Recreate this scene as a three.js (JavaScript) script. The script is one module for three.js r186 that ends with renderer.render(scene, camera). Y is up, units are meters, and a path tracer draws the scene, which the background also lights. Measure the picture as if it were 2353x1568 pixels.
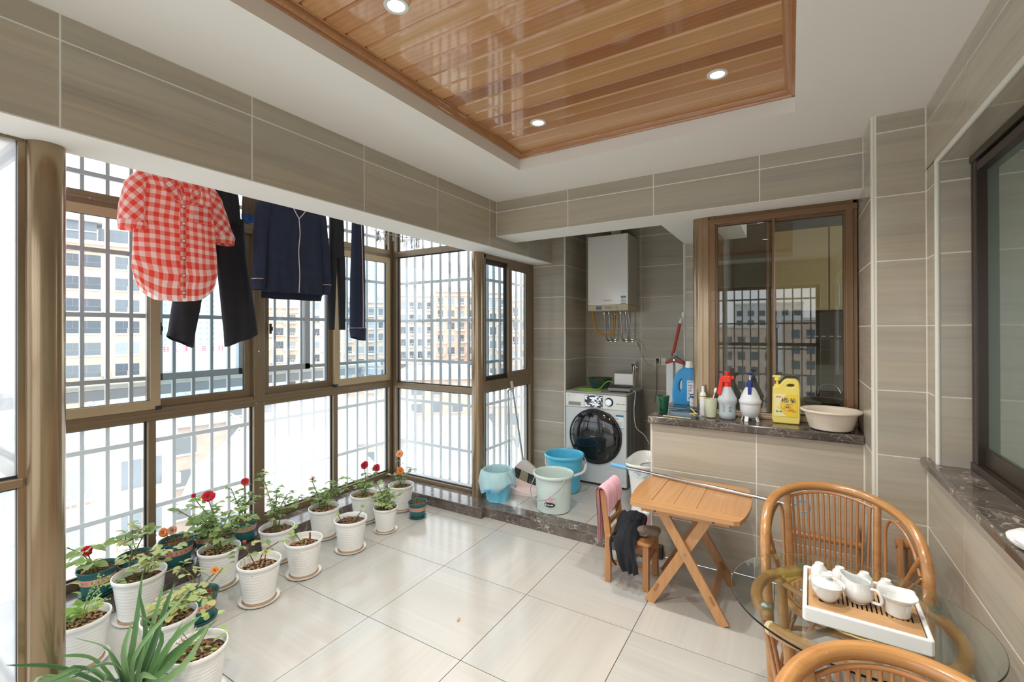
import * as THREE from 'three';
import { mergeGeometries } from 'three/addons/utils/BufferGeometryUtils.js';
import { RoundedBoxGeometry } from 'three/addons/geometries/RoundedBoxGeometry.js';

// ---------------------------------------------------------------- camera, sky, exposure
const scene = new THREE.Scene();
const CAM = new THREE.Vector3(0, 1.445, 0);
const camera = new THREE.PerspectiveCamera(2 * Math.atan(811.7 / 1047.3) * 180 / Math.PI, 2353 / 1623.4, 0.05, 900);
{
  const yaw = 0.5498, pitch = -0.0028, roll = -0.0024;
  const F0 = new THREE.Vector3(-Math.sin(yaw), 0, -Math.cos(yaw)), R0 = new THREE.Vector3(Math.cos(yaw), 0, -Math.sin(yaw)), U0 = new THREE.Vector3(0, 1, 0);
  const F = F0.clone().multiplyScalar(Math.cos(pitch)).addScaledVector(U0, -Math.sin(pitch));
  const U2 = U0.clone().multiplyScalar(Math.cos(pitch)).addScaledVector(F0, Math.sin(pitch));
  const R = R0.clone().multiplyScalar(Math.cos(roll)).addScaledVector(U2, Math.sin(roll));
  const U = U2.clone().multiplyScalar(Math.cos(roll)).addScaledVector(R0, -Math.sin(roll));
  camera.position.copy(CAM);
  camera.quaternion.setFromRotationMatrix(new THREE.Matrix4().makeBasis(R, U, F.clone().negate()));
  camera.setViewOffset(2353, 1623.4, 0, 55.4, 2353, 1568);   // the photograph's lens is shifted down a little
  camera.updateProjectionMatrix();
  camera.updateMatrixWorld();
  scene.add(camera);
}
scene.background = new THREE.Color().setRGB(0.93, 0.97, 1.0);   // even, bright overcast sky
const renderer = new THREE.WebGLRenderer({ antialias: true });
renderer.toneMapping = THREE.LinearToneMapping;
renderer.toneMappingExposure = 3.75;
renderer.shadowMap.enabled = true;
const LAMP_INTENSITY = 1.5;

// ---------------------------------------------------------------- helpers
let seed = 12345;
const rnd = () => { seed = (seed * 1664525 + 1013904223) >>> 0; return seed / 4294967296; };
const rr = (a, b) => a + (b - a) * rnd();
const setSeed = s => { seed = s >>> 0; };
const V = (x, y, z) => new THREE.Vector3(x, y, z);
const PI = Math.PI;
function h2(x, y) { let n = Math.imul(x | 0, 374761393) + Math.imul(y | 0, 668265263); n = Math.imul(n ^ (n >>> 13), 1274126177); return ((n ^ (n >>> 16)) >>> 0) / 4294967296; }
function vn(x, y) { const xi = Math.floor(x), yi = Math.floor(y), fx = x - xi, fy = y - yi, u = fx * fx * (3 - 2 * fx), v = fy * fy * (3 - 2 * fy); return (h2(xi, yi) * (1 - u) + h2(xi + 1, yi) * u) * (1 - v) + (h2(xi, yi + 1) * (1 - u) + h2(xi + 1, yi + 1) * u) * v; }
function fbm(x, y, o = 4) { let s = 0, a = 0.5, t = 0; for (let i = 0; i < o; i++) { s += a * vn(x, y); t += a; a *= 0.5; x = x * 2.03 + 17.1; y = y * 2.03 + 5.7; } return s / t; }
const srgb = (r, g, b) => new THREE.Color().setRGB(r / 255, g / 255, b / 255, THREE.SRGBColorSpace);

function dataTex(w, h, fn, mw, mh, color = true) {   // fn(u, v, x, y) -> [r,g,b] 0..255 ; mw, mh: metres covered
  const d = new Uint8Array(w * h * 4);
  for (let y = 0; y < h; y++) for (let x = 0; x < w; x++) {
    const c = fn(x / w, y / h, x, y), i = (y * w + x) * 4;
    d[i] = Math.max(0, Math.min(255, c[0])); d[i + 1] = Math.max(0, Math.min(255, c[1])); d[i + 2] = Math.max(0, Math.min(255, c[2])); d[i + 3] = 255;
  }
  const t = new THREE.DataTexture(d, w, h);
  t.magFilter = THREE.LinearFilter; t.minFilter = THREE.LinearMipmapLinearFilter; t.generateMipmaps = true;
  t.wrapS = t.wrapT = THREE.MirroredRepeatWrapping;
  if (color) t.colorSpace = THREE.SRGBColorSpace;
  t.repeat.set(1 / mw, 1 / mh); t.needsUpdate = true;
  return t;
}
function canvasTex(w, h, draw) {
  const c = document.createElement('canvas'); c.width = w; c.height = h;
  const g = c.getContext('2d'); draw(g, w, h);
  const t = new THREE.CanvasTexture(c); t.colorSpace = THREE.SRGBColorSpace; t.magFilter = THREE.LinearFilter;
  return t;
}
const std = (color, rough = 0.5, o = {}) => new THREE.MeshStandardMaterial({ color, roughness: rough, ...o });
const phys = (color, rough = 0.5, o = {}) => new THREE.MeshPhysicalMaterial({ color, roughness: rough, ...o });

const box = (w, h, d, x = 0, y = 0, z = 0) => new THREE.BoxGeometry(w, h, d).translate(x, y, z);
const bx = (x0, x1, y0, y1, z0, z1) => box(Math.abs(x1 - x0), Math.abs(y1 - y0), Math.abs(z1 - z0), (x0 + x1) / 2, (y0 + y1) / 2, (z0 + z1) / 2);
const rbox = (w, h, d, r, x = 0, y = 0, z = 0, s = 2) => new RoundedBoxGeometry(w, h, d, s, Math.min(r, w / 2.01, h / 2.01, d / 2.01)).translate(x, y, z);
const cyl = (r0, r1, h, x = 0, y = 0, z = 0, s = 20) => new THREE.CylinderGeometry(r1, r0, h, s).translate(x, y + h / 2, z);   // r0 bottom, r1 top, standing on y
function bar(p, q, r, s = 8, r2 = r) {   // round bar between two points
  const d = q.clone().sub(p), L = d.length();
  const g = new THREE.CylinderGeometry(r2, r, L, s);
  g.translate(0, L / 2, 0).applyQuaternion(new THREE.Quaternion().setFromUnitVectors(V(0, 1, 0), d.normalize())).translate(p.x, p.y, p.z);
  return g;
}
function slab(p, q, w, t, side) {   // rectangular bar p->q, width w along 'side', thickness t
  const d = q.clone().sub(p), L = d.length(), Y = d.clone().normalize();
  const Z = side.clone().addScaledVector(Y, -side.dot(Y)).normalize(), X = Y.clone().cross(Z).normalize();
  const g = rbox(t, L, w, Math.min(t, w) * 0.15, 0, 0, 0, 1);
  g.applyMatrix4(new THREE.Matrix4().makeBasis(X, Y, Z)); const m = p.clone().add(q).multiplyScalar(0.5); g.translate(m.x, m.y, m.z);
  return g;
}
function tube(pts, r, seg = 24, rs = 8, closed = false) {
  const c = new THREE.CatmullRomCurve3(pts, closed, 'centripetal');
  const g = new THREE.TubeGeometry(c, seg, r, rs, closed);
  if (closed) return g;
  const caps = [g];
  for (const [p, o] of [[pts[0], pts[1]], [pts[pts.length - 1], pts[pts.length - 2]]]) caps.push(new THREE.SphereGeometry(r, rs, 4).translate(p.x, p.y, p.z));
  return merge(caps);
}
const lathe = (prof, s = 32) => new THREE.LatheGeometry(prof.map(p => new THREE.Vector2(p[0], p[1])), s);
function merge(list) {
  const out = [];
  for (let g of list) {
    g = g.index ? g.toNonIndexed() : g.clone();
    for (const k of Object.keys(g.attributes)) if (!['position', 'normal', 'uv'].includes(k)) g.deleteAttribute(k);
    if (!g.attributes.normal) g.computeVertexNormals();
    if (!g.attributes.uv) g.setAttribute('uv', new THREE.BufferAttribute(new Float32Array(g.attributes.position.count * 2), 2));
    out.push(g);
  }
  return mergeGeometries(out, false);
}
function uvM(g, ou = 0, ov = 0, swap = false) {   // box-mapped uv in metres
  const p = g.attributes.position, n = g.attributes.normal, a = new Float32Array(p.count * 2);
  for (let i = 0; i < p.count; i++) {
    const x = p.getX(i), y = p.getY(i), z = p.getZ(i), nx = Math.abs(n.getX(i)), ny = Math.abs(n.getY(i)), nz = Math.abs(n.getZ(i));
    let u, v;
    if (ny >= nx && ny >= nz) { u = x; v = z; } else if (nx >= nz) { u = z; v = y; } else { u = x; v = y; }
    if (swap) [u, v] = [v, u];
    a[2 * i] = u + ou; a[2 * i + 1] = v + ov;
  }
  g.setAttribute('uv', new THREE.BufferAttribute(a, 2));
  return g;
}
// a surface swept through rings of points (each ring an array of Vector3 of equal length); uv in metres
function loft(rings, { closed = true, capA = false, capB = false } = {}) {
  const N = rings[0].length, M = rings.length, pos = [], uv = [], idx = [];
  const W = closed ? N + 1 : N;
  let vv = 0;
  for (let j = 0; j < M; j++) {
    if (j) vv += rings[j][0].distanceTo(rings[j - 1][0]);
    let uu = 0;
    for (let i = 0; i < W; i++) { const p = rings[j][i % N]; if (i) uu += p.distanceTo(rings[j][i - 1]); pos.push(p.x, p.y, p.z); uv.push(uu, -vv); }
  }
  for (let j = 0; j < M - 1; j++) for (let i = 0; i < W - 1; i++) { const a = j * W + i, b = a + 1, c = a + W, d = c + 1; idx.push(a, c, b, b, c, d); }
  const cap = (j, flip) => { const c = V(0, 0, 0); rings[j].forEach(p => c.add(p)); c.multiplyScalar(1 / N); const k = pos.length / 3; pos.push(c.x, c.y, c.z); uv.push(0, 0); for (let i = 0; i < N; i++) { const a = j * W + i, b = j * W + i + 1; flip ? idx.push(k, a, b) : idx.push(k, b, a); } };
  if (capA) cap(0, false); if (capB) cap(M - 1, true);
  const g = new THREE.BufferGeometry();
  g.setAttribute('position', new THREE.Float32BufferAttribute(pos, 3)); g.setAttribute('uv', new THREE.Float32BufferAttribute(uv, 2)); g.setIndex(idx); g.computeVertexNormals();
  if (closed) {   // weld the seam's normals
    const n = g.attributes.normal;
    for (let j = 0; j < M; j++) { const a = j * W, b = j * W + N; const x = n.getX(a) + n.getX(b), y = n.getY(a) + n.getY(b), z = n.getZ(a) + n.getZ(b), l = Math.hypot(x, y, z) || 1; n.setXYZ(a, x / l, y / l, z / l); n.setXYZ(b, x / l, y / l, z / l); }
  }
  return g;
}
const used = {};
const numbered = n => { const k = used[n] = (used[n] ?? -1) + 1; return k ? `${n}_${String(k).padStart(3, '0')}` : n; };
function thing(name, label, category, pos = [0, 0, 0], turn = 0, group) {
  const o = new THREE.Group(); o.name = numbered(name); o.position.set(...pos); o.rotation.y = turn;
  o.userData = { label, category }; if (group) o.userData.group = group;
  scene.add(o); return o;
}
function struct(name, label, category, pos, turn) { const o = thing(name, label, category, pos, turn); o.userData.kind = 'structure'; return o; }
function part(parent, name, geo, m, label) {
  const o = new THREE.Mesh(geo, m); o.name = name; o.castShadow = o.receiveShadow = true; if (label) o.userData.label = label;
  parent.add(o); return o;
}
// ---------------------------------------------------------------- materials
const tileMaps = [0, 1].map(k => dataTex(1024, 512, (u, v) => {
  const X = u * 1.2, Y = v * 0.6, w = fbm(X * 1.3 + k * 9, Y * 2.2, 3) * 0.06;
  const a = fbm(X * 1.1 + k * 31, (Y + w) * 26, 4) - 0.5, b = fbm(X * 2.5 + k * 7, (Y + w) * 95, 3) - 0.5, c = fbm(X * 1.2, Y * 5 + k * 50, 3) - 0.5;
  const s = 1 + a * 0.13 + b * 0.07 + c * 0.08, t = fbm(X * 0.9 + 3, (Y + w) * 9 + k * 13, 3) - 0.5;
  return [(181 + t * 12) * s, (171 + t * 5) * s, (154 - t * 4) * s];
}, 1.2, 0.6));
const M = {};
M.tile = tileMaps.map(t => phys(0xffffff, 0.16, { map: t, specularIntensity: 0.8 }));
M.grout = std(srgb(240, 234, 222), 0.85);
M.plaster = std(srgb(242, 239, 233), 0.9);
M.trimWhite = std(srgb(226, 224, 212), 0.35);
M.floorTile = [0, 1].map(k => phys(0xffffff, 0.16, {
  map: dataTex(1024, 1024, (u, v) => {
    const X = u * 1.2, Y = v * 1.2, w = fbm(X * 0.8 + k * 4, Y * 1.4, 3) * 0.15;
    const a = fbm(X * 0.9 + k * 11, (Y + w) * 14, 4) - 0.5, b = fbm(X * 2 + 5, (Y + w) * 60 + k * 9, 3) - 0.5, c = fbm(X * 1.3, (Y + w) * 5 + 40 * k, 3) - 0.5;
    const s = 1 + a * 0.07 + b * 0.045;
    return [(186 + c * 12) * s, (182 + c * 3) * s, (175 - c * 4) * s];
  }, 1.2, 1.2), specularIntensity: 0.9,
}));
M.floorGrout = std(srgb(74, 66, 58), 0.9);
M.marble = phys(0xffffff, 0.12, {
  map: dataTex(1024, 1024, (u, v) => {
    const X = u * 1.0, Y = v * 1.0;
    const d = fbm(X * 9, Y * 9, 5), e = fbm(X * 3 + 9, Y * 3, 4);
    let r = 96 + (d - 0.5) * 70 + (e - 0.5) * 40, g = 87 + (d - 0.5) * 64 + (e - 0.5) * 36, b = 81 + (d - 0.5) * 60 + (e - 0.5) * 34;
    const wx = X + (fbm(X * 5, Y * 5 + 30, 4) - 0.5) * 0.35, wy = Y + (fbm(X * 5 + 60, Y * 5, 4) - 0.5) * 0.35;
    let vein = 0;
    for (const [fx, fy, o, th] of [[22, 16, 0, 0.03], [-15, 27, 33, 0.026], [34, -13, 71, 0.03], [48, 40, 12, 0.04], [-41, 30, 55, 0.04]]) { const n = Math.abs(vn(wx * fx + wy * fy * 0.25 + o, wy * fy + o) - 0.5); vein = Math.max(vein, Math.max(0, 1 - n / th) * Math.max(0, Math.min(1, fbm(X * 9 + o, Y * 9, 2) * 4 - 1.95))); }
    vein = Math.min(1, vein) * 0.85;
    return [r + vein * 125, g + vein * 118, b + vein * 110];
  }, 1.0, 1.0), specularIntensity: 1,
});
const woodMap = (c0, c1, k, sc = 1) => dataTex(1024, 512, (u, v) => {
  const X = u * 1.6, Y = v * 0.4;
  const w = (fbm(X * 1.1 + k * 17, Y * 7 + k, 3) - 0.5) * 0.06;
  const ring = Math.abs(((Y + w) * 42 * sc + fbm(X * 0.7 + k, Y * 18, 2) * 1.5) % 1 - 0.5) * 2;
  const fine = fbm(X * 7 + k * 3, Y * 320, 3) - 0.5, broad = fbm(X * 0.9 + k * 23, Y * 14, 3);
  const knot = 0;
  let t = 0.25 * ring * ring + 0.65 * broad + fine * 0.3 + knot; t = Math.max(0, Math.min(1, t));
  return [c0[0] + (c1[0] - c0[0]) * t, c0[1] + (c1[1] - c0[1]) * t, c0[2] + (c1[2] - c0[2]) * t];
}, 1.6, 0.4);
const lacquer = { clearcoat: 1, clearcoatRoughness: 0.05 };
M.plank = [[[212, 160, 106], [172, 114, 64], 1], [[206, 150, 96], [162, 104, 56], 2], [[216, 170, 118], [182, 128, 78], 3], [[186, 126, 76], [144, 88, 46], 4]].map(([a, b, k]) => phys(0xffffff, 0.32, { map: woodMap(a, b, k), ...lacquer }));
M.molding = phys(0xffffff, 0.35, { map: woodMap([190, 132, 80], [148, 94, 50], 7), ...lacquer });
M.bamboo = phys(0xffffff, 0.32, { map: woodMap([204, 154, 102], [172, 118, 70], 9, 0.6), clearcoat: 0.4, clearcoatRoughness: 0.2 });
M.bambooDark = phys(0xffffff, 0.35, { map: woodMap([178, 128, 82], [142, 96, 56], 11, 0.6), clearcoat: 0.3, clearcoatRoughness: 0.25 });
M.pine = phys(0xffffff, 0.38, { map: woodMap([200, 146, 92], [158, 102, 56], 13, 0.7), clearcoat: 0.35, clearcoatRoughness: 0.25 });
M.rattan = phys(0xffffff, 0.28, { map: woodMap([200, 148, 90], [160, 106, 56], 15, 0.4), clearcoat: 0.8, clearcoatRoughness: 0.15 });
M.rattanThin = phys(srgb(176, 120, 72), 0.35, { clearcoat: 0.6, clearcoatRoughness: 0.2 });
M.frame = phys(0xffffff, 0.34, {
  map: dataTex(256, 256, (u, v) => { const s = 1 + (fbm(u * 4, v * 90, 3) - 0.5) * 0.14; return [132 * s, 112 * s, 87 * s]; }, 0.5, 0.25), metalness: 0.35, clearcoat: 0.25, clearcoatRoughness: 0.2,
});
M.column = phys(srgb(150, 128, 100), 0.2, { metalness: 0.65, clearcoat: 0.5, clearcoatRoughness: 0.1 });
M.screenFrame = phys(srgb(186, 164, 132), 0.42, { metalness: 0.25 });
M.gasket = std(srgb(40, 40, 42), 0.6);
M.kFrame = phys(srgb(128, 98, 70), 0.3, { metalness: 0.4, clearcoat: 0.3 });
M.darkFrame = phys(srgb(66, 56, 48), 0.3, { metalness: 0.4 });
const glassOf = (r, c = 0xffffff) => phys(c, r, { transmission: 1, thickness: 0, ior: 1.5 });
M.glass = glassOf(0.0, srgb(250, 252, 252));
M.glassFilm = glassOf(0.42, srgb(248, 252, 253));     // dusty outside face: a little of the light is scattered
M.glassHazy = glassOf(0.72, srgb(250, 252, 255));     // the pane with a limescale veil
M.glassBlue = glassOf(0.12, srgb(222, 238, 246));
M.glassKitchen = phys(srgb(226, 230, 222), 0.0, { transmission: 1, thickness: 0, ior: 1.95 });
M.steel = std(srgb(176, 178, 178), 0.32, { metalness: 0.75 });
M.steelDull = std(srgb(186, 191, 196), 0.42, { metalness: 0.15 });
M.chrome = std(srgb(205, 205, 205), 0.12, { metalness: 1 });
M.white = phys(srgb(238, 238, 236), 0.3);
M.whiteGloss = phys(srgb(243, 243, 241), 0.1, { clearcoat: 0.8, clearcoatRoughness: 0.06 });
M.black = std(srgb(26, 26, 28), 0.5);
M.blackGloss = phys(srgb(22, 22, 24), 0.08, { clearcoat: 0.6, clearcoatRoughness: 0.05 });
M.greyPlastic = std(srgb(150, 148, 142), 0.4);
M.skyBlue = phys(srgb(120, 206, 234), 0.35);
M.soil = std(srgb(74, 54, 40), 0.95);
M.barkA = std(srgb(132, 98, 68), 0.9); M.barkB = std(srgb(186, 146, 104), 0.85);
// ---------------------------------------------------------------- room shell
const ROWS = [0.255, 0.557, 0.857, 1.160, 1.462, 1.765, 2.067, 2.3675];
const TOP = 2.452, BACK = 1.3, PLAT = 0.078;
let tileN = 0;
// tiles on a plane: axis 'x' (a = z) or 'z' (a = x); face looks towards sign
function tileFace(parent, axis, plane, sign, a0, a1, y0, y1, joints = [], rows = ROWS, mats = M.tile) {
  const cut = (lo, hi, list) => [lo, ...list.filter(v => v > lo + 0.012 && v < hi - 0.012).sort((p, q) => p - q), hi];
  const A = cut(Math.min(a0, a1), Math.max(a0, a1), joints), Y = cut(y0, y1, rows), gp = 0.0028, th = 0.007;
  for (let i = 0; i < A.length - 1; i++) for (let j = 0; j < Y.length - 1; j++) {
    const w = A[i + 1] - A[i] - 2 * gp, h = Y[j + 1] - Y[j] - 2 * gp, ca = (A[i] + A[i + 1]) / 2, cy = (Y[j] + Y[j + 1]) / 2;
    const g = axis === 'x' ? box(th, h, w, plane - sign * th / 2, cy, ca) : box(w, h, th, ca, cy, plane - sign * th / 2);
    tileN++;
    uvM(g, (tileN * 0.377) % 1.2, (tileN * 0.219) % 0.6 - cy);
    part(parent, 'tile', g, mats[tileN % mats.length]);
  }
}
const G = 0.0012;   // how far grout lies behind the tile face

{ // floor
  const f = struct('floor', 'cream stone-look porcelain tile floor of the sunroom', 'floor');
  part(f, 'slab', merge([bx(-2.23, 0.53, -0.12, -0.0025, BACK, -2.98), bx(-3.3, -2.23, -0.12, -0.0025, -0.46, -2.98)]), M.floorGrout, 'dark grout bed');
  const S = 0.5821, X0 = -2.4038, Z0 = -1.5841, gp = 0.0017; let n = 0;
  for (let i = -2; i < 6; i++) for (let j = -6; j < 4; j++) {
    let x0 = X0 + i * S, x1 = x0 + S, z1 = Z0 - j * S, z0 = z1 - S;
    x1 = Math.min(x1, 0.522); z1 = Math.min(z1, BACK); z0 = Math.max(z0, -2.98);
    const lim = z1 > -0.45 && z0 > -0.62 ? -2.2 : -2.99; x0 = Math.max(x0, lim);
    if (x1 - x0 < 0.03 || z1 - z0 < 0.03) continue;
    const g = bx(x0 + gp, x1 - gp, -0.012, 0, z0 + gp, z1 - gp); n++;
    uvM(g, (n * 0.41) % 1.2, (n * 0.73) % 1.2, (i + j) % 2 === 0);
    part(f, 'tile', g, M.floorTile[n % 2]);
  }
}
{ // raised floor of the laundry alcove with its stone edge
  const f = struct('floor_alcove', 'raised pale tile floor of the laundry alcove', 'floor');
  part(f, 'slab', bx(-2.24, -0.7, -0.02, PLAT - 0.0025, -2.93, -4.52), M.floorGrout);
  let n = 5;
  const XS = [-2.24, -1.823, -1.24, -0.7], ZS = [-3.018, -3.36, -3.94, -4.5];
  for (let i = 0; i < 3; i++) for (let j = 0; j < 3; j++) { const g = bx(XS[i] + 0.0017, XS[i + 1] - 0.0017, PLAT - 0.01, PLAT, ZS[j] - 0.0017, ZS[j + 1] + 0.0017); n++; uvM(g, n * 0.37, n * 0.53, n % 2 === 0); part(f, 'tile', g, M.floorTile[n % 2]); }
  const c = struct('kerb_alcove', 'dark veined marble edge in front of the laundry alcove', 'kerb');
  part(c, 'riser', uvM(rbox(1.255, PLAT + 0.002, 0.02, 0.004, -1.3975, PLAT / 2, -2.908), 0.3, 0.2), M.marble);
  part(c, 'coping', uvM(rbox(1.255, 0.02, 0.122, 0.005, -1.3975, PLAT - 0.008, -2.957), 0.1, 0.7), M.marble);
}
{ // bay kerb
  const c = struct('kerb_bay', 'dark veined marble kerb running under the bay window', 'kerb');
  part(c, 'long_run', uvM(rbox(0.29, PLAT, 2.62, 0.005, -3.115, PLAT / 2, -1.79), 0.5, 0.1), M.marble);
  part(c, 'short_run', uvM(rbox(0.945, PLAT, 0.25, 0.005, -2.4975, PLAT / 2 + 0.0005, -2.975), 0.2, 0.9), M.marble);
}
{ // left beam
  const b = struct('beam_left', 'long beam above the bay window faced with taupe wood-grain tiles', 'beam');
  part(b, 'core', bx(-2.23, -1.969 - G, 2.089, 2.62, BACK, -3.97), M.plaster);
  const js = []; for (let k = -3; k < 7; k++) js.push(-0.4812 - 0.602 * k);
  tileFace(b, 'x', -1.969, 1, BACK, -3.968, 2.0895, TOP, js, [2.3675]);
  part(b, 'edge_strip', bx(-1.972, -1.968, 2.086, 2.0885, BACK, -3.965), M.grout);
}
{ // far beam
  const b = struct('beam_far', 'tiled beam across the far end above the alcove and kitchen window', 'beam');
  part(b, 'core', bx(-1.97, 0.33, 2.179, 2.62, -2.98 - G, -3.27), M.plaster);
  tileFace(b, 'z', -2.98, 1, -1.967, 0.322, 2.1795, TOP, [-1.357, -0.755, -0.153], [2.3675]);
  part(b, 'soffit_return', bx(-0.775, -0.3, 2.179, 2.62, -3.27, -4.075), M.plaster);
}
{ // laundry alcove walls
  const w = struct('wall_alcove_left', 'taupe tiled return wall left of the boiler', 'wall');
  part(w, 'core', bx(-2.3, -1.84 - G, 0, 2.62, -3.97 - G, -4.7), M.grout);
  tileFace(w, 'z', -3.97, 1, -2.22, -1.848, PLAT, 2.5, [], ROWS);
  tileFace(w, 'x', -1.84, 1, -3.978, -4.498, PLAT, 2.5, [], ROWS);
  part(w, 'corner_trim', rbox(0.014, 2.5 - PLAT, 0.014, 0.005, -1.84, (2.5 + PLAT) / 2, -3.97), M.trimWhite);
  const w2 = struct('wall_alcove_back', 'taupe tiled wall behind the boiler and washing machine', 'wall');
  part(w2, 'core', bx(-1.838, -0.7, 0, 2.62, -4.5 - G, -4.7), M.grout);
  tileFace(w2, 'z', -4.5, 1, -1.838, -0.777, PLAT, 2.5, [-1.262], ROWS);
  const w3 = struct('wall_alcove_right', 'narrow tiled pier right of the boiler wall', 'wall');
  part(w3, 'core', bx(-0.775 + G, -0.56, PLAT, 2.179, -4.07 - G, -4.49), M.grout);
  tileFace(w3, 'x', -0.775, -1, -4.078, -4.498, PLAT, 2.179, [], ROWS);
  tileFace(w3, 'z', -4.07, 1, -0.767, -0.56, 0.9, 2.179, [], ROWS);
  part(w3, 'corner_trim', rbox(0.014, 2.179 - PLAT, 0.014, 0.005, -0.775, (2.179 + PLAT) / 2, -4.07), M.trimWhite);
  const c = struct('ceiling_alcove', 'dim grey ceiling strip above the boiler', 'ceiling');
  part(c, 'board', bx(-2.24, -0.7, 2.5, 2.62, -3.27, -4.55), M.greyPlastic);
}
{ // low wall under the kitchen window
  const w = struct('wall_low', 'low taupe tiled wall below the kitchen window counter', 'wall');
  part(w, 'core', merge([bx(-0.775 + G, 0.33, 0, 0.845, -2.98 - G, -3.32), bx(-0.775 + G, -0.5, PLAT, 0.845, -3.3, -4.08)]), M.grout);
  tileFace(w, 'z', -2.98, 1, -0.766, 0.32, 0, 0.845, [-0.175], [0.255, 0.557]);
  tileFace(w, 'x', -0.775, -1, -2.99, -4.07, PLAT, 0.845, [-3.55], [0.255, 0.557]);
  part(w, 'corner_trim', rbox(0.014, 0.845, 0.014, 0.005, -0.772, 0.4225, -2.983), M.trimWhite);
}
{ // pillar
  const p = struct('pillar_right', 'tiled pillar with a pale rounded corner beside the kitchen window', 'pillar');
  part(p, 'core', merge([bx(0.323 + G, 0.9, 0, 2.62, -2.73 - G, -3.4)]), M.grout);
  tileFace(p, 'z', -2.73, 1, 0.342, 0.5205, 0, TOP, []);
  tileFace(p, 'x', 0.323, -1, -2.742, -3.27, 0, TOP, [-2.992]);
  part(p, 'corner_trim', cyl(0.0095, 0.0095, TOP, 0.333, 0, -2.7395, 16), M.trimWhite);
}
{ // right wall with its window recess
  const w = struct('wall_right', 'right tiled wall around the recessed dark-framed window', 'wall');
  part(w, 'core', merge([bx(0.522 + G, 0.9, 2.152 + G, 2.62, BACK, -2.74), bx(0.522 + G, 0.9, 0, 0.83, BACK, -2.74), bx(0.522 + G, 0.9, 0.8, 2.2, -2.585 - G, -2.74), bx(0.522 + G, 0.9, 0.8, 2.2, BACK, 0.7)]), M.grout);
  const js = []; for (let k = -2; k < 7; k++) js.push(-2.168 + 0.602 * k);
  const jl = []; for (let k = -2; k < 7; k++) jl.push(-2.226 + 0.602 * k);
  tileFace(w, 'x', 0.522, -1, BACK, -2.7285, 2.164, TOP, js, [2.3675]);
  tileFace(w, 'x', 0.522, -1, -2.597, -2.7285, 0.872, 2.164, [], ROWS);
  tileFace(w, 'x', 0.522, -1, BACK, -2.7285, 0, 0.83, jl, [0.255, 0.557]);
  tileFace(w, 'z', -2.585, 1, 0.534, 0.7, 0.872, 2.152, [], ROWS);
  for (let k = 0; k < 6; k++) { const z1 = -2.585 + k * 0.56, g = bx(0.534, 0.7, 2.152, 2.158, z1 + 0.003, Math.min(0.69, z1 + 0.557)); uvM(g, k * 0.3, 0, true); part(w, 'soffit_tile', g, M.tile[k % 2]); }
  part(w, 'edge_trim', bar(V(0.53, 0.872, -2.591), V(0.53, 2.16, -2.591), 0.0095, 14), M.trimWhite);
  part(w, 'edge_trim', bar(V(0.53, 2.159, -2.597), V(0.53, 2.159, 0.7), 0.0095, 14), M.trimWhite);
  const s = struct('sill_right', 'dark veined marble sill of the right window', 'sill');
  part(s, 'slab', uvM(rbox(0.22, 0.038, 3.3, 0.012, 0.602, 0.853, -1.07), 0.1, 0.4), M.marble);
}
{ // back wall: window band under a tiled beam, seen only in reflections
  const w = struct('wall_back', 'tiled beam and low sill of the wall behind the viewer', 'wall');
  part(w, 'core', merge([bx(-2.3, 0.9, 2.1, 2.62, BACK, BACK + 0.25), bx(-2.3, 0.9, -0.1, 0.1, BACK, BACK + 0.25), bx(0.35, 0.9, 0, 2.62, BACK, BACK + 0.25)]), M.grout);
  const js = []; for (let k = 0; k < 6; k++) js.push(-1.9 + 0.602 * k);
  tileFace(w, 'z', BACK - 0.004, -1, -1.96, 0.5, 2.1, TOP, js, [2.3675]);
  tileFace(w, 'z', BACK - 0.004, -1, 0.35, 0.515, 0, 2.1, []);
}
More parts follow.
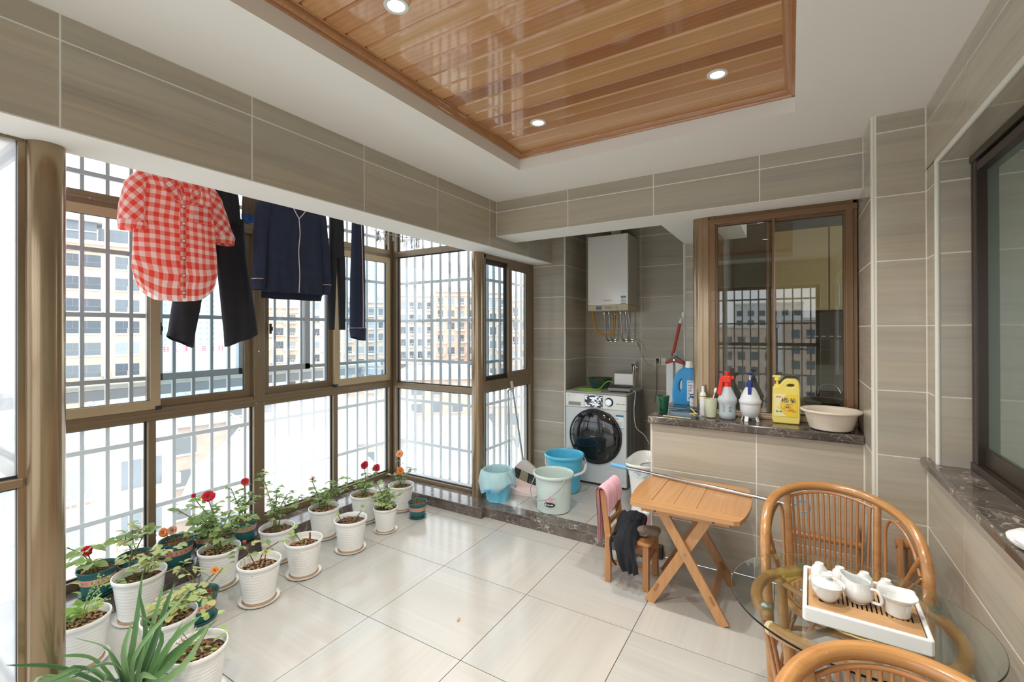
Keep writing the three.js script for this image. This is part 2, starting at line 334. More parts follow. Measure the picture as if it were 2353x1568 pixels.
{ // ceiling with a timber-lined tray
  const c = struct('ceiling', 'off-white plaster ceiling around the timber tray', 'ceiling');
  const X0 = -1.455, X1 = 0.018, Z0 = -2.47, Z1 = 0.86;
  part(c, 'plaster', merge([bx(-1.975, X0, TOP, 2.62, BACK, -2.985), bx(X1, 0.53, TOP, 2.62, BACK, -2.985), bx(X0, X1, TOP, 2.62, Z0, -2.985), bx(X0, X1, TOP, 2.62, BACK, Z1)]), M.plaster);
  part(c, 'upper_slab', bx(-2.3, 0.95, 2.62, 2.74, BACK + 0.25, -4.7), M.plaster);
  const t = struct('ceiling_tray', 'honey-coloured lacquered timber ceiling panel with moulded border', 'ceiling');
  const mold = (len) => { const s = new THREE.Shape(); s.moveTo(0, 0); s.lineTo(0.013, 0); s.lineTo(0.016, 0.006); s.lineTo(0.022, 0.009); s.quadraticCurveTo(0.034, 0.016, 0.036, 0.028); s.lineTo(0.042, 0.03); s.lineTo(0.042, 0.05); s.lineTo(0, 0.05); return new THREE.ExtrudeGeometry(s, { depth: len, bevelEnabled: false, curveSegments: 6 }); };
  const L = Z1 - Z0, Wd = X1 - X0, y = 2.519;
  part(t, 'moulding', uvM(mold(L).translate(X0, y, Z0), 0, 0, false), M.molding);
  part(t, 'moulding', uvM(mold(L).rotateY(PI).translate(X1, y, Z1), 0.5, 0.2), M.molding);
  part(t, 'moulding', uvM(mold(Wd).rotateY(-PI / 2).translate(X1, y, Z0), 0.3, 0.1), M.molding);
  part(t, 'moulding', uvM(mold(Wd).rotateY(PI / 2).translate(X0, y, Z1), 0.9, 0.1), M.molding);
  const P = 0.0935; let n = 0;
  const tone = [0, 2, 0, 1, 0, 3, 0, 2, 3, 0, 2, 1, 0, 2, 0, 1];
  for (let z = -0.94 - P * 16; z < Z1; z += P) {
    const z0 = Math.max(z + 0.0012, Z0 + 0.005), z1 = Math.min(z + P - 0.0012, Z1 - 0.005); if (z1 - z0 < 0.01) continue;
    const s = new THREE.Shape(), w = z1 - z0; s.moveTo(0.007, 0); s.lineTo(w - 0.007, 0); s.lineTo(w, 0.009); s.lineTo(w, 0.012); s.lineTo(0, 0.012); s.lineTo(0, 0.009); s.lineTo(0.007, 0);
    const g = new THREE.ExtrudeGeometry(s, { depth: Wd - 0.01, bevelEnabled: false }).rotateY(-PI / 2).translate(X1 - 0.005, 2.55, z0);
    n++; uvM(g, (n * 0.617) % 1.6, (n * 0.137) % 0.4 - z0);
    part(t, 'plank', g, M.plank[tone[n % tone.length]]);
  }
  part(t, 'backing', bx(X0, X1, 2.563, 2.6, Z0, Z1), M.molding);
}
// recessed downlights, three of them in view
const glow = std(0xffffff, 0.5, { emissive: new THREE.Color().setRGB(1, 0.97, 0.9), emissiveIntensity: 1.1 });
const ringMat = std(srgb(226, 226, 222), 0.4);
[[-1.14, -1.113, 'round recessed downlight nearest the viewer in the timber ceiling'], [-1.144, -2.137, 'round recessed downlight in the far left corner of the timber ceiling'], [-0.269, -2.141, 'round recessed downlight in the far right of the timber ceiling'],
  [-0.269, -1.113, 'round recessed downlight overhead right'], [-1.14, -0.09, 'round recessed downlight behind the viewer on the left'], [-0.269, -0.09, 'round recessed downlight behind the viewer on the right']].forEach(([x, z, label]) => {
  const d = thing('downlight', label, 'light', [x, 2.55, z], 0, 'recessed ceiling downlights');
  part(d, 'ring', lathe([[0.028, 0], [0.03, -0.004], [0.041, -0.0045], [0.0425, -0.002], [0.0425, 0.002]], 40), ringMat);
  part(d, 'diffuser', cyl(0.029, 0.029, 0.003, 0, -0.0035, 0, 32), glow);
  const s = new THREE.SpotLight(new THREE.Color().setRGB(1, 0.965, 0.9), LAMP_INTENSITY, 0, 1.12, 0.8, 2);
  s.position.set(0, -0.012, 0); s.target.position.set(0, -1, 0); s.castShadow = true; s.shadow.radius = 1.4; s.name = 'downlight_lamp'; d.add(s); d.add(s.target);
});
// round corner columns of the bay
for (const [x, z, label] of [[-2.2, -0.5, 'bronze round aluminium column at the near end of the bay window'], [-2.21, -3.07, 'bronze round aluminium column at the far end of the bay window']]) {
  const c = struct('column_bay', label, 'column', [x, PLAT, z]);
  if (z > -1) c.position.y = 0;
  const H = 2.089 - c.position.y;
  part(c, 'shaft', cyl(0.052, 0.052, H, 0, 0, 0, 48), M.column);
  part(c, 'rib', merge([box(0.02, H, 0.03, 0.0, H / 2, z > -1 ? 0.052 : -0.05), box(0.03, H, 0.012, -0.05, H / 2, 0)]), M.column);
}
// ---------------------------------------------------------------- windows (local x along the window, y up, z to the room)
const fb = (x0, x1, y0, y1, d = 0.06, z = 0) => uvM(rbox(x1 - x0, y1 - y0, d, 0.004, (x0 + x1) / 2, (y0 + y1) / 2, z, 1), x0, y0, (y1 - y0) > (x1 - x0));
function pane(parent, x0, x1, y0, y1, z, m = M.glass, gasket = true) {
  const p = part(parent, 'pane', new THREE.PlaneGeometry(x1 - x0, y1 - y0).translate((x0 + x1) / 2, (y0 + y1) / 2, z), m);
  if (gasket) { const t = 0.008; part(p, 'gasket', merge([bx(x0, x1, y0, y0 + t, z - 0.008, z + 0.008), bx(x0, x1, y1 - t, y1, z - 0.008, z + 0.008), bx(x0, x0 + t, y0, y1, z - 0.008, z + 0.008), bx(x1 - t, x1, y0, y1, z - 0.008, z + 0.008)]), M.gasket); }
  return p;
}
function sash(parent, x0, x1, y0, y1, z, m, gm, w = 0.045, handle = 0, name = 'sash') {
  const d = 0.026, mitre = (ax, ay, bx_, by_, nx, ny) => {   // mitred bar
    const s = new THREE.Shape(); s.moveTo(ax, ay); s.lineTo(bx_, by_); s.lineTo(bx_ + nx * w - Math.sign(bx_ - ax) * w, by_ + ny * w - Math.sign(by_ - ay) * w); s.lineTo(ax + nx * w + Math.sign(bx_ - ax) * w, ay + ny * w + Math.sign(by_ - ay) * w);
    return uvM(new THREE.ExtrudeGeometry(s, { depth: d - 0.006, bevelEnabled: true, bevelSize: 0.002, bevelThickness: 0.003, bevelSegments: 1 }).translate(0, 0, z - d / 2 + 0.003), 0, 0, nx !== 0);
  };
  const g = part(parent, name, merge([mitre(x0, y0, x1, y0, 0, 1), mitre(x1, y1, x0, y1, 0, -1), mitre(x0, y1, x0, y0, 1, 0), mitre(x1, y0, x1, y1, -1, 0)]), m);
  pane(g, x0 + w - 0.004, x1 - w + 0.004, y0 + w - 0.004, y1 - w + 0.004, z, gm);
  if (handle) part(g, 'latch', merge([rbox(0.016, 0.075, 0.01, 0.003, handle, 1.46, z + d / 2 + 0.005), rbox(0.022, 0.03, 0.014, 0.003, handle, 1.46, z + d / 2 + 0.012)]), M.gasket);
  return g;
}
{ // window_1: the long side of the bay; local x = -world z
  const w = struct('window_1', 'long bronze-framed bay window with sliding sashes and lower fixed panes', 'window', [-3.25, 0, 0], PI / 2);
  const B = PLAT, T = 2.52;
  part(w, 'bottom_rail', fb(0.46, 3.1, B, B + 0.045), M.frame);
  part(w, 'top_rail', fb(0.46, 3.1, T - 0.05, T), M.frame);
  part(w, 'corner_post', fb(0.46, 0.53, B, T, 0.07), M.frame);
  part(w, 'corner_post', fb(3.045, 3.125, B, T, 0.07), M.frame);
  part(w, 'post', fb(1.781, 1.856, B, T, 0.075), M.frame);
  part(w, 'middle_rail', merge([fb(0.53, 1.781, 0.915, 0.985, 0.07), fb(1.856, 3.045, 0.915, 0.985, 0.07), fb(0.53, 3.045, 0.94, 0.962, 0.08)]), M.frame);
  part(w, 'transom_rail', merge([fb(0.53, 1.781, 2.125, 2.198, 0.07), fb(1.856, 3.045, 2.125, 2.198, 0.07), fb(0.53, 3.045, 2.15, 2.172, 0.08)]), M.frame);
  for (const c of [1.185, 2.457]) part(w, 'mullion', merge([fb(c - 0.02, c + 0.02, B + 0.045, 0.915, 0.065), fb(c - 0.02, c + 0.02, 2.198, T - 0.05, 0.065)]), M.frame);
  const low = [[0.53, 1.165, M.glassFilm], [1.205, 1.781, M.glassFilm], [1.856, 2.437, M.glassHazy], [2.477, 3.045, M.glassFilm]];
  for (const [a, b, m] of low) { pane(w, a, b, B + 0.045, 0.915, -0.005, m); pane(w, a, b, 2.198, T - 0.05, -0.005, M.glass); }
  sash(w, 0.53, 1.222, 0.985, 2.125, 0.03, M.screenFrame, M.glass, 0.05, 0, 'screen_sash');
  sash(w, 1.17, 1.781, 0.985, 2.125, -0.008, M.frame, M.glassBlue, 0.048, 1.232);
  sash(w, 1.856, 2.455, 0.985, 2.125, -0.008, M.frame, M.glass, 0.048, 1.915);
  sash(w, 2.44, 3.05, 0.985, 2.125, 0.03, M.screenFrame, M.glassBlue, 0.05, 0, 'screen_sash');
  part(w, 'corner_block', merge([box(0.03, 0.022, 0.03, 1.212, 0.99, 0.034), box(0.03, 0.022, 0.03, 2.45, 0.99, 0.034)]), M.gasket);
  part(w, 'screw', merge([[1.79, 0.935], [1.846, 0.935], [1.81, 1.3], [2.6, 0.95], [0.9, 2.16]].map(([x, y]) => new THREE.CylinderGeometry(0.004, 0.004, 0.006, 10).rotateX(PI / 2).translate(x, y, 0.041))), M.chrome);
}
{ // window_2: far return of the bay; local x = world x
  const w = struct('window_2', 'narrow bronze-framed side pane at the far end of the bay', 'window', [0, 0, -3.11], 0);
  const T = 2.52, B = PLAT, a = -3.16, b = -2.25;
  part(w, 'frame', merge([fb(a - 0.05, a, B, T), fb(b, b + 0.03, B, T), fb(a, b, B, B + 0.03), fb(a, b, T - 0.04, T)]), M.frame);
  part(w, 'middle_rail', fb(a, b, 0.908, 0.96), M.frame);
  part(w, 'transom_rail', fb(a, b, 2.132, 2.18), M.frame);
  pane(w, a, b, B + 0.03, 0.908, 0, M.glassFilm); pane(w, a, b, 0.96, 2.132, 0); pane(w, a, b, 2.18, T - 0.04, 0);
}
{ // window_3: near return
  const w = struct('window_3', 'near side pane of the bay hidden behind the round column', 'window', [0, 0, -0.49], 0);
  const T = 2.52, B = PLAT, a = -3.16, b = -2.25;
  part(w, 'frame', merge([fb(a - 0.05, a, B, T), fb(b, b + 0.03, B, T), fb(a, b, B, B + 0.03), fb(a, b, T - 0.04, T), fb(a, b, 0.908, 0.96), fb(a, b, 2.132, 2.18)]), M.frame);
  pane(w, a, b, B + 0.03, 0.908, 0, M.glassFilm); pane(w, a, b, 0.96, 2.132, 0); pane(w, a, b, 2.18, T - 0.04, 0);
}
{ // window_4: beside the alcove
  const w = struct('window_4', 'slim sliding window between the far column and the alcove wall', 'window', [-2.215, 0, 0], PI / 2);
  const T = 2.089, B = PLAT, a = 3.12, b = 3.955;
  part(w, 'frame', merge([fb(a, a + 0.03, B, T), fb(b - 0.06, b, B, T, 0.08), fb(a, b, B, B + 0.03), fb(a, b, T - 0.04, T)]), M.frame);
  part(w, 'middle_rail', fb(a, b, 0.92, 1.015, 0.07), M.frame);
  pane(w, a + 0.03, b - 0.06, B + 0.03, 0.92, 0, M.glassFilm);
  sash(w, a + 0.03, 3.53, 1.015, T - 0.04, -0.008, M.darkFrame, M.glassBlue, 0.035);
  sash(w, 3.5, b - 0.055, 1.015, T - 0.04, 0.025, M.frame, M.glass, 0.05);
}
{ // window_5: left of the near column
  const w = struct('window_5', 'tall pane with dark rubber edge left of the near round column', 'window', [-2.215, 0, 0], PI / 2);
  const T = 2.089, a = -BACK, b = 0.447;
  part(w, 'frame', merge([fb(a, a + 0.05, 0, T), fb(a, b, 0, 0.04), fb(a, b, T - 0.01, T), fb(-0.55, -0.5, 0, T)]), M.frame);
  part(w, 'middle_rail', fb(a, b, 0.925, 0.955), M.frame);
  pane(w, -0.5, b, 0.04, 0.925, 0, M.glassHazy); pane(w, -0.5, b, 0.955, T, 0, M.glassHazy); pane(w, a + 0.05, -0.55, 0.04, 0.925, 0, M.glassFilm); pane(w, a + 0.05, -0.55, 0.955, T, 0);
  part(w, 'seal', bx(b - 0.014, b + 0.004, 0, T, -0.012, 0.02), M.gasket);
}
{ // window_8: behind the viewer, mirrored in the kitchen glass
  const w = struct('window_8', 'wide barred window behind the viewer', 'window', [0, 0, BACK + 0.1], 0);
  part(w, 'frame', merge([fb(-2.2, 0.35, 0.1, 0.15), fb(-2.2, 0.35, 2.05, 2.1), fb(-2.2, 0.35, 1.2, 1.25), ...[-2.2, -1.55, -0.92, -0.3, 0.3].map(x => fb(x, x + 0.05, 0.1, 2.1))]), M.frame);
  for (const [a, b] of [[-2.15, -1.55], [-1.5, -0.92], [-0.87, -0.3], [-0.25, 0.3]]) { pane(w, a, b, 0.15, 1.2, 0, M.glass, false); pane(w, a, b, 1.25, 2.05, 0, M.glass, false); }
}
{ // bay roof
  const r = struct('ceiling_bay', 'plaster ceiling of the bay above the drying clothes', 'ceiling');
  part(r, 'board', merge([bx(-3.4, -2.2, 2.52, 2.74, -0.4, -3.2)]), M.plaster);
}
{ // window_6: kitchen window above the counter
  const w = struct('window_6', 'two-pane bronze sliding window into the kitchen above the marble counter', 'window', [0, 0, -3.235], 0);
  const x0 = -0.462, x1 = 0.32, B = 0.895, T = 2.179;
  part(w, 'head', merge([fb(x0, x1, T - 0.045, T, 0.07), fb(x0, x1, T - 0.055, T - 0.02, 0.085, 0.006)]), M.kFrame);
  part(w, 'sill_track', merge([fb(x0, x1, B, B + 0.02, 0.075), fb(x0, x1, B + 0.015, B + 0.035, 0.02, 0.02), fb(x0, x1, B + 0.015, B + 0.035, 0.02, -0.02)]), M.screenFrame);
  part(w, 'jamb', merge([fb(x1 - 0.04, x1, B, T, 0.07), fb(x1 - 0.055, x1 - 0.02, B, T, 0.085, 0.004)]), M.kFrame);
  part(w, 'jamb', merge([fb(x0, x0 + 0.03, B, T, 0.07), fb(x0 + 0.01, x0 + 0.045, B, T, 0.085, 0.004)]), M.kFrame);
  const post = part(w, 'corner_post', merge([new THREE.CylinderGeometry(0.058, 0.058, T - B, 40, 1).scale(1.0, 1, 0.75).translate(x0 - 0.04, (T + B) / 2, -0.008), fb(x0 - 0.03, x0 + 0.006, B, T, 0.075)]), M.column);
  part(post, 'screw', merge([[x0 - 0.024, 2.085], [x0 - 0.012, 2.085]].map(([x, y]) => new THREE.CylinderGeometry(0.003, 0.003, 0.004, 8).rotateX(PI / 2).translate(x, y, 0.038))), M.chrome);
  sash(w, x0 + 0.04, -0.085, B + 0.02, T - 0.05, 0.012, M.kFrame, M.glassKitchen, 0.012);
  sash(w, -0.13, x1 - 0.045, B + 0.02, T - 0.05, -0.016, M.kFrame, M.glassKitchen, 0.016);
  part(w, 'meeting_stile', fb(-0.135, -0.09, B + 0.02, T - 0.05, 0.022, -0.016), M.darkFrame);
}
{ // window_7: right window; local x = world z mirrored so that z points into the room (-x)
  const w = struct('window_7', 'dark bronze window with green obscured glass above the right marble sill', 'window', [0.655, 0, 0], -PI / 2);
  const a = -2.58, b = 0.69, B = 0.872, T = 2.152;   // local x = world z
  part(w, 'frame', merge([fb(a, a + 0.022, B, T, 0.05), fb(a + 0.03, a + 0.06, B, T, 0.05), fb(a + 0.018, a + 0.034, B, T, 0.03), fb(a, b, T - 0.03, T, 0.06), fb(a, b, T - 0.075, T - 0.04, 0.045), fb(a, b, B, B + 0.03, 0.06), fb(b - 0.05, b, B, T, 0.05)]), M.darkFrame);
  part(w, 'bottom_rail', fb(a + 0.06, b - 0.05, B + 0.03, B + 0.1, 0.03, -0.012), M.darkFrame);
  const obs = phys(srgb(108, 124, 112), 0.05, { ior: 1.9, clearcoat: 0.8, clearcoatRoughness: 0.02 });
  part(w, 'pane', box(b - a - 0.1, T - B - 0.16, 0.006, (a + b) / 2, (B + T) / 2 + 0.02, -0.012), obs, 'green obscured glass');
  part(w, 'backing', bx(a, b, B, T, -0.2, -0.18), M.plaster);
}
// ---------------------------------------------------------------- steel security grilles outside
function grille(label, pos, turn, x0, x1, y0, y1, xs, ys, hatch) {
  const g = thing('security_grille', label, 'grille', pos, turn, 'steel window grilles');
  const vg = box(0.019, y1 - y0, 0.019, 0, (y0 + y1) / 2, 0), hg = box(x1 - x0, 0.026, 0.02, (x0 + x1) / 2, 0, 0.014);
  for (const x of xs) part(g, 'upright_bar', vg, M.steelDull).position.x = x;
  for (const y of ys) part(g, 'cross_bar', hg, M.steelDull).position.y = y;
  if (hatch) for (const [a, b, c, d] of hatch) part(g, 'hatch_frame', merge([bx(a, b, c, c + 0.045, -0.02, 0.03), bx(a, b, d - 0.045, d, -0.02, 0.03), bx(a, a + 0.045, c, d, -0.02, 0.03), bx(b - 0.045, b, c, d, -0.02, 0.03)]), M.steelDull);
}
const YS = [0.03, 0.34, 0.755, 1.15, 1.54, 1.915, 2.35, 2.7], seq = (a, b, s) => { const r = []; for (let v = a; v <= b + 1e-6; v += s) r.push(v); return r; };
grille('steel bar grille outside the long bay window', [-3.45, 0, 0], PI / 2, 0.4, 3.33, -0.05, 2.75, seq(0.479, 3.32, 0.1135), YS, [[1.27, 1.83, 1.13, 1.96], [1.87, 2.36, 1.13, 1.96]]);
grille('steel bar grille outside the far side pane of the bay', [0, 0, -3.36], 0, -3.43, -2.46, -0.05, 2.75, seq(-3.41, -2.47, 0.1105), YS);
grille('steel bar grille outside the near side pane of the bay', [0, 0, -0.28], 0, -3.41, -2.46, -0.05, 2.75, seq(-3.4, -2.47, 0.1105), YS);
grille('steel bar grille outside the slim window by the alcove', [-2.43, 0, 0], PI / 2, 3.38, 4.3, -0.05, 2.3, seq(3.42, 4.3, 0.105), YS.slice(0, 6));
grille('steel bar grille outside the window left of the near column', [-2.43, 0, 0], PI / 2, -1.4, 0.25, -0.05, 2.3, seq(-1.36, 0.24, 0.1135), YS.slice(0, 6));
grille('steel bar grille outside the window behind the viewer', [0, 0, BACK + 0.32], 0, -2.3, 0.5, -0.05, 2.3, seq(-2.25, 0.5, 0.1135), YS.slice(0, 6));
{ // rail outside the bay
  const r = thing('balcony_rail', 'cream and grey horizontal rail outside beyond the bay bars', 'rail', [-3.8, 0, 0], PI / 2);
  part(r, 'rail', merge([uvM(rbox(3.2, 0.035, 0.06, 0.01, 1.85, 1.085, 0))]), M.trimWhite);
  part(r, 'channel', bx(0.25, 3.45, 1.0, 1.066, -0.02, 0.02), M.steelDull);
  for (const x of [0.5, 3.2]) part(r, 'bracket', bx(x - 0.02, x + 0.02, 1.0, 1.06, -0.02, 0.33), M.steelDull);
}
// ---------------------------------------------------------------- the city outside
const C_F = camera.getWorldDirection(V(0, 0, 0));
// place at photo column u (0..2353) and distance d along the ground; the local frame: x right, y up, z to the viewer
function azimuthAt(u) { return 0.5498 - Math.atan((u - 1176.5) / 1047.3); }   // angle from -z towards -x
function facing(u, d) { const a = azimuthAt(u); return { pos: [-Math.sin(a) * d, 0, -Math.cos(a) * d], turn: a }; }
const stucco = (r, g, b) => std(0xffffff, 0.9, { map: dataTex(256, 256, (u, v) => { const s = 1 + (fbm(u * 14, v * 14, 4) - 0.5) * 0.16 + (fbm(u * 3, v * 60, 3) - 0.5) * 0.08; return [r * s, g * s, b * s]; }, 9, 9) });
const OUT = { beige: stucco(206, 184, 166), pale: stucco(210, 202, 192), pink: stucco(204, 180, 170), white: stucco(214, 219, 223), grey: stucco(204, 211, 218), trim: std(srgb(220, 214, 206), 0.9), win: phys(srgb(84, 94, 104), 0.25), win2: phys(srgb(112, 122, 130), 0.3), winLight: phys(srgb(152, 162, 168), 0.3), winHaze: phys(srgb(166, 176, 184), 0.4), ac: std(srgb(228, 229, 228), 0.7), rail: std(srgb(150, 154, 160), 0.6) };  // tones of the far towers have distance haze mixed into the colour
OUT.roof = std(0xffffff, 0.8, { map: dataTex(512, 512, (u, v) => { const c = Math.abs((u * 26) % 1 - 0.5) * 2, n = fbm(u * 30, v * 30, 4) - 0.5; const s = 0.9 + 0.16 * c + n * 0.2; return [164 * s, 177 * s, 190 * s]; }, 8, 8) });
OUT.roofLight = std(0xffffff, 0.85, { map: dataTex(512, 512, (u, v) => { const n = fbm(u * 20, v * 20, 5) - 0.5, s = 1 + n * 0.14; return [206 * s, 212 * s, 218 * s]; }, 8, 8) });
OUT.ground = std(0xffffff, 0.95, { map: dataTex(256, 256, (u, v) => { const s = 1 + (fbm(u * 10, v * 10, 5) - 0.5) * 0.3; return [214 * s, 216 * s, 216 * s]; }, 60, 60) });
{
  const g = struct('ground', 'pale concrete ground of the neighbourhood far below', 'ground');
  part(g, 'surface', uvM(new THREE.CircleGeometry(700, 48).rotateX(-PI / 2).translate(0, -30, 0)), OUT.ground);
}
// a slab block with separate windows, sills and roof edge. cols: [[x, w], ...]; rows of windows at y list
function block(label, u, d, w, y0, y1, depth, mats, cols, rows, wh, extra = {}) {
  const f = extra.az ? { pos: [-Math.sin(u) * d, 0, -Math.cos(u) * d], turn: u } : facing(u, d), b = thing('apartment_building', label, 'building', f.pos, f.turn);
  part(b, 'wall', uvM(bx(-w / 2, w / 2, y0, y1, 0, -depth)), mats.wall);
  const gcache = {};
  let k = 0;
  for (const y of rows) for (const [x, ww, kind] of cols) {
    k++; if (extra.skip && extra.skip(k)) continue;
    const key = ww.toFixed(2); const W = gcache[key] ||= { fr: bx(-ww / 2 - 0.12, ww / 2 + 0.12, -0.18, 0, -0.05, 0.22), gl: merge([bx(-ww / 2, -0.04, 0.04, wh * 0.42 - 0.03, -0.2, 0.02), bx(0.04, ww / 2, 0.04, wh * 0.42 - 0.03, -0.2, 0.02), bx(-ww / 2, -ww / 6 - 0.03, wh * 0.42, wh, -0.2, 0.02), bx(-ww / 6, ww / 6, wh * 0.42, wh, -0.2, 0.02), bx(ww / 6 + 0.03, ww / 2, wh * 0.42, wh, -0.2, 0.02)]) };
    const o = part(b, 'window', W.gl, [OUT.win, OUT.win2, OUT.winLight][(k * 7 + (k >> 3)) % 5 > 3 ? 2 : (k * 5 + (k >> 2)) % 2]); o.position.set(x, y, 0);
    part(o, 'sill', W.fr, mats.trim || OUT.trim);
  }
  if (!extra.noParapet) part(b, 'roof_edge', merge([bx(-w / 2 - 0.1, w / 2 + 0.1, y1, y1 + 0.5, 0.5, -depth), bx(-w / 2 - 0.05, w / 2 + 0.05, y1 - 1.0, y1 - 0.7, 0.3, -depth)]), mats.trim || OUT.trim);
  return b;
}
const hip = (w, dp, h, y, x = 0, z = 0, rl = 0.4) => {   // hipped roof
  const a = w / 2, c = dp / 2, r = a * rl, P = [[-a, y, c], [a, y, c], [a, y, -c], [-a, y, -c], [-r, y + h, 0], [r, y + h, 0]].map(p => [p[0] + x, p[1], p[2] + z]);
  const F = [[0, 1, 5], [0, 5, 4], [1, 2, 5], [2, 3, 4], [2, 4, 5], [3, 0, 4]], pos = []; F.forEach(t => t.forEach(i => pos.push(...P[i])));
  const g = new THREE.BufferGeometry(); g.setAttribute('position', new THREE.Float32BufferAttribute(pos, 3)); g.computeVertexNormals(); return uvM(g);
};
// the near tower block on the left: 84 m away, storeys of 3 m
{
  const rows = []; for (let k = -7; k <= 3; k++) rows.push(2.05 - 0.9 + k * 2.98);
  const b = block('cream tower block with wide dark windows seen past the left bars', 190, 84, 15.5, -30, 13.2, 12, { wall: OUT.beige }, [[-5.6, 4.2], [-0.3, 4.2], [4.6, 2.6]], rows, 1.7);
  part(b, 'attic_glazing', merge([bx(-6.5, 1.4, 13.6, 16.2, 0.2, -5), bx(1.6, 4.8, 13.6, 15.6, -0.5, -5)]), OUT.win2);
  part(b, 'attic_roof', merge([bx(-7.2, 2.0, 16.2, 16.8, 0.9, -6), bx(-6.7, 1.5, 14.8, 14.95, 0.35, 0)]), OUT.trim);
  for (const [x, y] of [[2.3, -4.4], [-3.2, -10.6], [2.3, -13.5], [2.3, 4.4]]) part(b, 'air_conditioner', rbox(0.9, 0.7, 0.5, 0.05, x, y, 0.3), OUT.ac);
}
// far towers, haze put into their pale colours; windows too small to tell apart
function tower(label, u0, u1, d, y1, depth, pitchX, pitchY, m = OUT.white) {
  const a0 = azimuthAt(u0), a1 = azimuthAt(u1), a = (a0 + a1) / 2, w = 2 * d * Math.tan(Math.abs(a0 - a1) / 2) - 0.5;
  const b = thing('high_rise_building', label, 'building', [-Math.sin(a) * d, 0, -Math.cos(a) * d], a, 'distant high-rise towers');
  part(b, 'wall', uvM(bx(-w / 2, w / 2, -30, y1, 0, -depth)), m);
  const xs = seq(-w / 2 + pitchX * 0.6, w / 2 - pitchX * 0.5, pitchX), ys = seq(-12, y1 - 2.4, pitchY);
  const im = new THREE.InstancedMesh(box(pitchX * 0.42, pitchY * 0.45, 0.3), OUT.winHaze, xs.length * ys.length), mt = new THREE.Matrix4();
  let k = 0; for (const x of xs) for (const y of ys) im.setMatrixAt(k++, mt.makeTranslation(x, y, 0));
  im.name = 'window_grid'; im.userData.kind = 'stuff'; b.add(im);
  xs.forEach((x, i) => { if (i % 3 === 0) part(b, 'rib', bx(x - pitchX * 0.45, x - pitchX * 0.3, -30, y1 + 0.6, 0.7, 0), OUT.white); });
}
tower('slim haze-tinted high-rise just right of the cream tower block', 268, 326, 260, 36, 14, 3, 3, OUT.white);
tower('haze-tinted high-rise with dense windows behind the black trousers left leg', 352, 428, 300, 38, 16, 3, 3, OUT.grey);
tower('haze-tinted high-rise behind the black trousers right leg', 434, 512, 300, 41, 16, 3, 3, OUT.white);
tower('haze-tinted high-rise left of the middle bay post', 520, 586, 320, 36, 16, 3, 3, OUT.grey);
tower('haze-tinted high-rise above the long apartment block beside the corner post', 800, 876, 300, 58, 16, 3.4, 3, OUT.white);
tower('haze-tinted high-rise seen through the far side pane', 938, 975, 320, 60, 16, 3.4, 3, OUT.white);
tower('haze-tinted high-rise with widely spaced windows by the far round column', 1030, 1080, 290, 56, 16, 4, 3, OUT.white);
tower('haze-tinted high-rise behind the slim alcove window', 1118, 1165, 320, 50, 16, 3.4, 3, OUT.grey);
// red roof-top signboard far away
{ const f = facing(455, 230), s = thing('roof_signboard', 'faded red lettered board on a distant roof below the trousers', 'sign', f.pos, f.turn);
  const t = canvasTex(512, 48, (g, w, h) => { g.fillStyle = '#e9e4e4'; g.fillRect(0, 0, w, h); g.fillStyle = '#cf6a72'; for (let k = 0; k < 14; k++) { const x = 12 + k * 36; g.fillRect(x, 8, 24, 4); g.fillRect(x, 22, 24, 4); g.fillRect(x + 3, 34, 20, 4); g.fillRect(x + (k % 3) * 6 + 4, 6, 4, 34); if (k % 2) g.fillRect(x + 18, 8, 4, 30); } });
  part(s, 'board', bx(-22, 22, -7.5, -4.4, 0, -0.5), std(0xffffff, 0.8, { map: t })); part(s, 'base', bx(-24, 24, -30, -7.5, 0, -8), OUT.pale); }
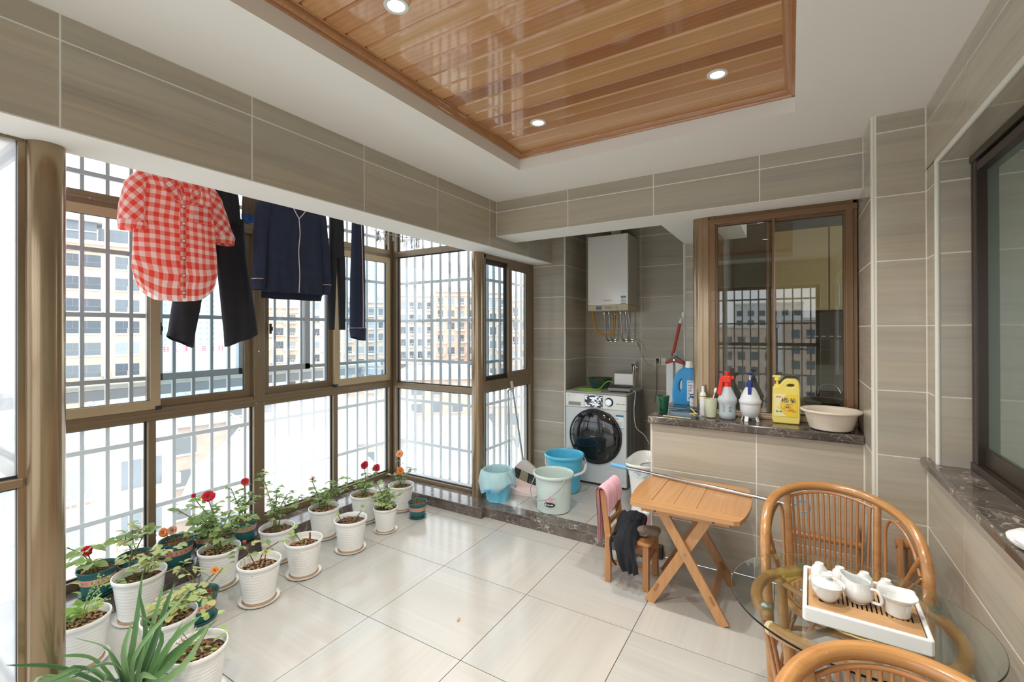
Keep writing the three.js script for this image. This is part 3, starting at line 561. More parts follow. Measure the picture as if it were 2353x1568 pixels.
// the long block across the middle of the view: separate sections with stepped roof lines
const secs = [
  [592, 688, 112, 6.4, 'beige', 'cream apartment section with dormers nearest the middle bay post'],
  [689, 786, 113, 9.2, 'pale', 'pale apartment section with stepped glazed roof behind the navy pyjama top'],
  [787, 892, 112, 8.0, 'beige', 'cream apartment section behind the hanging navy trouser leg'],
  [893, 998, 112, 9.6, 'pale', 'pale apartment section left in the far side pane'],
  [999, 1097, 110, 10.6, 'beige', 'cream apartment section with balconies right in the far side pane'],
  [1098, 1168, 98, 9.4, 'beige', 'cream apartment section seen in the slim alcove window'],
  [1170, 1224, 94, 7.4, 'pink', 'pinkish apartment section at the edge of the alcove wall']];
secs.forEach(([u0, u1, d, y1, m, label], s) => {
  setSeed(400 + s);
  const a0 = azimuthAt(u0), a1 = azimuthAt(u1), w = 2 * d * Math.tan(Math.abs(a0 - a1) / 2) - 0.3;
  const rows = []; for (let y = y1 - 3.0; y > -14; y -= 2.95) rows.push(y);
  const n = Math.max(2, Math.round(w / 2.3)), cols = []; for (let i = 0; i < n; i++) cols.push([-w / 2 + (i + 0.5) * w / n, (w / n) * (i % 2 ? 0.66 : 0.5)]);
  const b = block(label, (a0 + a1) / 2, d, w, -30, y1, 13, { wall: OUT[m] }, cols, rows, 1.6, { az: true });
  part(b, 'roof', hip(w, 12, 2.2, y1 + 0.5, 0, -6.6, 0.5), OUT.roof);
  part(b, 'stair_head', bx(-w * 0.2, w * 0.25, y1, y1 + 2.4, -0.4, -5), OUT[m]);
  const acs = [], bal = [];
  rows.forEach((y, j) => cols.forEach(([x, ww], i) => { if ((i + j + s) % 2) acs.push(box(0.75, 0.6, 0.45, Math.min(x + ww / 2 + 0.5, w / 2 - 0.4), y + rr(-0.7, 0.3), 0.25)); if (i % 2 === 0) bal.push(box(ww + 0.4, 0.16, 0.9, x, y - 0.3, 0.45), box(ww + 0.4, 0.06, 0.06, x, y + 0.5, 0.88), ...[0, 0.25, 0.5, 0.75, 1].map(t => box(0.05, 0.75, 0.05, x - ww / 2 - 0.15 + t * (ww + 0.3), y + 0.12, 0.88))); }));
  const a = part(b, 'air_conditioners', merge(acs), OUT.ac); a.userData.kind = 'stuff';
  const c = part(b, 'balcony_rails', merge(bal), OUT.trim); c.userData.kind = 'stuff';
});
// nearer low buildings with pantiled hipped roofs, seen from above
function lowHouse(label, u, d, w, dp, eave, rh, turn, m = OUT.pale, roof = OUT.roof, wins = true) {
  const f = facing(u, d), b = thing('low_building', label, 'building', f.pos, f.turn + turn);
  part(b, 'wall', uvM(bx(-w / 2, w / 2, -30, eave, 0, -dp)), m);
  part(b, 'roof', hip(w + 1.6, dp + 1.6, rh, eave, 0, -dp / 2, 0.45), roof);
  const a = (w + 1.6) / 2, c = (dp + 1.6) / 2, r = a * 0.45, ridge = [];
  for (const [p, q] of [[V(-a, eave, c), V(-r, eave + rh, 0)], [V(a, eave, c), V(r, eave + rh, 0)], [V(-r, eave + rh, 0), V(r, eave + rh, 0)]]) for (let t = 0; t < 1; t += 0.045) { const k = p.clone().lerp(q, t); ridge.push(new THREE.TorusGeometry(0.2, 0.07, 5, 8, PI).translate(k.x, k.y + 0.02, k.z - dp / 2)); }
  const rt = part(b, 'ridge_tiles', merge(ridge), OUT.trim); rt.userData.kind = 'stuff';
  const seams = []; for (let x = -a + 0.7; x < a; x += 0.9) { const reach = Math.min(1, (a - Math.abs(x)) / (a - r)); seams.push(slab(V(x, eave + 0.03, c - dp / 2), V(x, eave + rh * reach + 0.03, c * (1 - reach) - dp / 2), 0.07, 0.06, V(1, 0, 0))); }
  const sm = part(b, 'tile_seams', merge(seams), OUT.roofLight); sm.userData.kind = 'stuff';
  if (wins) for (let y = eave - 2.6; y > eave - 12; y -= 3) for (let x = -w / 2 + 1.8; x < w / 2 - 1; x += 3.4) { const o = part(b, 'window', bx(-0.85, 0.85, 0, 1.5, -0.2, 0.05), OUT.win2); o.position.set(x, y, 0); part(o, 'sill', bx(-1, 1, -0.16, 0, -0.05, 0.2), OUT.trim); }
  return b;
}
lowHouse('grey pantiled hipped roof below the left screen sash', 345, 52, 12, 9, -7.4, 2.9, 0.12, OUT.beige);
lowHouse('broad pale blue pantiled roof behind the trousers', 470, 66, 18, 11, -6.4, 2.8, -0.05, OUT.pale, OUT.roof);
lowHouse('pale pantiled roof across the middle lower panes', 665, 35, 11, 9, -9.4, 3.6, 0.06, OUT.pale, OUT.roofLight);
lowHouse('pantiled roof with round ridge tiles below the corner post', 855, 50, 11.5, 9, -10.2, 3.8, 0.06, OUT.pale, OUT.roofLight);
lowHouse('pale pantiled roof seen in the lower far side pane', 1048, 36, 9, 9, -9.6, 3.2, -0.04, OUT.pale, OUT.roofLight);
lowHouse('low roofed block below the cream section in the far pane', 1010, 78, 18, 9, -6.8, 2.2, 0, OUT.beige, OUT.roof);
lowHouse('low roofed block below the slim alcove window', 1165, 60, 9, 9, -8.4, 2.6, 0.04, OUT.beige, OUT.roofLight);
// the near house at lower left with balconies, seen steeply from above
{
  const f = facing(120, 33), b = thing('low_building', 'cream house with balconies and air conditioners at lower left', 'building', f.pos, f.turn + 0.05);
  part(b, 'wall', uvM(bx(-7, 5, -30, -4.6, 0, -10)), OUT.beige);
  part(b, 'roof_deck', uvM(bx(-7.2, 5.2, -4.6, -4.4, 0.3, -10)), OUT.roofLight);
  part(b, 'parapet', merge([bx(-7.2, 5.2, -4.4, -3.9, 0.3, 0.1), bx(5.0, 5.2, -4.4, -3.9, 0.3, -10)]), OUT.trim);
  part(b, 'roof_room', bx(-5, 0, -4.4, -2.6, -3, -8), OUT.pale);
  for (let s = 0; s < 4; s++) for (let i = 0; i < 4; i++) {
    const y = -7.4 - s * 3, x = -5.4 + i * 3;
    const o = part(b, 'window', merge([bx(-0.9, -0.03, 0, 1.6, -0.2, 0.04), bx(0.03, 0.9, 0, 1.6, -0.2, 0.04)]), i % 2 ? OUT.win2 : OUT.winLight); o.position.set(x, y, 0); part(o, 'sill', bx(-1.05, 1.05, -0.16, 0, -0.05, 0.25), OUT.trim);
    if ((i + s) % 2 === 0) part(b, 'balcony', merge([bx(x - 1.3, x + 1.3, y - 0.5, y - 0.35, 0, 1.1), bx(x - 1.3, x + 1.3, y + 0.5, y + 0.56, 1.04, 1.1), ...seq(-1.3, 1.3, 0.26).map(t => bx(x + t - 0.02, x + t + 0.02, y - 0.4, y + 0.5, 1.05, 1.09))]), OUT.trim);
    else part(b, 'air_conditioner', merge([rbox(0.85, 0.62, 0.4, 0.04, x + 1.3, y + 0.2, 0.3), new THREE.TorusGeometry(0.2, 0.02, 6, 16).translate(x + 1.25, y + 0.2, 0.51)]), OUT.ac);
  }
}

// blocks on the other side of the building, which the kitchen window mirrors
{
  const mk = (label, x, z, w, y1, mat, pitch) => { const b = thing('apartment_building', label, 'building', [x, 0, z], PI); part(b, 'wall', uvM(bx(-w / 2, w / 2, -30, y1, 0, -12)), mat); part(b, 'roof_edge', bx(-w / 2 - 0.2, w / 2 + 0.2, y1, y1 + 0.5, 0.4, -12), OUT.trim); for (let y = y1 - 2.6; y > -16; y -= 2.95) for (let k = 0; k < Math.floor(w / pitch); k++) { const o = part(b, 'window', box(pitch * 0.55, 1.6, 0.2), OUT.win); o.position.set(-w / 2 + (k + 0.5) * pitch, y, 0); } };
  mk('cream block mirrored in the left kitchen pane', -9, 95, 13, 1.8, OUT.beige, 2.4);
  mk('cream block mirrored in the right kitchen pane', 5, 96, 13, 3.2, OUT.beige, 2.4);
  mk('pale high block mirrored above the cream ones', -6, 150, 18, 9, OUT.white, 3);
}
// ---------------------------------------------------------------- pot plants
const leafMat = (r, g, b) => phys(srgb(r, g, b), 0.75, { transmission: 0.35, thickness: 0, side: THREE.DoubleSide });
const LM = [leafMat(146, 170, 98), leafMat(170, 190, 120), leafMat(122, 152, 90), leafMat(186, 200, 134), leafMat(196, 190, 122)];
const limeM = [leafMat(164, 196, 96), leafMat(188, 208, 120), leafMat(140, 178, 84)];
const stemM = std(srgb(104, 116, 66), 0.7), woodyM = std(srgb(112, 84, 58), 0.8), drySt = std(srgb(140, 96, 66), 0.8);
function leafGeo(len, wid, fold, curl) {
  const n = 5, pos = [], idx = [], uv = [];
  for (let i = 0; i <= n; i++) { const t = i / n, w = wid / 2 * Math.pow(Math.sin(PI * Math.pow(t, 0.72)), 0.8) * (t > 0.98 ? 0 : 1), y = -curl * t * t * len; pos.push(-w, y + fold * w, t * len, 0, y, t * len, w, y + fold * w, t * len); uv.push(0, t, 0.5, t, 1, t); }
  for (let i = 0; i < n; i++) { const a = i * 3; idx.push(a, a + 3, a + 1, a + 1, a + 3, a + 4, a + 1, a + 4, a + 2, a + 2, a + 4, a + 5); }
  const g = new THREE.BufferGeometry(); g.setAttribute('position', new THREE.Float32BufferAttribute(pos, 3)); g.setAttribute('uv', new THREE.Float32BufferAttribute(uv, 2)); g.setIndex(idx); g.computeVertexNormals(); return g;
}
const LG = [leafGeo(1, 0.72, 0.25, 0.15), leafGeo(1, 0.62, 0.35, 0.3), leafGeo(1, 0.8, 0.15, 0.05)];
const LGn = [leafGeo(1, 0.34, 0.3, 0.25), leafGeo(1, 0.28, 0.4, 0.4)];
const qTmp = new THREE.Quaternion();
function leafAt(parent, p, dir, size, mats, geos = LG, roll = 0) {
  const o = part(parent, 'leaf', geos[Math.floor(rnd() * geos.length)], mats[Math.floor(rnd() * mats.length)]);
  const z = dir.clone().normalize(); let up = V(rr(-0.4, 0.4), 1, rr(-0.4, 0.4)); const x = up.cross(z).normalize(); const y = z.clone().cross(x);
  o.quaternion.setFromRotationMatrix(new THREE.Matrix4().makeBasis(x, y, z)).multiply(qTmp.setFromAxisAngle(V(0, 0, 1), roll + rr(-0.5, 0.5)));
  o.position.copy(p); o.scale.setScalar(size); return o;
}
function roseFlower(parent, p, R, col, look = 'full') {
  if (look !== 'bud') R *= 0.86;
  const petals = [], rings = look === 'open' ? [[5, 0.16, 0.3, 0.5], [7, 0.3, 0.75, 0.32], [8, 0.4, 1, 0.12]] : look === 'bud' ? [[3, 0.1, 0.25, 1.2], [4, 0.2, 0.45, 1.25]] : [[3, 0.03, 0.14, 0.95], [4, 0.1, 0.3, 0.95], [5, 0.18, 0.5, 0.85], [6, 0.28, 0.72, 0.62], [6, 0.36, 0.86, 0.36]];
  rings.forEach(([n, r0, r1, h], k) => { for (let i = 0; i < n; i++) {
    const th = (i / n + k * 0.21) * 2 * PI, half = PI / n * 1.35, ring = [];
    const pr1 = r1 * rr(0.84, 1.12), ph = rr(-0.08, 0.12); for (let a = 0; a <= 3; a++) { const row = []; for (let b = 0; b <= 4; b++) { const t = a / 3, ang = th + (b / 2 - 1) * half * (0.6 + 0.4 * Math.sin(PI * (0.25 + t * 0.6))), rad = R * (r0 + (pr1 - r0) * Math.pow(t, 1.4)), y = R * (h * t * (1.15 - 0.35 * t) - 0.12 * Math.abs(b - 2) * t * 0.5 + ph * t + rr(-0.05, 0.05)); row.push(V(Math.cos(ang) * rad, y, Math.sin(ang) * rad)); } ring.push(row); }
    petals.push(loft(ring, { closed: false }));
  } });
  const o = part(parent, 'blossom', merge(petals), phys(col, 0.7, { side: THREE.DoubleSide, sheen: 0.4, sheenColor: new THREE.Color(0xffffff) }));
  o.position.copy(p); o.quaternion.setFromUnitVectors(V(0, 1, 0), V(0.72 + rr(-0.15, 0.15), 0.55, 0.45 + rr(-0.2, 0.2)).normalize()); 
  if (look === 'open') part(o, 'flower_centre', new THREE.SphereGeometry(R * 0.16, 8, 6).translate(0, R * 0.16, 0), std(srgb(196, 150, 50), 0.8));
  const sep = part(parent, 'sepal', cyl(R * 0.12, R * 0.22, R * 0.3, 0, -R * 0.25, 0, 8), stemM); sep.position.copy(p);
  return o;
}
// canes: [tip x, tip y, tip z, leafy sprays]; y measured from the ground the pot stands on
function rose(parent, y0, canes, { size = 0.03, mats = [LM[0], LM[1], LM[2]], spray = 5, leafFrom = 0.3, cane = stemM, bare = 0 } = {}) {
  for (let [tx, ty, tz, n] of canes) {
    const b = V(rr(-0.02, 0.02), y0 - 0.01, rr(-0.02, 0.02)), t = V(tx, ty, tz), m = b.clone().lerp(t, 0.5).add(V(rr(-0.025, 0.025) - tx * 0.15, 0.02, rr(-0.025, 0.025) - tz * 0.15));
    const cv = new THREE.CatmullRomCurve3([b, m, t]), gs = [new THREE.TubeGeometry(cv, 12, 0.0028, 6)];
    n = Math.round(n * 1.35);
    for (let i = 0; i < n; i++) {
      const s = leafFrom + (1 - leafFrom) * (i + 0.6) / n, p = cv.getPoint(Math.min(1, s)), a = i * 2.4 + rr(0, 1), L = rr(0.03, 0.055) * (size / 0.03);
      const dir = V(Math.cos(a), rr(0.1, 0.7), Math.sin(a)).normalize(), e = p.clone().addScaledVector(dir, L);
      gs.push(bar(p, e, 0.0012, 4));
      leafAt(parent, e, dir.clone().add(V(0, -0.35, 0)), size * rr(1.1, 1.45), mats);
      const sd = V(-dir.z, 0, dir.x).normalize();
      for (let k = 0; k < (spray - 1) / 2; k++) for (const q of [-1, 1]) leafAt(parent, e.clone().addScaledVector(dir, -L * (0.2 + 0.42 * k)), sd.clone().multiplyScalar(q).addScaledVector(dir, 0.5).add(V(0, rr(-0.3, 0.1), 0)), size * rr(0.9, 1.25) * (1 - 0.12 * k), mats);
    }
    part(parent, 'cane', merge(gs), cane);
  }
}
// shared pot shapes (unit size: white pot 0.2 m tall, green pot 0.125 m tall)
const whitePotGeo = (() => { const p = [[0.0, 0.004], [0.072, 0.004], [0.0755, 0.008]], H = 0.2, n = 11; for (let i = 0; i < n; i++) { const a = 0.012 + (H - 0.034) * i / n, b = 0.012 + (H - 0.034) * (i + 1) / n, r = y => 0.0765 + (0.1005 - 0.0765) * (y / H); p.push([r(a) - 0.0016, a], [r(a) + 0.0004, a + 0.003], [r(b), b - 0.003]); } p.push([0.0985, 0.178], [0.1035, 0.181], [0.105, 0.19], [0.1045, 0.198], [0.1015, 0.2], [0.0985, 0.198], [0.0955, 0.178], [0.092, 0.14], [0, 0.14]); return lathe(p, 44); })();
const saucerGeo = lathe([[0, 0.002], [0.088, 0.002], [0.096, 0.006], [0.1, 0.016], [0.0985, 0.018], [0.094, 0.0075], [0, 0.006]], 44);
const greenPotGeo = lathe([[0, 0.003], [0.055, 0.003], [0.058, 0.008], [0.0735, 0.108], [0.079, 0.114], [0.081, 0.122], [0.0795, 0.125], [0.0765, 0.124], [0.071, 0.108], [0.068, 0.088], [0, 0.088]], 40);
const greenSaucerGeo = lathe([[0, 0.001], [0.062, 0.001], [0.07, 0.006], [0.0735, 0.015], [0.0715, 0.016], [0.067, 0.007], [0, 0.005]], 40);
const bandGeo = new THREE.CylinderGeometry(0.0716, 0.0668, 0.03, 48, 1, true).translate(0, 0.075, 0);
const chips = k => { setSeed(900 + k); const l = []; for (let i = 0; i < 110; i++) { const r = Math.sqrt(rnd()) * 0.088, a = rnd() * 6.283, g = new THREE.TetrahedronGeometry(rr(0.006, 0.013)).scale(1.5, 0.45, 0.8).rotateX(rr(-0.5, 0.5)).rotateY(rr(0, 6)); l.push(g.translate(Math.cos(a) * r, rr(-0.002, 0.006), Math.sin(a) * r)); } return merge(l); };
const chipG = [chips(0), chips(1), chips(2)];
const soilGeo = (() => { const g = new THREE.CircleGeometry(0.0945, 28, 0, 2 * PI).rotateX(-PI / 2); return g; })();
const potWhite = phys(srgb(242, 241, 238), 0.25, { clearcoat: 0.5, clearcoatRoughness: 0.15 }), potGreen = phys(srgb(44, 104, 104), 0.35), saucerW = phys(srgb(240, 240, 238), 0.3), rustM = std(srgb(178, 138, 96), 0.85);
const bandTex = canvasTex(1024, 144, (g, w, h) => { g.fillStyle = '#e3a68e'; g.fillRect(0, 0, w, h); g.fillStyle = '#7a5348'; g.font = 'bold 92px serif'; g.textAlign = 'center'; g.textBaseline = 'middle'; [...'MUJINGHAO'].forEach((c, i) => g.fillText(c, 60 + i * 100, h / 2 + 4)); g.beginPath(); g.arc(968, 72, 24, 0, 7); g.fill(); g.fillStyle = '#e3a68e'; g.beginPath(); g.arc(968, 72, 11, 0, 7); g.fill(); });
bandTex.wrapS = THREE.RepeatWrapping; bandTex.repeat.set(2, 1);
const bandM = std(0xffffff, 0.5, { map: bandTex });
function whitePot(label, x, z, s = 1, { soilDrop = 0.03, stain = 0.6, y = 0, chip = 0, saucer = true } = {}) {
  const t = thing('potted_rose', label, 'pot plant', [x, y, z], rr(0, 6), 'pot plants by the bay window');
  const p = part(t, 'pot', whitePotGeo, potWhite); p.scale.setScalar(s); p.position.y = 0.007 * s;
  if (saucer) { const q = part(t, 'saucer', saucerGeo, saucerW); q.scale.setScalar(s); if (stain) { const r = part(t, 'lime_stain', new THREE.TorusGeometry(0.0785, 0.0035, 6, 40).rotateX(PI / 2).scale(1, 1.1, 1), rustM, 'brown water stain at the foot of the pot'); r.scale.setScalar(s); r.position.y = 0.012 * s; } }
  const sy = (0.207 - soilDrop) * s, so = part(t, 'soil', soilGeo, M.soil); so.position.y = sy; so.scale.setScalar(s * 0.99);
  const c = part(t, 'bark_chips', chipG[chip % 3], chip % 2 ? M.barkB : M.barkA); c.userData.kind = 'stuff'; c.position.y = sy + 0.003; c.scale.setScalar(s); c.rotation.y = chip * 1.7;
  t.rotation.y = 0; t.userData.sy = undefined; delete t.userData.sy;
  return [t, sy];
}
function greenPot(label, x, z, s, y, turn, chip = 0) {
  const t = thing('potted_rose', label, 'pot plant', [x, y, z], 0, 'pot plants by the bay window');
  const q = part(t, 'saucer', greenSaucerGeo, potGreen); q.scale.setScalar(s);
  const p = part(t, 'pot', greenPotGeo, potGreen); p.scale.setScalar(s); p.position.y = 0.005 * s;
  const b = part(p, 'lettered_band', bandGeo, bandM, 'salmon band with brown lettering'); b.rotation.y = turn;
  const sy = 0.112 * s, so = part(t, 'soil', soilGeo, M.soil); so.position.y = sy; so.scale.setScalar(s * 0.75);
  const c = part(t, 'bark_chips', chipG[chip % 3], M.barkA); c.userData.kind = 'stuff'; c.position.y = sy + 0.002; c.scale.setScalar(s * 0.74); c.rotation.y = chip;
  return [t, sy];
}
const RED = srgb(214, 38, 52), CORAL = srgb(226, 66, 66), ORANGE = srgb(242, 138, 66), PEACH = srgb(246, 176, 122), BLUSH = srgb(244, 190, 158);
setSeed(77);
{ const [t, y] = whitePot('white ribbed pot with two orange blossoms in the far bay corner', -2.70, -2.68, 0.97, { chip: 0 });
  rose(t, y, [[-0.01, 0.43, 0.0, 4], [0.0, 0.3, 0.0, 4], [0.08, 0.34, -0.04, 5], [-0.07, 0.27, 0.03, 5]], { size: 0.021, mats: [LM[1], LM[2], LM[4]] });
  roseFlower(t, V(-0.008, 0.445, 0.006), 0.034, PEACH, 'open'); roseFlower(t, V(0.003, 0.31, 0.01), 0.036, ORANGE, 'open'); }
{ const [t, y] = greenPot('small green lettered pot with only a bare stub, alone by the far kerb', -2.474, -2.63, 0.93, 0, -1.9, 0);
  part(t, 'stub', merge([bar(V(-0.02, y, 0), V(0.0, y + 0.05, 0.01), 0.003), bar(V(-0.01, y, 0.01), V(-0.03, y + 0.04, 0), 0.003)]), stemM); }
{ const [t, y] = whitePot('small white ribbed pot with dense pale green leaves, right end of the front row', -2.507, -2.335, 0.84, { chip: 2 });
  rose(t, y, [[-0.09, 0.24, 0.05, 6], [-0.05, 0.33, 0.03, 6], [0.02, 0.31, -0.02, 6], [0.1, 0.26, -0.05, 6], [0.05, 0.2, 0.06, 5], [-0.02, 0.22, -0.06, 5]], { size: 0.027, mats: [LM[1], LM[3], LM[0]] }); }
{ const [t, y] = whitePot('white ribbed pot with two crimson roses side by side', -2.776, -2.375, 1, { chip: 1 });
  rose(t, y, [[0.0, 0.4, 0, 4], [0.075, 0.38, -0.045, 4], [-0.08, 0.3, 0.04, 5], [0.05, 0.29, 0.04, 5], [-0.04, 0.27, -0.05, 5]], { size: 0.026, mats: [LM[1], LM[0], LM[2]] });
  roseFlower(t, V(0.002, 0.418, 0), 0.04, srgb(206, 34, 60)); roseFlower(t, V(0.078, 0.395, -0.045), 0.038, srgb(206, 34, 60)); }
{ const [t, y] = whitePot('white ribbed pot with only two short green shoots, third from the right in front', -2.49, -2.015, 1, { chip: 0 });
  part(t, 'shoot', bar(V(0.02, y, 0), V(0.07, y + 0.08, -0.03), 0.003), stemM); part(t, 'shoot', bar(V(-0.05, y, 0.03), V(-0.06, y + 0.05, 0.05), 0.0025), stemM);
  for (const p of [V(0.07, y + 0.08, -0.03), V(0.075, y + 0.1, -0.035), V(-0.06, y + 0.05, 0.05), V(0.05, y + 0.05, -0.02)]) leafAt(t, p, V(rr(-1, 1), 0.6, rr(-1, 1)), 0.03, limeM); }
{ const [t, y] = whitePot('white ribbed pot with one tiny coral rosebud, beside the kerb', -2.808, -2.047, 1, { chip: 1 });
  rose(t, y, [[-0.07, 0.38, 0.044, 4], [0.09, 0.4, -0.056, 6], [0.11, 0.34, -0.07, 6], [-0.06, 0.27, 0.06, 5], [-0.02, 0.25, -0.02, 4]], { size: 0.03, mats: [LM[0], LM[2], LM[1]] });
  roseFlower(t, V(-0.07, 0.395, 0.044), 0.018, CORAL, 'bud'); }
{ const [t, y] = whitePot('white ribbed pot with a pruned stump and few fresh leaves, mid front row', -2.48, -1.668, 1, { chip: 1, soilDrop: 0.045 });
  part(t, 'stump', bar(V(0.03, y, -0.02), V(0.03, y + 0.08, -0.02), 0.005), woodyM); part(t, 'shoot', bar(V(0.01, y, 0), V(-0.05, y + 0.08, 0.03), 0.003), stemM);
  for (let i = 0; i < 14; i++) leafAt(t, V(-0.05 + rr(-0.04, 0.04), y + rr(0.04, 0.1), 0.03 + rr(-0.03, 0.03)), V(rr(-1, 1), rr(-0.2, 0.4), rr(-1, 1)), rr(0.025, 0.036), [limeM[0], limeM[2], LM[1]]); }
{ const [t, y] = whitePot('white ribbed pot with the tallest flowerless rose, in front of the middle bay post', -2.78, -1.685, 1, { chip: 2 });
  rose(t, y, [[-0.085, 0.555, 0.053, 7], [0.0, 0.44, 0.0, 6], [0.055, 0.41, -0.033, 6], [0.12, 0.38, -0.07, 6], [0.05, 0.36, 0.05, 5]], { size: 0.025, mats: [LM[0], LM[2], LM[1]], leafFrom: 0.45 });
  for (let i = 0; i < 5; i++) leafAt(t, V(-0.085 + rr(-0.02, 0.02), 0.5 + i * 0.015, 0.05), V(rr(-1, 1), 0.4, rr(-1, 1)), 0.03, [LM[4], LM[3]]); }
{ const [t, y] = whitePot('white ribbed pot with a single pink bud, brown ring at its foot, front row', -2.444, -1.382, 1.02, { chip: 1, soilDrop: 0.042 });
  rose(t, y, [[-0.068, 0.29, 0.042, 3], [0.088, 0.31, -0.054, 2], [0.04, 0.28, -0.02, 1]], { size: 0.03, mats: [LM[0], LM[2], LM[4]], cane: woodyM, spray: 3, leafFrom: 0.5 });
  for (let i = 0; i < 4; i++) leafAt(t, V(-0.11, 0.2 + i * 0.025, 0.07), V(-1, rr(-0.5, 0.3), 0.6), 0.042, [LM[0], LM[2]]);
  roseFlower(t, V(-0.068, 0.305, 0.042), 0.019, srgb(240, 120, 120), 'bud'); }
{ const [t, y] = whitePot('white ribbed pot with a bushy rose and one large red bloom on the left', -2.787, -1.346, 1.02, { chip: 1 });
  rose(t, y, [[-0.05, 0.48, 0.033, 5], [-0.117, 0.485, 0.073, 4], [-0.198, 0.42, 0.122, 6], [-0.13, 0.36, 0.03, 6], [0.05, 0.42, -0.04, 6], [-0.04, 0.36, 0.08, 6], [0.1, 0.38, -0.09, 5], [-0.08, 0.3, 0.1, 5]], { size: 0.036, mats: [LM[0], LM[1], LM[2]] });
  roseFlower(t, V(-0.052, 0.5, 0.033), 0.045, srgb(222, 40, 58)); roseFlower(t, V(-0.117, 0.5, 0.073), 0.026, srgb(222, 60, 70), 'bud'); }
{ const [t, y] = greenPot('green pot on the kerb with a coral-red rose right of the bushy one', -3.075, -1.64, 1.0, PLAT, -0.4, 1);
  rose(t, y, [[0.0, 0.35, 0.0, 4], [-0.076, 0.33, 0.047, 5], [0.06, 0.3, -0.03, 5], [-0.05, 0.24, -0.03, 4]], { size: 0.028 }); roseFlower(t, V(0, 0.372, 0), 0.032, srgb(222, 52, 60)); }
{ const [t, y] = greenPot('green pot on the kerb half hidden behind the bushy red rose', -3.11, -1.44, 1.0, PLAT, 0.2, 2);
  rose(t, y, [[0.04, 0.24, -0.03, 4], [-0.02, 0.22, 0.02, 3]], { size: 0.026 }); }
{ const [t, y] = greenPot('green lettered pot on the kerb with an orange and a blush flower at its rim', -3.08, -1.255, 1.12, PLAT, 0.35, 0);
  part(t, 'stub', bar(V(-0.02, y, 0), V(-0.05, y + 0.04, 0.03), 0.003), stemM); part(t, 'stub', bar(V(-0.01, y, 0), V(-0.02, y + 0.05, 0.01), 0.003), stemM);
  roseFlower(t, V(-0.065, 0.182, 0.04), 0.032, ORANGE, 'open'); roseFlower(t, V(-0.02, 0.195, 0.014), 0.036, BLUSH); }
{ const [t, y] = greenPot('green pot on the kerb with a spindly leafy rose, no flowers', -3.085, -1.06, 1.05, PLAT, 2.0, 1);
  rose(t, y, [[-0.02, 0.27, 0.01, 4], [0.05, 0.26, -0.03, 5], [-0.06, 0.24, 0.03, 3]], { size: 0.034, mats: [LM[2], LM[0], LM[4]], leafFrom: 0.6 }); }
{ const [t, y] = greenPot('green lettered pot at the left end of the kerb with one scarlet flower', -3.09, -0.9, 1.08, PLAT, 0.2, 2);
  rose(t, y, [[-0.045, 0.21, 0.03, 3], [-0.13, 0.24, 0.085, 3], [-0.03, 0.16, 0.07, 2]], { size: 0.046, mats: [LM[1], LM[0]], spray: 3 });
  roseFlower(t, V(-0.04, 0.222, 0.03), 0.034, srgb(222, 28, 40)); }
{ const [t, y] = whitePot('large white ribbed pot in front of the left kerb, weedy and flowerless', -2.82, -0.985, 1.08, { chip: 0, soilDrop: 0.04 });
  rose(t, y, [[0.154, 0.34, -0.094, 6], [0.1, 0.28, -0.03, 5], [-0.03, 0.33, 0.02, 4]], { size: 0.032, mats: [LM[3], LM[4], LM[1]] });
  for (let i = 0; i < 10; i++) leafAt(t, V(rr(-0.1, 0.02), y + rr(0, 0.03), rr(0, 0.1)), V(rr(-1, 0), 0.1, rr(0, 1)), 0.05, limeM, LGn); }
{ const [t, y] = whitePot('white ribbed pot with lime-green weeds beside the near round column', -2.64, -0.71, 1, { chip: 1, soilDrop: 0.035 });
  for (let i = 0; i < 30; i++) { const a = rr(0, 6.28), d = V(Math.cos(a), rr(0.1, 0.9), Math.sin(a)); leafAt(t, V(rr(-0.07, 0.07), y + rr(0.02, 0.09), rr(-0.07, 0.07)), d, rr(0.03, 0.05), limeM, LG); }
  const sprig = []; for (let k = 0; k < 5; k++) { const e = V(rr(-0.06, 0.18), y + rr(0.08, 0.22), rr(-0.16, 0.05)); sprig.push(tube([V(0, y, 0), e.clone().multiplyScalar(0.5).add(V(0, y * 0.5 + 0.04, 0)), e], 0.0012, 10, 5)); for (let j = 0; j < 14; j++) sprig.push(new THREE.SphereGeometry(0.0035, 5, 4).translate(e.x * (0.5 + j / 26), y + (e.y - y) * (0.55 + j / 30) + rr(0, 0.02), e.z * (0.5 + j / 26) + rr(-0.012, 0.012))); }
  part(t, 'seed_sprays', merge(sprig), limeM[1]).userData.kind = 'stuff';
  for (let j = 0; j < 5; j++) leafAt(t, V(0.0, y + 0.08 + j * 0.045, 0.0), V(rr(-1, 1), 0.5, rr(-1, 1)), 0.04, limeM); }
{ const [t, y] = whitePot('white ribbed pot behind the orchid with yellowing trailing leaves', -2.33, -0.92, 1, { chip: 1, stain: 0 });
  rose(t, y, [[0.1, 0.3, -0.06, 5], [0.05, 0.27, 0.03, 5], [0.16, 0.27, -0.1, 5], [-0.06, 0.24, 0.03, 4]], { size: 0.033, mats: [LM[3], LM[1], LM[4]] }); }
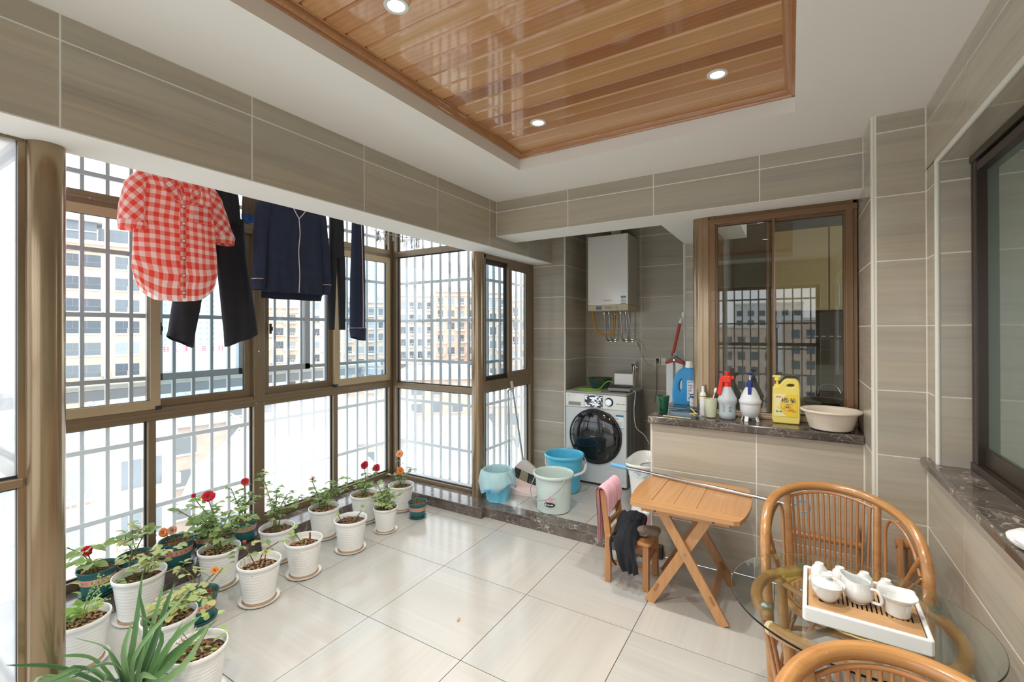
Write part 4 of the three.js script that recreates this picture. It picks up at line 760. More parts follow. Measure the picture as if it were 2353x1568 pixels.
{ const [t, y] = greenPot('green lettered pot on the floor with dry stems and one apricot flower', -2.53, -1.13, 1.05, 0, -0.85, 0);
  part(t, 'dry_stem', bar(V(0, y, 0), V(0.1, y + 0.14, -0.06), 0.0022), drySt); part(t, 'dry_stem', bar(V(-0.01, y, 0), V(-0.05, y + 0.1, 0.03), 0.002), drySt); part(t, 'dry_stem', bar(V(0.01, y, 0.01), V(0.02, y + 0.13, 0.01), 0.002), drySt);
  rose(t, y, [[0.06, 0.23, -0.04, 2], [-0.08, 0.26, 0.05, 4]], { size: 0.032, mats: [LM[3], LM[4]], spray: 3, leafFrom: 0.6 });
  for (let i = 0; i < 12; i++) leafAt(t, V(rr(-0.03, 0.1), y + rr(0, 0.03), rr(0.0, 0.09)), V(rr(-0.3, 1), 0.2, rr(-0.3, 1)), 0.035, limeM);
  roseFlower(t, V(0.066, 0.245, -0.04), 0.026, srgb(244, 168, 84)); }
{ const [t, y] = whitePot('nearest white ribbed pot with bare soil and low seedlings, bottom of the picture', -2.0, -0.885, 1.0, { chip: 0, soilDrop: 0.036, stain: 0 });
  const st = []; for (let k = 0; k < 5; k++) st.push(bar(V(rr(-0.03, 0.03), y, rr(-0.03, 0.03)), V(rr(-0.06, 0.06), y + rr(0.05, 0.1), rr(-0.06, 0.06)), 0.0015, 5)); part(t, 'seedling_stems', merge(st), drySt);
  for (let i = 0; i < 22; i++) { const a = rr(0, 6.28), r = rr(0.02, 0.075); leafAt(t, V(Math.cos(a) * r, y + rr(0.005, 0.04), Math.sin(a) * r), V(Math.cos(a), rr(-0.1, 0.5), Math.sin(a)), rr(0.025, 0.04), [limeM[0], limeM[2], LM[0]], LGn.concat(LG[1])); }
  for (let i = 0; i < 10; i++) leafAt(t, V(rr(-0.1, 0.12), y + rr(0.06, 0.13), rr(-0.1, 0.05)), V(rr(-1, 1), 0.3, rr(-1, 1)), 0.028, [LM[3], limeM[0]]); }
{ // orchid with strap leaves
  const t = thing('potted_orchid', 'dark pot of orchid with long arching strap leaves by the near column', 'pot plant', [-1.98, 0, -0.63], 0);
  const p = part(t, 'pot', lathe([[0, 0.003], [0.062, 0.003], [0.088, 0.18], [0.094, 0.186], [0.094, 0.196], [0.089, 0.196], [0.083, 0.17], [0, 0.168]], 40), potGreen);
  const so = part(t, 'soil', soilGeo, M.soil); so.position.y = 0.17; so.scale.setScalar(0.88);
  const c = part(t, 'bark_chips', chipG[0], M.barkA); c.userData.kind = 'stuff'; c.position.y = 0.174; c.scale.setScalar(0.9);
  const OL = [leafMat(98, 140, 84), leafMat(118, 160, 100), leafMat(80, 120, 72), leafMat(146, 180, 124)];
  const D = [[[0.02,0.2,-0.012],[0.01,0.366,-0.044],[-0.005,0.588,-0.073]],[[0.044,0.197,-0.027],[0.065,0.358,-0.064],[0.089,0.564,-0.103]],[[0.049,0.197,-0.03],[0.145,0.418,-0.06],[0.226,0.612,-0.08]],[[0.034,0.2,-0.021],[0.029,0.345,-0.009],[0.061,0.458,-0.021]],[[0.06,0.2,-0.037],[0.116,0.302,-0.109],[0.224,0.409,-0.213]],[[0.067,0.197,-0.041],[0.161,0.383,-0.104],[0.235,0.461,-0.156]],[[0.053,0.2,-0.033],[0.112,0.386,-0.07],[0.144,0.533,-0.091]],[[0.063,0.2,-0.038],[0.095,0.29,-0.09],[0.132,0.416,-0.144]],[[0.027,0.2,-0.016],[0.144,0.441,0.066],[0.224,0.568,0.172]],[[0.007,0.2,-0.004],[0.042,0.386,0.078],[0.061,0.455,0.17]],[[-0.006,0.197,0.004],[-0.02,0.37,0.139],[-0.013,0.454,0.261]],[[-0.013,0.193,0.008],[-0.058,0.326,0.172],[-0.022,0.378,0.287]],[[0.0,0.193,-0.0],[0.033,0.372,0.109],[0.063,0.369,0.22]],[[0.034,0.197,-0.021],[0.009,0.299,0.003],[-0.012,0.366,0.024]],[[0.02,0.193,-0.012],[0.092,0.308,0.099],[0.179,0.349,0.2]],[[0.06,0.192,-0.037],[0.118,0.289,-0.029],[0.202,0.303,-0.038]],[[0.053,0.191,-0.033],[0.046,0.206,-0.048],[0.059,0.18,-0.077]],[[0.014,0.193,-0.008],[0.102,0.375,0.085],[0.236,0.455,0.151]],[[0.027,0.193,-0.016],[0.137,0.356,0.068],[0.283,0.397,0.129]],[[0.067,0.191,-0.041],[0.175,0.282,-0.126],[0.238,0.426,-0.184]],[[0.02,0.191,-0.012],[-0.007,0.232,0.098],[0.003,0.312,0.186]],[[0.047,0.2,-0.029],[0.113,0.32,-0.024],[0.172,0.418,-0.016]]];
  setSeed(61); const D2 = D.concat(D.filter((q, i) => i % 2 === 0).map(q => q.map((p, k) => [p[0] + rr(-0.03, 0.03) * (k + 0.4), p[1] - rr(0, 0.05) * k, p[2] + rr(-0.03, 0.04) * (k + 0.4)])));
  D2.forEach((q, i) => {
    const P = q.map(a => V(...a)); P.unshift(V(P[0].x * 0.6, 0.165, P[0].z * 0.6));
    const cv = new THREE.CatmullRomCurve3(P), n = 14, rows = [], W = i < 8 ? 0.0125 : rr(0.008, 0.013);
    for (let k = 0; k <= n; k++) { const s = k / n, c0 = cv.getPoint(s), tg = cv.getTangent(s), sd = V(0.85, 0, -0.52).cross(tg).cross(tg).negate().normalize(); const side = tg.clone().cross(V(0.45, 0.35, 0.8)).normalize(); const w = W * Math.pow(Math.sin(PI * (0.12 + 0.87 * s)), 0.6) * (s > 0.985 ? 0.1 : 1), nrm = side.clone().cross(tg).normalize(); rows.push([c0.clone().addScaledVector(side, -w).addScaledVector(nrm, w * 0.35), c0.clone().addScaledVector(side, -w * 0.3), c0.clone().addScaledVector(nrm, -w * 0.1), c0.clone().addScaledVector(side, w * 0.3), c0.clone().addScaledVector(side, w).addScaledVector(nrm, w * 0.35)]); }
    part(t, 'leaf', loft(rows, { closed: false }), OL[i % 4]);
  });
}
// ---------------------------------------------------------------- drying clothes in the bay (local x = along the rail, away from the viewer; z = to the room)
const RX = -2.7, RY = 2.4;
{ const r = thing('drying_rail', 'white drying rail hung under the bay ceiling', 'rail', [RX, 0, 0]);
  part(r, 'rod', bar(V(0, RY, -0.56), V(0, RY, -3.02), 0.012, 14), M.white); part(r, 'rod', bar(V(-0.17, RY, -0.56), V(-0.17, RY, -3.02), 0.012, 14), M.white);
  for (const z of [-0.75, -2.85]) part(r, 'hanger_bracket', merge([bar(V(0, RY, z), V(0, 2.52, z), 0.005), box(0.05, 0.01, 0.05, 0, 2.515, z)]), M.white); }
const fabric = (c, o = {}) => phys(c, 0.95, { side: THREE.DoubleSide, sheen: 0.3, sheenRoughness: 0.6, ...o });
const gingTex = dataTex(256, 256, (u, v) => { const a = u < 0.5, b = v < 0.5, n = 1 + (vn(u * 120, v * 120) - 0.5) * 0.06; const c = a && b ? [240, 80, 62] : a || b ? [248, 170, 156] : [255, 252, 250]; return c.map(x => x * n); }, 0.044, 0.044);
gingTex.wrapS = gingTex.wrapT = THREE.RepeatWrapping;
const ginghamM = fabric(0xffffff, { map: gingTex, transmission: 0.6, thickness: 0 }), ginghamBias = fabric(0xffffff, { map: (() => { const t = gingTex.clone(); t.rotation = 0.7; t.needsUpdate = true; return t; })(), transmission: 0.6, thickness: 0 });
const knit = (r, g, b) => fabric(0xffffff, { map: dataTex(256, 256, (u, v) => { const s = 1 + (fbm(u * 6, v * 6, 3) - 0.5) * 0.12 + (vn(u * 180, v * 180) - 0.5) * 0.12; return [r * s, g * s, b * s]; }, 0.25, 0.25) });
const navyM = knit(42, 48, 70), blackM = knit(40, 40, 46), pipingM = std(srgb(240, 208, 204), 0.8);
// rows: [y, centre x, half width, half depth, z offset]
function cloth(rows, { n = 56, fold = 0.008, freq = 5, ph = 0, edge } = {}) {
  const rings = rows.map(([y, cx, hw, hd, zo = 0], j) => { const pts = [], k = j / (rows.length - 1);
    for (let i = 0; i < n; i++) { const th = i / n * 2 * PI, c = Math.cos(th), s = Math.sin(th), x = cx + hw * Math.sign(c) * Math.pow(Math.abs(c), 0.85), fl = Math.sin((x * freq * 9) + ph + Math.sin(y * 5 + ph) * 0.8) + 0.5 * Math.sin(x * freq * 21 + ph * 2 + y * 3); let yy = y; if (edge) yy += edge(th, k, c, s); pts.push(V(x, yy, zo + hd * Math.sign(s) * Math.pow(Math.abs(s), 0.75) + fold * fl * (0.35 + 0.65 * k) + fold * 0.6 * (vn(x * 18 + ph, y * 14) - 0.5) * 2)); }
    return pts; });
  return loft(rings);
}
const lerpRows = (keys, m) => { const out = []; for (let j = 0; j <= m; j++) { const t = j / m * (keys.length - 1), i = Math.min(keys.length - 2, Math.floor(t)), f = t - i; out.push(keys[i].map((v, q) => v + (keys[i + 1][q] - v) * f)); } return out; };
{ // red gingham shirt
  const t = thing('shirt', 'red and white gingham short-sleeved shirt hanging on the left', 'shirt', [RX, 0, -1.1], PI / 2 + 0.06);
  const hem = (th, k, c, s) => (k > 0.7 ? (k - 0.7) / 0.3 * (0.085 * Math.pow(Math.abs(c), 3)) : 0) - (k < 0.12 && s > 0.2 ? (0.12 - k) / 0.12 * Math.max(0, 0.19 * (1 - Math.abs(c) * 2.4)) : 0);
  part(t, 'body', cloth(lerpRows([[2.255, 0, 0.085, 0.05, 0], [2.225, 0, 0.165, 0.06, 0], [2.15, 0, 0.188, 0.055, 0], [2.0, 0.0, 0.182, 0.05, 0], [1.85, 0.0, 0.188, 0.05, 0], [1.72, 0.0, 0.192, 0.05, 0], [1.6, 0.0, 0.176, 0.042, 0]], 40), { fold: 0.008, freq: 4.2, n: 72, edge: hem }), ginghamM);
  const sl = (sx, ph, dx) => cloth(lerpRows([[2.225, sx * 0.14, 0.03, 0.045, 0], [2.16, sx * 0.178, 0.04, 0.052, 0], [2.06, sx * (0.192 + dx * 0.4), 0.046, 0.055, 0], [1.965, sx * (0.2 + dx), 0.05, 0.048, 0.0]], 18), { fold: 0.007, freq: 7, ph, n: 36 });
  part(t, 'sleeve', sl(-1, 1, -0.01), ginghamBias); part(t, 'sleeve', sl(1, 2.4, 0.035), ginghamBias);
  part(t, 'cuff', cloth([[1.972, -0.19, 0.054, 0.052], [1.93, -0.192, 0.048, 0.046]], { fold: 0.006, freq: 7, n: 36 }), ginghamM); part(t, 'cuff', cloth([[1.972, 0.235, 0.054, 0.052], [1.93, 0.237, 0.05, 0.048]], { fold: 0.006, freq: 7, n: 36 }), ginghamM);
  for (const s of [-1, 1]) { const sh = new THREE.Shape(); sh.moveTo(0.005 * s, -0.11); sh.lineTo(0.07 * s, -0.05); sh.lineTo(0.075 * s, 0.03); sh.lineTo(0.05 * s, 0.05); sh.lineTo(0.035 * s, 0.02); sh.lineTo(0.005 * s, -0.11); part(t, 'collar', uvM(new THREE.ExtrudeGeometry(sh, { depth: 0.004, bevelEnabled: true, bevelSize: 0.001, bevelThickness: 0.001, bevelSegments: 1 }).rotateY(s * 0.22).translate(s * 0.014, 2.2, 0.07)), ginghamBias); }
  part(t, 'placket', uvM(rbox(0.026, 0.5, 0.006, 0.003, 0.0, 1.862, 0.06)), ginghamM);
  for (let k = 0; k < 6; k++) part(t, 'button', new THREE.CylinderGeometry(0.0055, 0.0055, 0.004, 14).rotateX(PI / 2).translate(0, 2.08 - k * 0.088, 0.066), M.white);
  part(t, 'chest_pocket', uvM(rbox(0.085, 0.095, 0.006, 0.003, 0.095, 2.06, 0.055), 0.012, 0.017), ginghamM);
  const h = thing('clothes_hanger', 'wire hanger under the gingham shirt collar', 'hanger', [RX, 0, -1.1], PI / 2 + 0.06, 'clothes hangers on the rail');
  part(h, 'frame', merge([tube([V(-0.15, 2.205, 0), V(0, 2.275, 0), V(0.15, 2.205, 0), V(0, 2.2, 0)], 0.003, 30, 6, true), tube([V(0, 2.275, 0), V(0, 2.39, 0), V(0, 2.416, 0.015), V(0, 2.4, 0.028)], 0.0025, 16, 6)]), M.steel); }
{ // black trousers
  const t = thing('trousers', 'black trousers hanging behind the gingham shirt, legs apart', 'trousers', [RX - 0.17, 0, -1.4], PI / 2);
  part(t, 'waist', cloth(lerpRows([[2.39, 0.0, 0.06, 0.03], [2.25, 0.01, 0.085, 0.04], [2.08, 0.0, 0.115, 0.05]], 14), { fold: 0.008, freq: 5 }), blackM);
  part(t, 'leg', cloth(lerpRows([[2.12, -0.06, 0.07, 0.045], [1.9, -0.11, 0.075, 0.045], [1.6, -0.18, 0.065, 0.045], [1.385, -0.215, 0.06, 0.045]], 24), { fold: 0.007, freq: 4, ph: 1, n: 40, edge: (th, k, c, s) => k > 0.9 ? (k - 0.9) * 0.35 * -c : 0 }), blackM);
  part(t, 'leg', cloth(lerpRows([[2.12, 0.04, 0.08, 0.045], [1.9, 0.05, 0.085, 0.045], [1.6, 0.09, 0.09, 0.05], [1.39, 0.115, 0.092, 0.05]], 24), { fold: 0.008, freq: 4, ph: 3, n: 40, edge: (th, k, c, s) => k > 0.9 ? (k - 0.9) * 0.4 * c : 0 }), blackM);
  part(t, 'clip', merge([rbox(0.02, 0.05, 0.03, 0.004, -0.03, 2.4, 0), rbox(0.02, 0.05, 0.03, 0.004, 0.03, 2.4, 0)]), M.white); }
{ // navy pyjama top with piping
  const t = thing('pyjama_shirt', 'navy long-sleeved pyjama top with pale pink piping', 'pyjamas', [RX, 0, -1.745], PI / 2 - 0.02);
  const veeEdge = (th, k, c, s) => -(k < 0.14 && s > 0.2 ? (0.14 - k) / 0.14 * Math.max(0, 0.15 * (1 - Math.abs(c) * 3.4)) : 0) - (k > 0.92 && s < 0 ? (k - 0.92) / 0.08 * 0.035 : 0);
  part(t, 'body', cloth(lerpRows([[2.3, 0, 0.08, 0.04], [2.27, 0, 0.16, 0.055], [2.2, 0, 0.19, 0.06], [2.0, 0, 0.196, 0.055], [1.8, 0, 0.2, 0.055], [1.68, 0, 0.2, 0.06]], 36), { fold: 0.007, freq: 3.6, ph: 0.6, n: 72, edge: veeEdge }), navyM);
  for (const s of [-1, 1]) {
    const a = part(t, 'sleeve', cloth(lerpRows([[2.28, s * 0.15, 0.03, 0.04], [2.2, s * 0.19, 0.036, 0.045], [2.0, s * 0.212, 0.033, 0.04, 0.01], [1.82, s * 0.222, 0.031, 0.036, 0.01], [1.75, s * 0.225, 0.031, 0.036, 0.01]], 22), { fold: 0.005, freq: 6, ph: s, n: 32 }), navyM);
    part(a, 'cuff', cloth([[1.752, s * 0.225, 0.034, 0.039, 0.01], [1.69, s * 0.226, 0.031, 0.036, 0.01]], { fold: 0.003, freq: 6, n: 32 }), navyM);
    part(a, 'piping', new THREE.TorusGeometry(0.036, 0.0025, 6, 30).rotateX(PI / 2).scale(0.96, 1, 1.08).translate(s * 0.225, 1.753, 0.01), pipingM);
  }
  part(t, 'piping', merge([tube([V(0.0, 2.15, 0.062), V(0.003, 2.05, 0.068), V(-0.004, 1.95, 0.065), V(0.002, 1.8, 0.066), V(-0.004, 1.685, 0.068)], 0.0028, 40, 6), tube([V(0.0, 2.15, 0.062), V(-0.03, 2.19, 0.068), V(-0.055, 2.235, 0.07), V(-0.045, 2.29, 0.055)], 0.0028, 20, 6), tube([V(0.0, 2.15, 0.062), V(0.03, 2.19, 0.068), V(0.055, 2.235, 0.07), V(0.045, 2.29, 0.055)], 0.0028, 20, 6)]), pipingM, 'pale pink piping');
  const h = thing('clothes_hanger', 'wire hanger under the navy pyjama collar', 'hanger', [RX, 0, -1.745], PI / 2, 'clothes hangers on the rail');
  part(h, 'frame', merge([tube([V(-0.15, 2.25, 0), V(0, 2.31, 0), V(0.15, 2.25, 0), V(0, 2.245, 0)], 0.003, 30, 6, true), tube([V(0, 2.31, 0), V(0, 2.39, 0), V(0, 2.416, 0.015), V(0, 2.4, 0.028)], 0.0025, 16, 6)]), M.steel); }
{ // leggings
  const t = thing('leggings', 'thin black leggings hanging between the two navy pieces', 'leggings', [RX, 0, -2.07], PI / 2);
  part(t, 'waist', cloth(lerpRows([[2.39, 0, 0.046, 0.02], [2.1, 0, 0.052, 0.03], [1.95, 0, 0.055, 0.03]], 12), { fold: 0.005, freq: 8, n: 32 }), blackM);
  part(t, 'leg', cloth(lerpRows([[1.97, -0.032, 0.03, 0.026], [1.7, -0.04, 0.026, 0.024], [1.45, -0.042, 0.021, 0.02]], 16), { fold: 0.003, freq: 12, n: 24 }), blackM);
  part(t, 'leg', cloth(lerpRows([[1.97, 0.03, 0.03, 0.026], [1.7, 0.04, 0.024, 0.024], [1.45, 0.045, 0.019, 0.02]], 16), { fold: 0.003, freq: 12, ph: 2, n: 24 }), blackM);
  part(t, 'clip', rbox(0.02, 0.05, 0.03, 0.004, 0, 2.4, 0), M.white); }
{ // pyjama trousers, seen edge on
  const t = thing('pyjama_trousers', 'navy pyjama trousers with pink side piping, seen edge-on at the right', 'pyjamas', [RX, 0, -2.25], PI / 2);
  part(t, 'leg', cloth(lerpRows([[2.39, -0.005, 0.034, 0.03], [2.2, 0, 0.04, 0.04], [1.8, 0.0, 0.05, 0.05], [1.46, 0.0, 0.054, 0.05]], 26), { fold: 0.004, freq: 10, n: 40 }), navyM);
  part(t, 'cuff', cloth([[1.462, 0, 0.057, 0.053], [1.385, 0.004, 0.052, 0.05]], { fold: 0.003, freq: 10, n: 40, edge: (th, k, c) => k > 0.5 ? -0.015 * c : 0 }), navyM);
  part(t, 'piping', merge([tube([V(-0.004, 2.38, 0.034), V(0, 2.1, 0.046), V(0.002, 1.7, 0.056), V(0, 1.47, 0.058)], 0.0026, 40, 6), new THREE.TorusGeometry(0.056, 0.0024, 6, 36).rotateX(PI / 2).scale(1.02, 1, 0.95).translate(0, 1.464, 0)]), pipingM, 'pale pink piping');
  part(t, 'clip', rbox(0.02, 0.05, 0.03, 0.004, 0, 2.4, 0), M.white); }
{ // small socks on a peg
  const brownM = knit(116, 100, 84), blueM = knit(62, 104, 168);
  [[-1.54, 0.0, 'brown child sock with blue toe nearest the trousers'], [-1.585, 0.01, 'brown child sock with blue toe, middle of three'], [-1.63, -0.015, 'brown child sock with blue toe nearest the navy top']].forEach(([z, dx, label], i) => {
    const t = thing('sock', label, 'sock', [RX - 0.17 + dx, 0, z], PI / 2, 'child socks on pegs');
    part(t, 'leg', cloth(lerpRows([[2.36, 0, 0.016, 0.01], [2.24, 0, 0.022, 0.014], [2.16, 0.003 * i, 0.023, 0.016]], 8), { fold: 0.003, freq: 12, n: 20 }), brownM);
    part(t, 'toe', cloth(lerpRows([[2.165, 0.003 * i, 0.024, 0.017], [2.125 - i * 0.008, 0.008 * i, 0.023, 0.02, 0.01], [2.105 - i * 0.008, 0.008 * i, 0.008, 0.006, 0.015]], 6), { fold: 0.001, freq: 12, n: 20 }), blueM);
    part(t, 'peg', rbox(0.01, 0.07, 0.012, 0.002, 0, 2.385, 0), M.white);
  }); }
{ // wire clip hanger in the far corner
  const t = thing('clip_hanger', 'wire sock hanger with many small clips in the far bay corner', 'hanger', [RX, 0, -2.66], PI / 2);
  part(t, 'frame', merge([tube([V(-0.19, 2.24, 0.1), V(0.19, 2.24, 0.1), V(0.24, 2.24, 0), V(0.19, 2.24, -0.1), V(-0.19, 2.24, -0.1), V(-0.24, 2.24, 0)], 0.003, 60, 6, true), bar(V(-0.19, 2.24, 0.1), V(0, 2.36, 0), 0.0015, 5), bar(V(0.19, 2.24, 0.1), V(0, 2.36, 0), 0.0015, 5), bar(V(-0.19, 2.24, -0.1), V(0, 2.36, 0), 0.0015, 5), bar(V(0.19, 2.24, -0.1), V(0, 2.36, 0), 0.0015, 5), tube([V(0, 2.36, 0), V(0, 2.4, 0.018), V(0, 2.416, 0.0), V(0, 2.4, -0.016)], 0.003, 12, 6)]), M.steel);
  const clip = merge([slab(V(0.006, 0.02, 0), V(-0.006, -0.05, 0), 0.008, 0.004, V(0, 0, 1)), slab(V(-0.006, 0.02, 0), V(0.006, -0.05, 0), 0.008, 0.004, V(0, 0, 1)), bar(V(0, 0.02, 0), V(0, 0.045, 0), 0.0015, 5)]);
  for (let k = 0; k < 14; k++) { const a = k / 14 * 2 * PI, o = part(t, 'clip', clip, k % 3 ? M.greyPlastic : M.white); o.position.set(Math.cos(a) * 0.21, 2.19, Math.sin(a) * 0.09); o.rotation.y = k; } }
// ---------------------------------------------------------------- laundry alcove
{ // gas boiler: x -1.68..-1.285, y 1.627..2.343, z -4.15..-4.5
  const t = thing('gas_boiler', 'white wall-hung gas boiler above the washing machine', 'boiler', [-1.482, 0, -4.322]);
  const W = 0.395, D = 0.345;
  const sideM = phys(srgb(196, 190, 178), 0.35), frontM = phys(srgb(236, 233, 226), 0.16, { clearcoat: 0.5, clearcoatRoughness: 0.1 });
  part(t, 'casing', rbox(W, 0.66, D - 0.012, 0.008, 0, 2.013, -0.006), sideM);
  const fr = part(t, 'front_cover', rbox(W, 0.66, 0.016, 0.006, 0, 2.013, D / 2 - 0.004), frontM);
  const ctl = part(t, 'control_panel', rbox(W, 0.056, D, 0.006, 0, 1.655, 0.002), phys(srgb(206, 192, 162), 0.4));
  part(ctl, 'screen', rbox(0.055, 0.034, 0.004, 0.003, -0.085, 1.655, D / 2 + 0.003), phys(srgb(92, 112, 124), 0.15));
  part(ctl, 'buttons', merge([[-0.01, 0.006], [0.015, 0.01], [0.04, 0.006], [0.09, 0.009]].map(([x, r]) => new THREE.TorusGeometry(r, 0.0015, 6, 18).translate(x, 1.655, D / 2 + 0.003))), std(srgb(120, 110, 96), 0.5)).userData.kind = 'stuff';
  const logo = canvasTex(256, 48, (g, w, h) => { g.fillStyle = '#e3e0d8'; g.fillRect(0, 0, w, h); g.fillStyle = '#8f8d88'; g.font = 'bold 34px sans-serif'; g.textAlign = 'center'; g.textBaseline = 'middle'; g.fillText('VIESMANN', w / 2, h / 2); });
  part(fr, 'lettering', box(0.1, 0.018, 0.002, 0.0, 1.725, D / 2 + 0.0045), std(0xffffff, 0.3, { map: logo }));
  const st = canvasTex(128, 192, (g, w, h) => { g.fillStyle = '#eef3f4'; g.fillRect(0, 0, w, h); g.fillStyle = '#3f9cc4'; g.fillRect(0, 0, w, 46); g.fillRect(0, h - 22, w, 22); g.fillStyle = '#c9605a'; g.fillRect(16, 66, 40, 8); g.fillStyle = '#7f8c92'; for (let k = 0; k < 5; k++) g.fillRect(16, 88 + k * 15, 90, 5); });
  part(fr, 'energy_label', box(0.05, 0.075, 0.002, 0.155, 1.725, D / 2 + 0.0045), std(0xffffff, 0.5, { map: st }), 'small blue and white energy label');
  part(fr, 'side_print', merge([[2.31, 0.012], [2.285, 0.02], [1.72, 0.03]].map(([y, h], i) => box(0.003, h, 0.001, i < 2 ? 0.185 : -0.185, y, D / 2 + 0.0045))), M.greyPlastic).userData.kind = 'stuff';
  part(t, 'flue', cyl(0.05, 0.05, 0.17, 0.02, 2.33, -0.02, 28), M.white);
  const zz = 0.06, pipes = [[-0.105, -0.105], [-0.055, -0.06], [0.06, 0.055], [0.115, 0.115]];
  for (const [x, b] of pipes) { const p = part(t, 'pipe', tube([V(x, 1.635, zz - 0.08), V(x + 0.004, 1.5, zz - 0.1), V(b + 0.008, 1.37, zz - 0.12), V(b + 0.016, 1.343, zz - 0.14), V(b + 0.018, 1.34, -0.175)], 0.0085, 40, 10), M.steel); part(p, 'flange', new THREE.CylinderGeometry(0.014, 0.018, 0.01, 20).rotateX(PI / 2).translate(b + 0.018, 1.34, -0.169), M.chrome); part(p, 'union_nut', cyl(0.0115, 0.0115, 0.022, x, 1.6, zz - 0.083, 6), M.chrome); }
  part(t, 'gas_valve', merge([cyl(0.009, 0.011, 0.05, 0.012, 1.575, 0.0, 12), rbox(0.03, 0.012, 0.012, 0.003, 0.02, 1.595, 0.012), cyl(0.012, 0.012, 0.02, 0.012, 1.55, 0, 6)]), std(srgb(176, 140, 70), 0.3, { metalness: 0.8 })); }
{ const t = thing('gas_hose', 'yellow gas hose looping down the left of the boiler', 'hose');
  part(t, 'hose', tube([V(-1.7, 2.48, -4.3), V(-1.7, 2.2, -4.3), V(-1.698, 1.8, -4.3), V(-1.69, 1.6, -4.3), V(-1.66, 1.46, -4.31), V(-1.6, 1.4, -4.32), V(-1.53, 1.395, -4.32), V(-1.485, 1.42, -4.32), V(-1.472, 1.47, -4.322), V(-1.47, 1.55, -4.322)], 0.0085, 90, 10), phys(srgb(214, 148, 36), 0.4)); }
{ const t = thing('power_cable', 'thin white cable hanging from the boiler to the wall socket', 'cable');
  part(t, 'lead', tube([V(-1.345, 1.63, -4.32), V(-1.33, 1.45, -4.4), V(-1.27, 1.25, -4.47), V(-1.23, 1.24, -4.48), V(-1.26, 1.31, -4.47), V(-1.31, 1.34, -4.46), V(-1.27, 1.22, -4.48), V(-1.22, 1.12, -4.485), V(-1.14, 1.07, -4.485), V(-1.105, 1.09, -4.48), V(-1.1, 1.135, -4.47)], 0.0032, 100, 8), M.white); }
for (const [x, label, holes] of [[-1.105, 'beige double wall socket with a plug in it', true], [-1.045, 'beige wall socket plate next to the mop', false]]) {
  const t = thing('wall_socket', label, 'socket', [x, 1.142, -4.497]);
  part(t, 'plate', rbox(0.056, 0.078, 0.012, 0.003), phys(srgb(232, 220, 196), 0.4)); part(t, 'face', rbox(0.03, 0.03, 0.004, 0.002, 0, 0.012, 0.007), holes ? M.black : M.white);
  if (holes) part(t, 'plug', merge([rbox(0.024, 0.028, 0.03, 0.006, 0.002, -0.008, 0.022), tube([V(0.0, -0.02, 0.03), V(-0.002, -0.1, 0.03), V(-0.004, -0.25, 0.02), V(-0.02, -0.4, 0.03)], 0.003, 30, 8)]), std(srgb(120, 112, 100), 0.5));
}
{ const t = thing('water_tap', 'chrome wall tap above the washing machine', 'tap', [-1.315, 1.07, -4.5]);
  part(t, 'flange', new THREE.CylinderGeometry(0.02, 0.024, 0.012, 20).rotateX(PI / 2).translate(0, 0, 0.006), M.chrome);
  part(t, 'body', merge([bar(V(0, 0, 0), V(0, 0, 0.07), 0.0115, 14), cyl(0.014, 0.012, 0.07, -0.004, -0.035, 0.07, 14), bar(V(-0.004, 0.02, 0.07), V(-0.014, 0.05, 0.08), 0.012, 12)]), M.chrome);
  part(t, 'lever', slab(V(-0.012, 0.05, 0.08), V(0.025, 0.06, 0.09), 0.012, 0.006, V(0, 0, 1)), M.white);
  part(t, 'hose', tube([V(-0.006, -0.03, 0.07), V(-0.008, -0.09, 0.07), V(-0.004, -0.17, 0.05), V(0.004, -0.3, 0.03)], 0.009, 24, 10), M.white); }
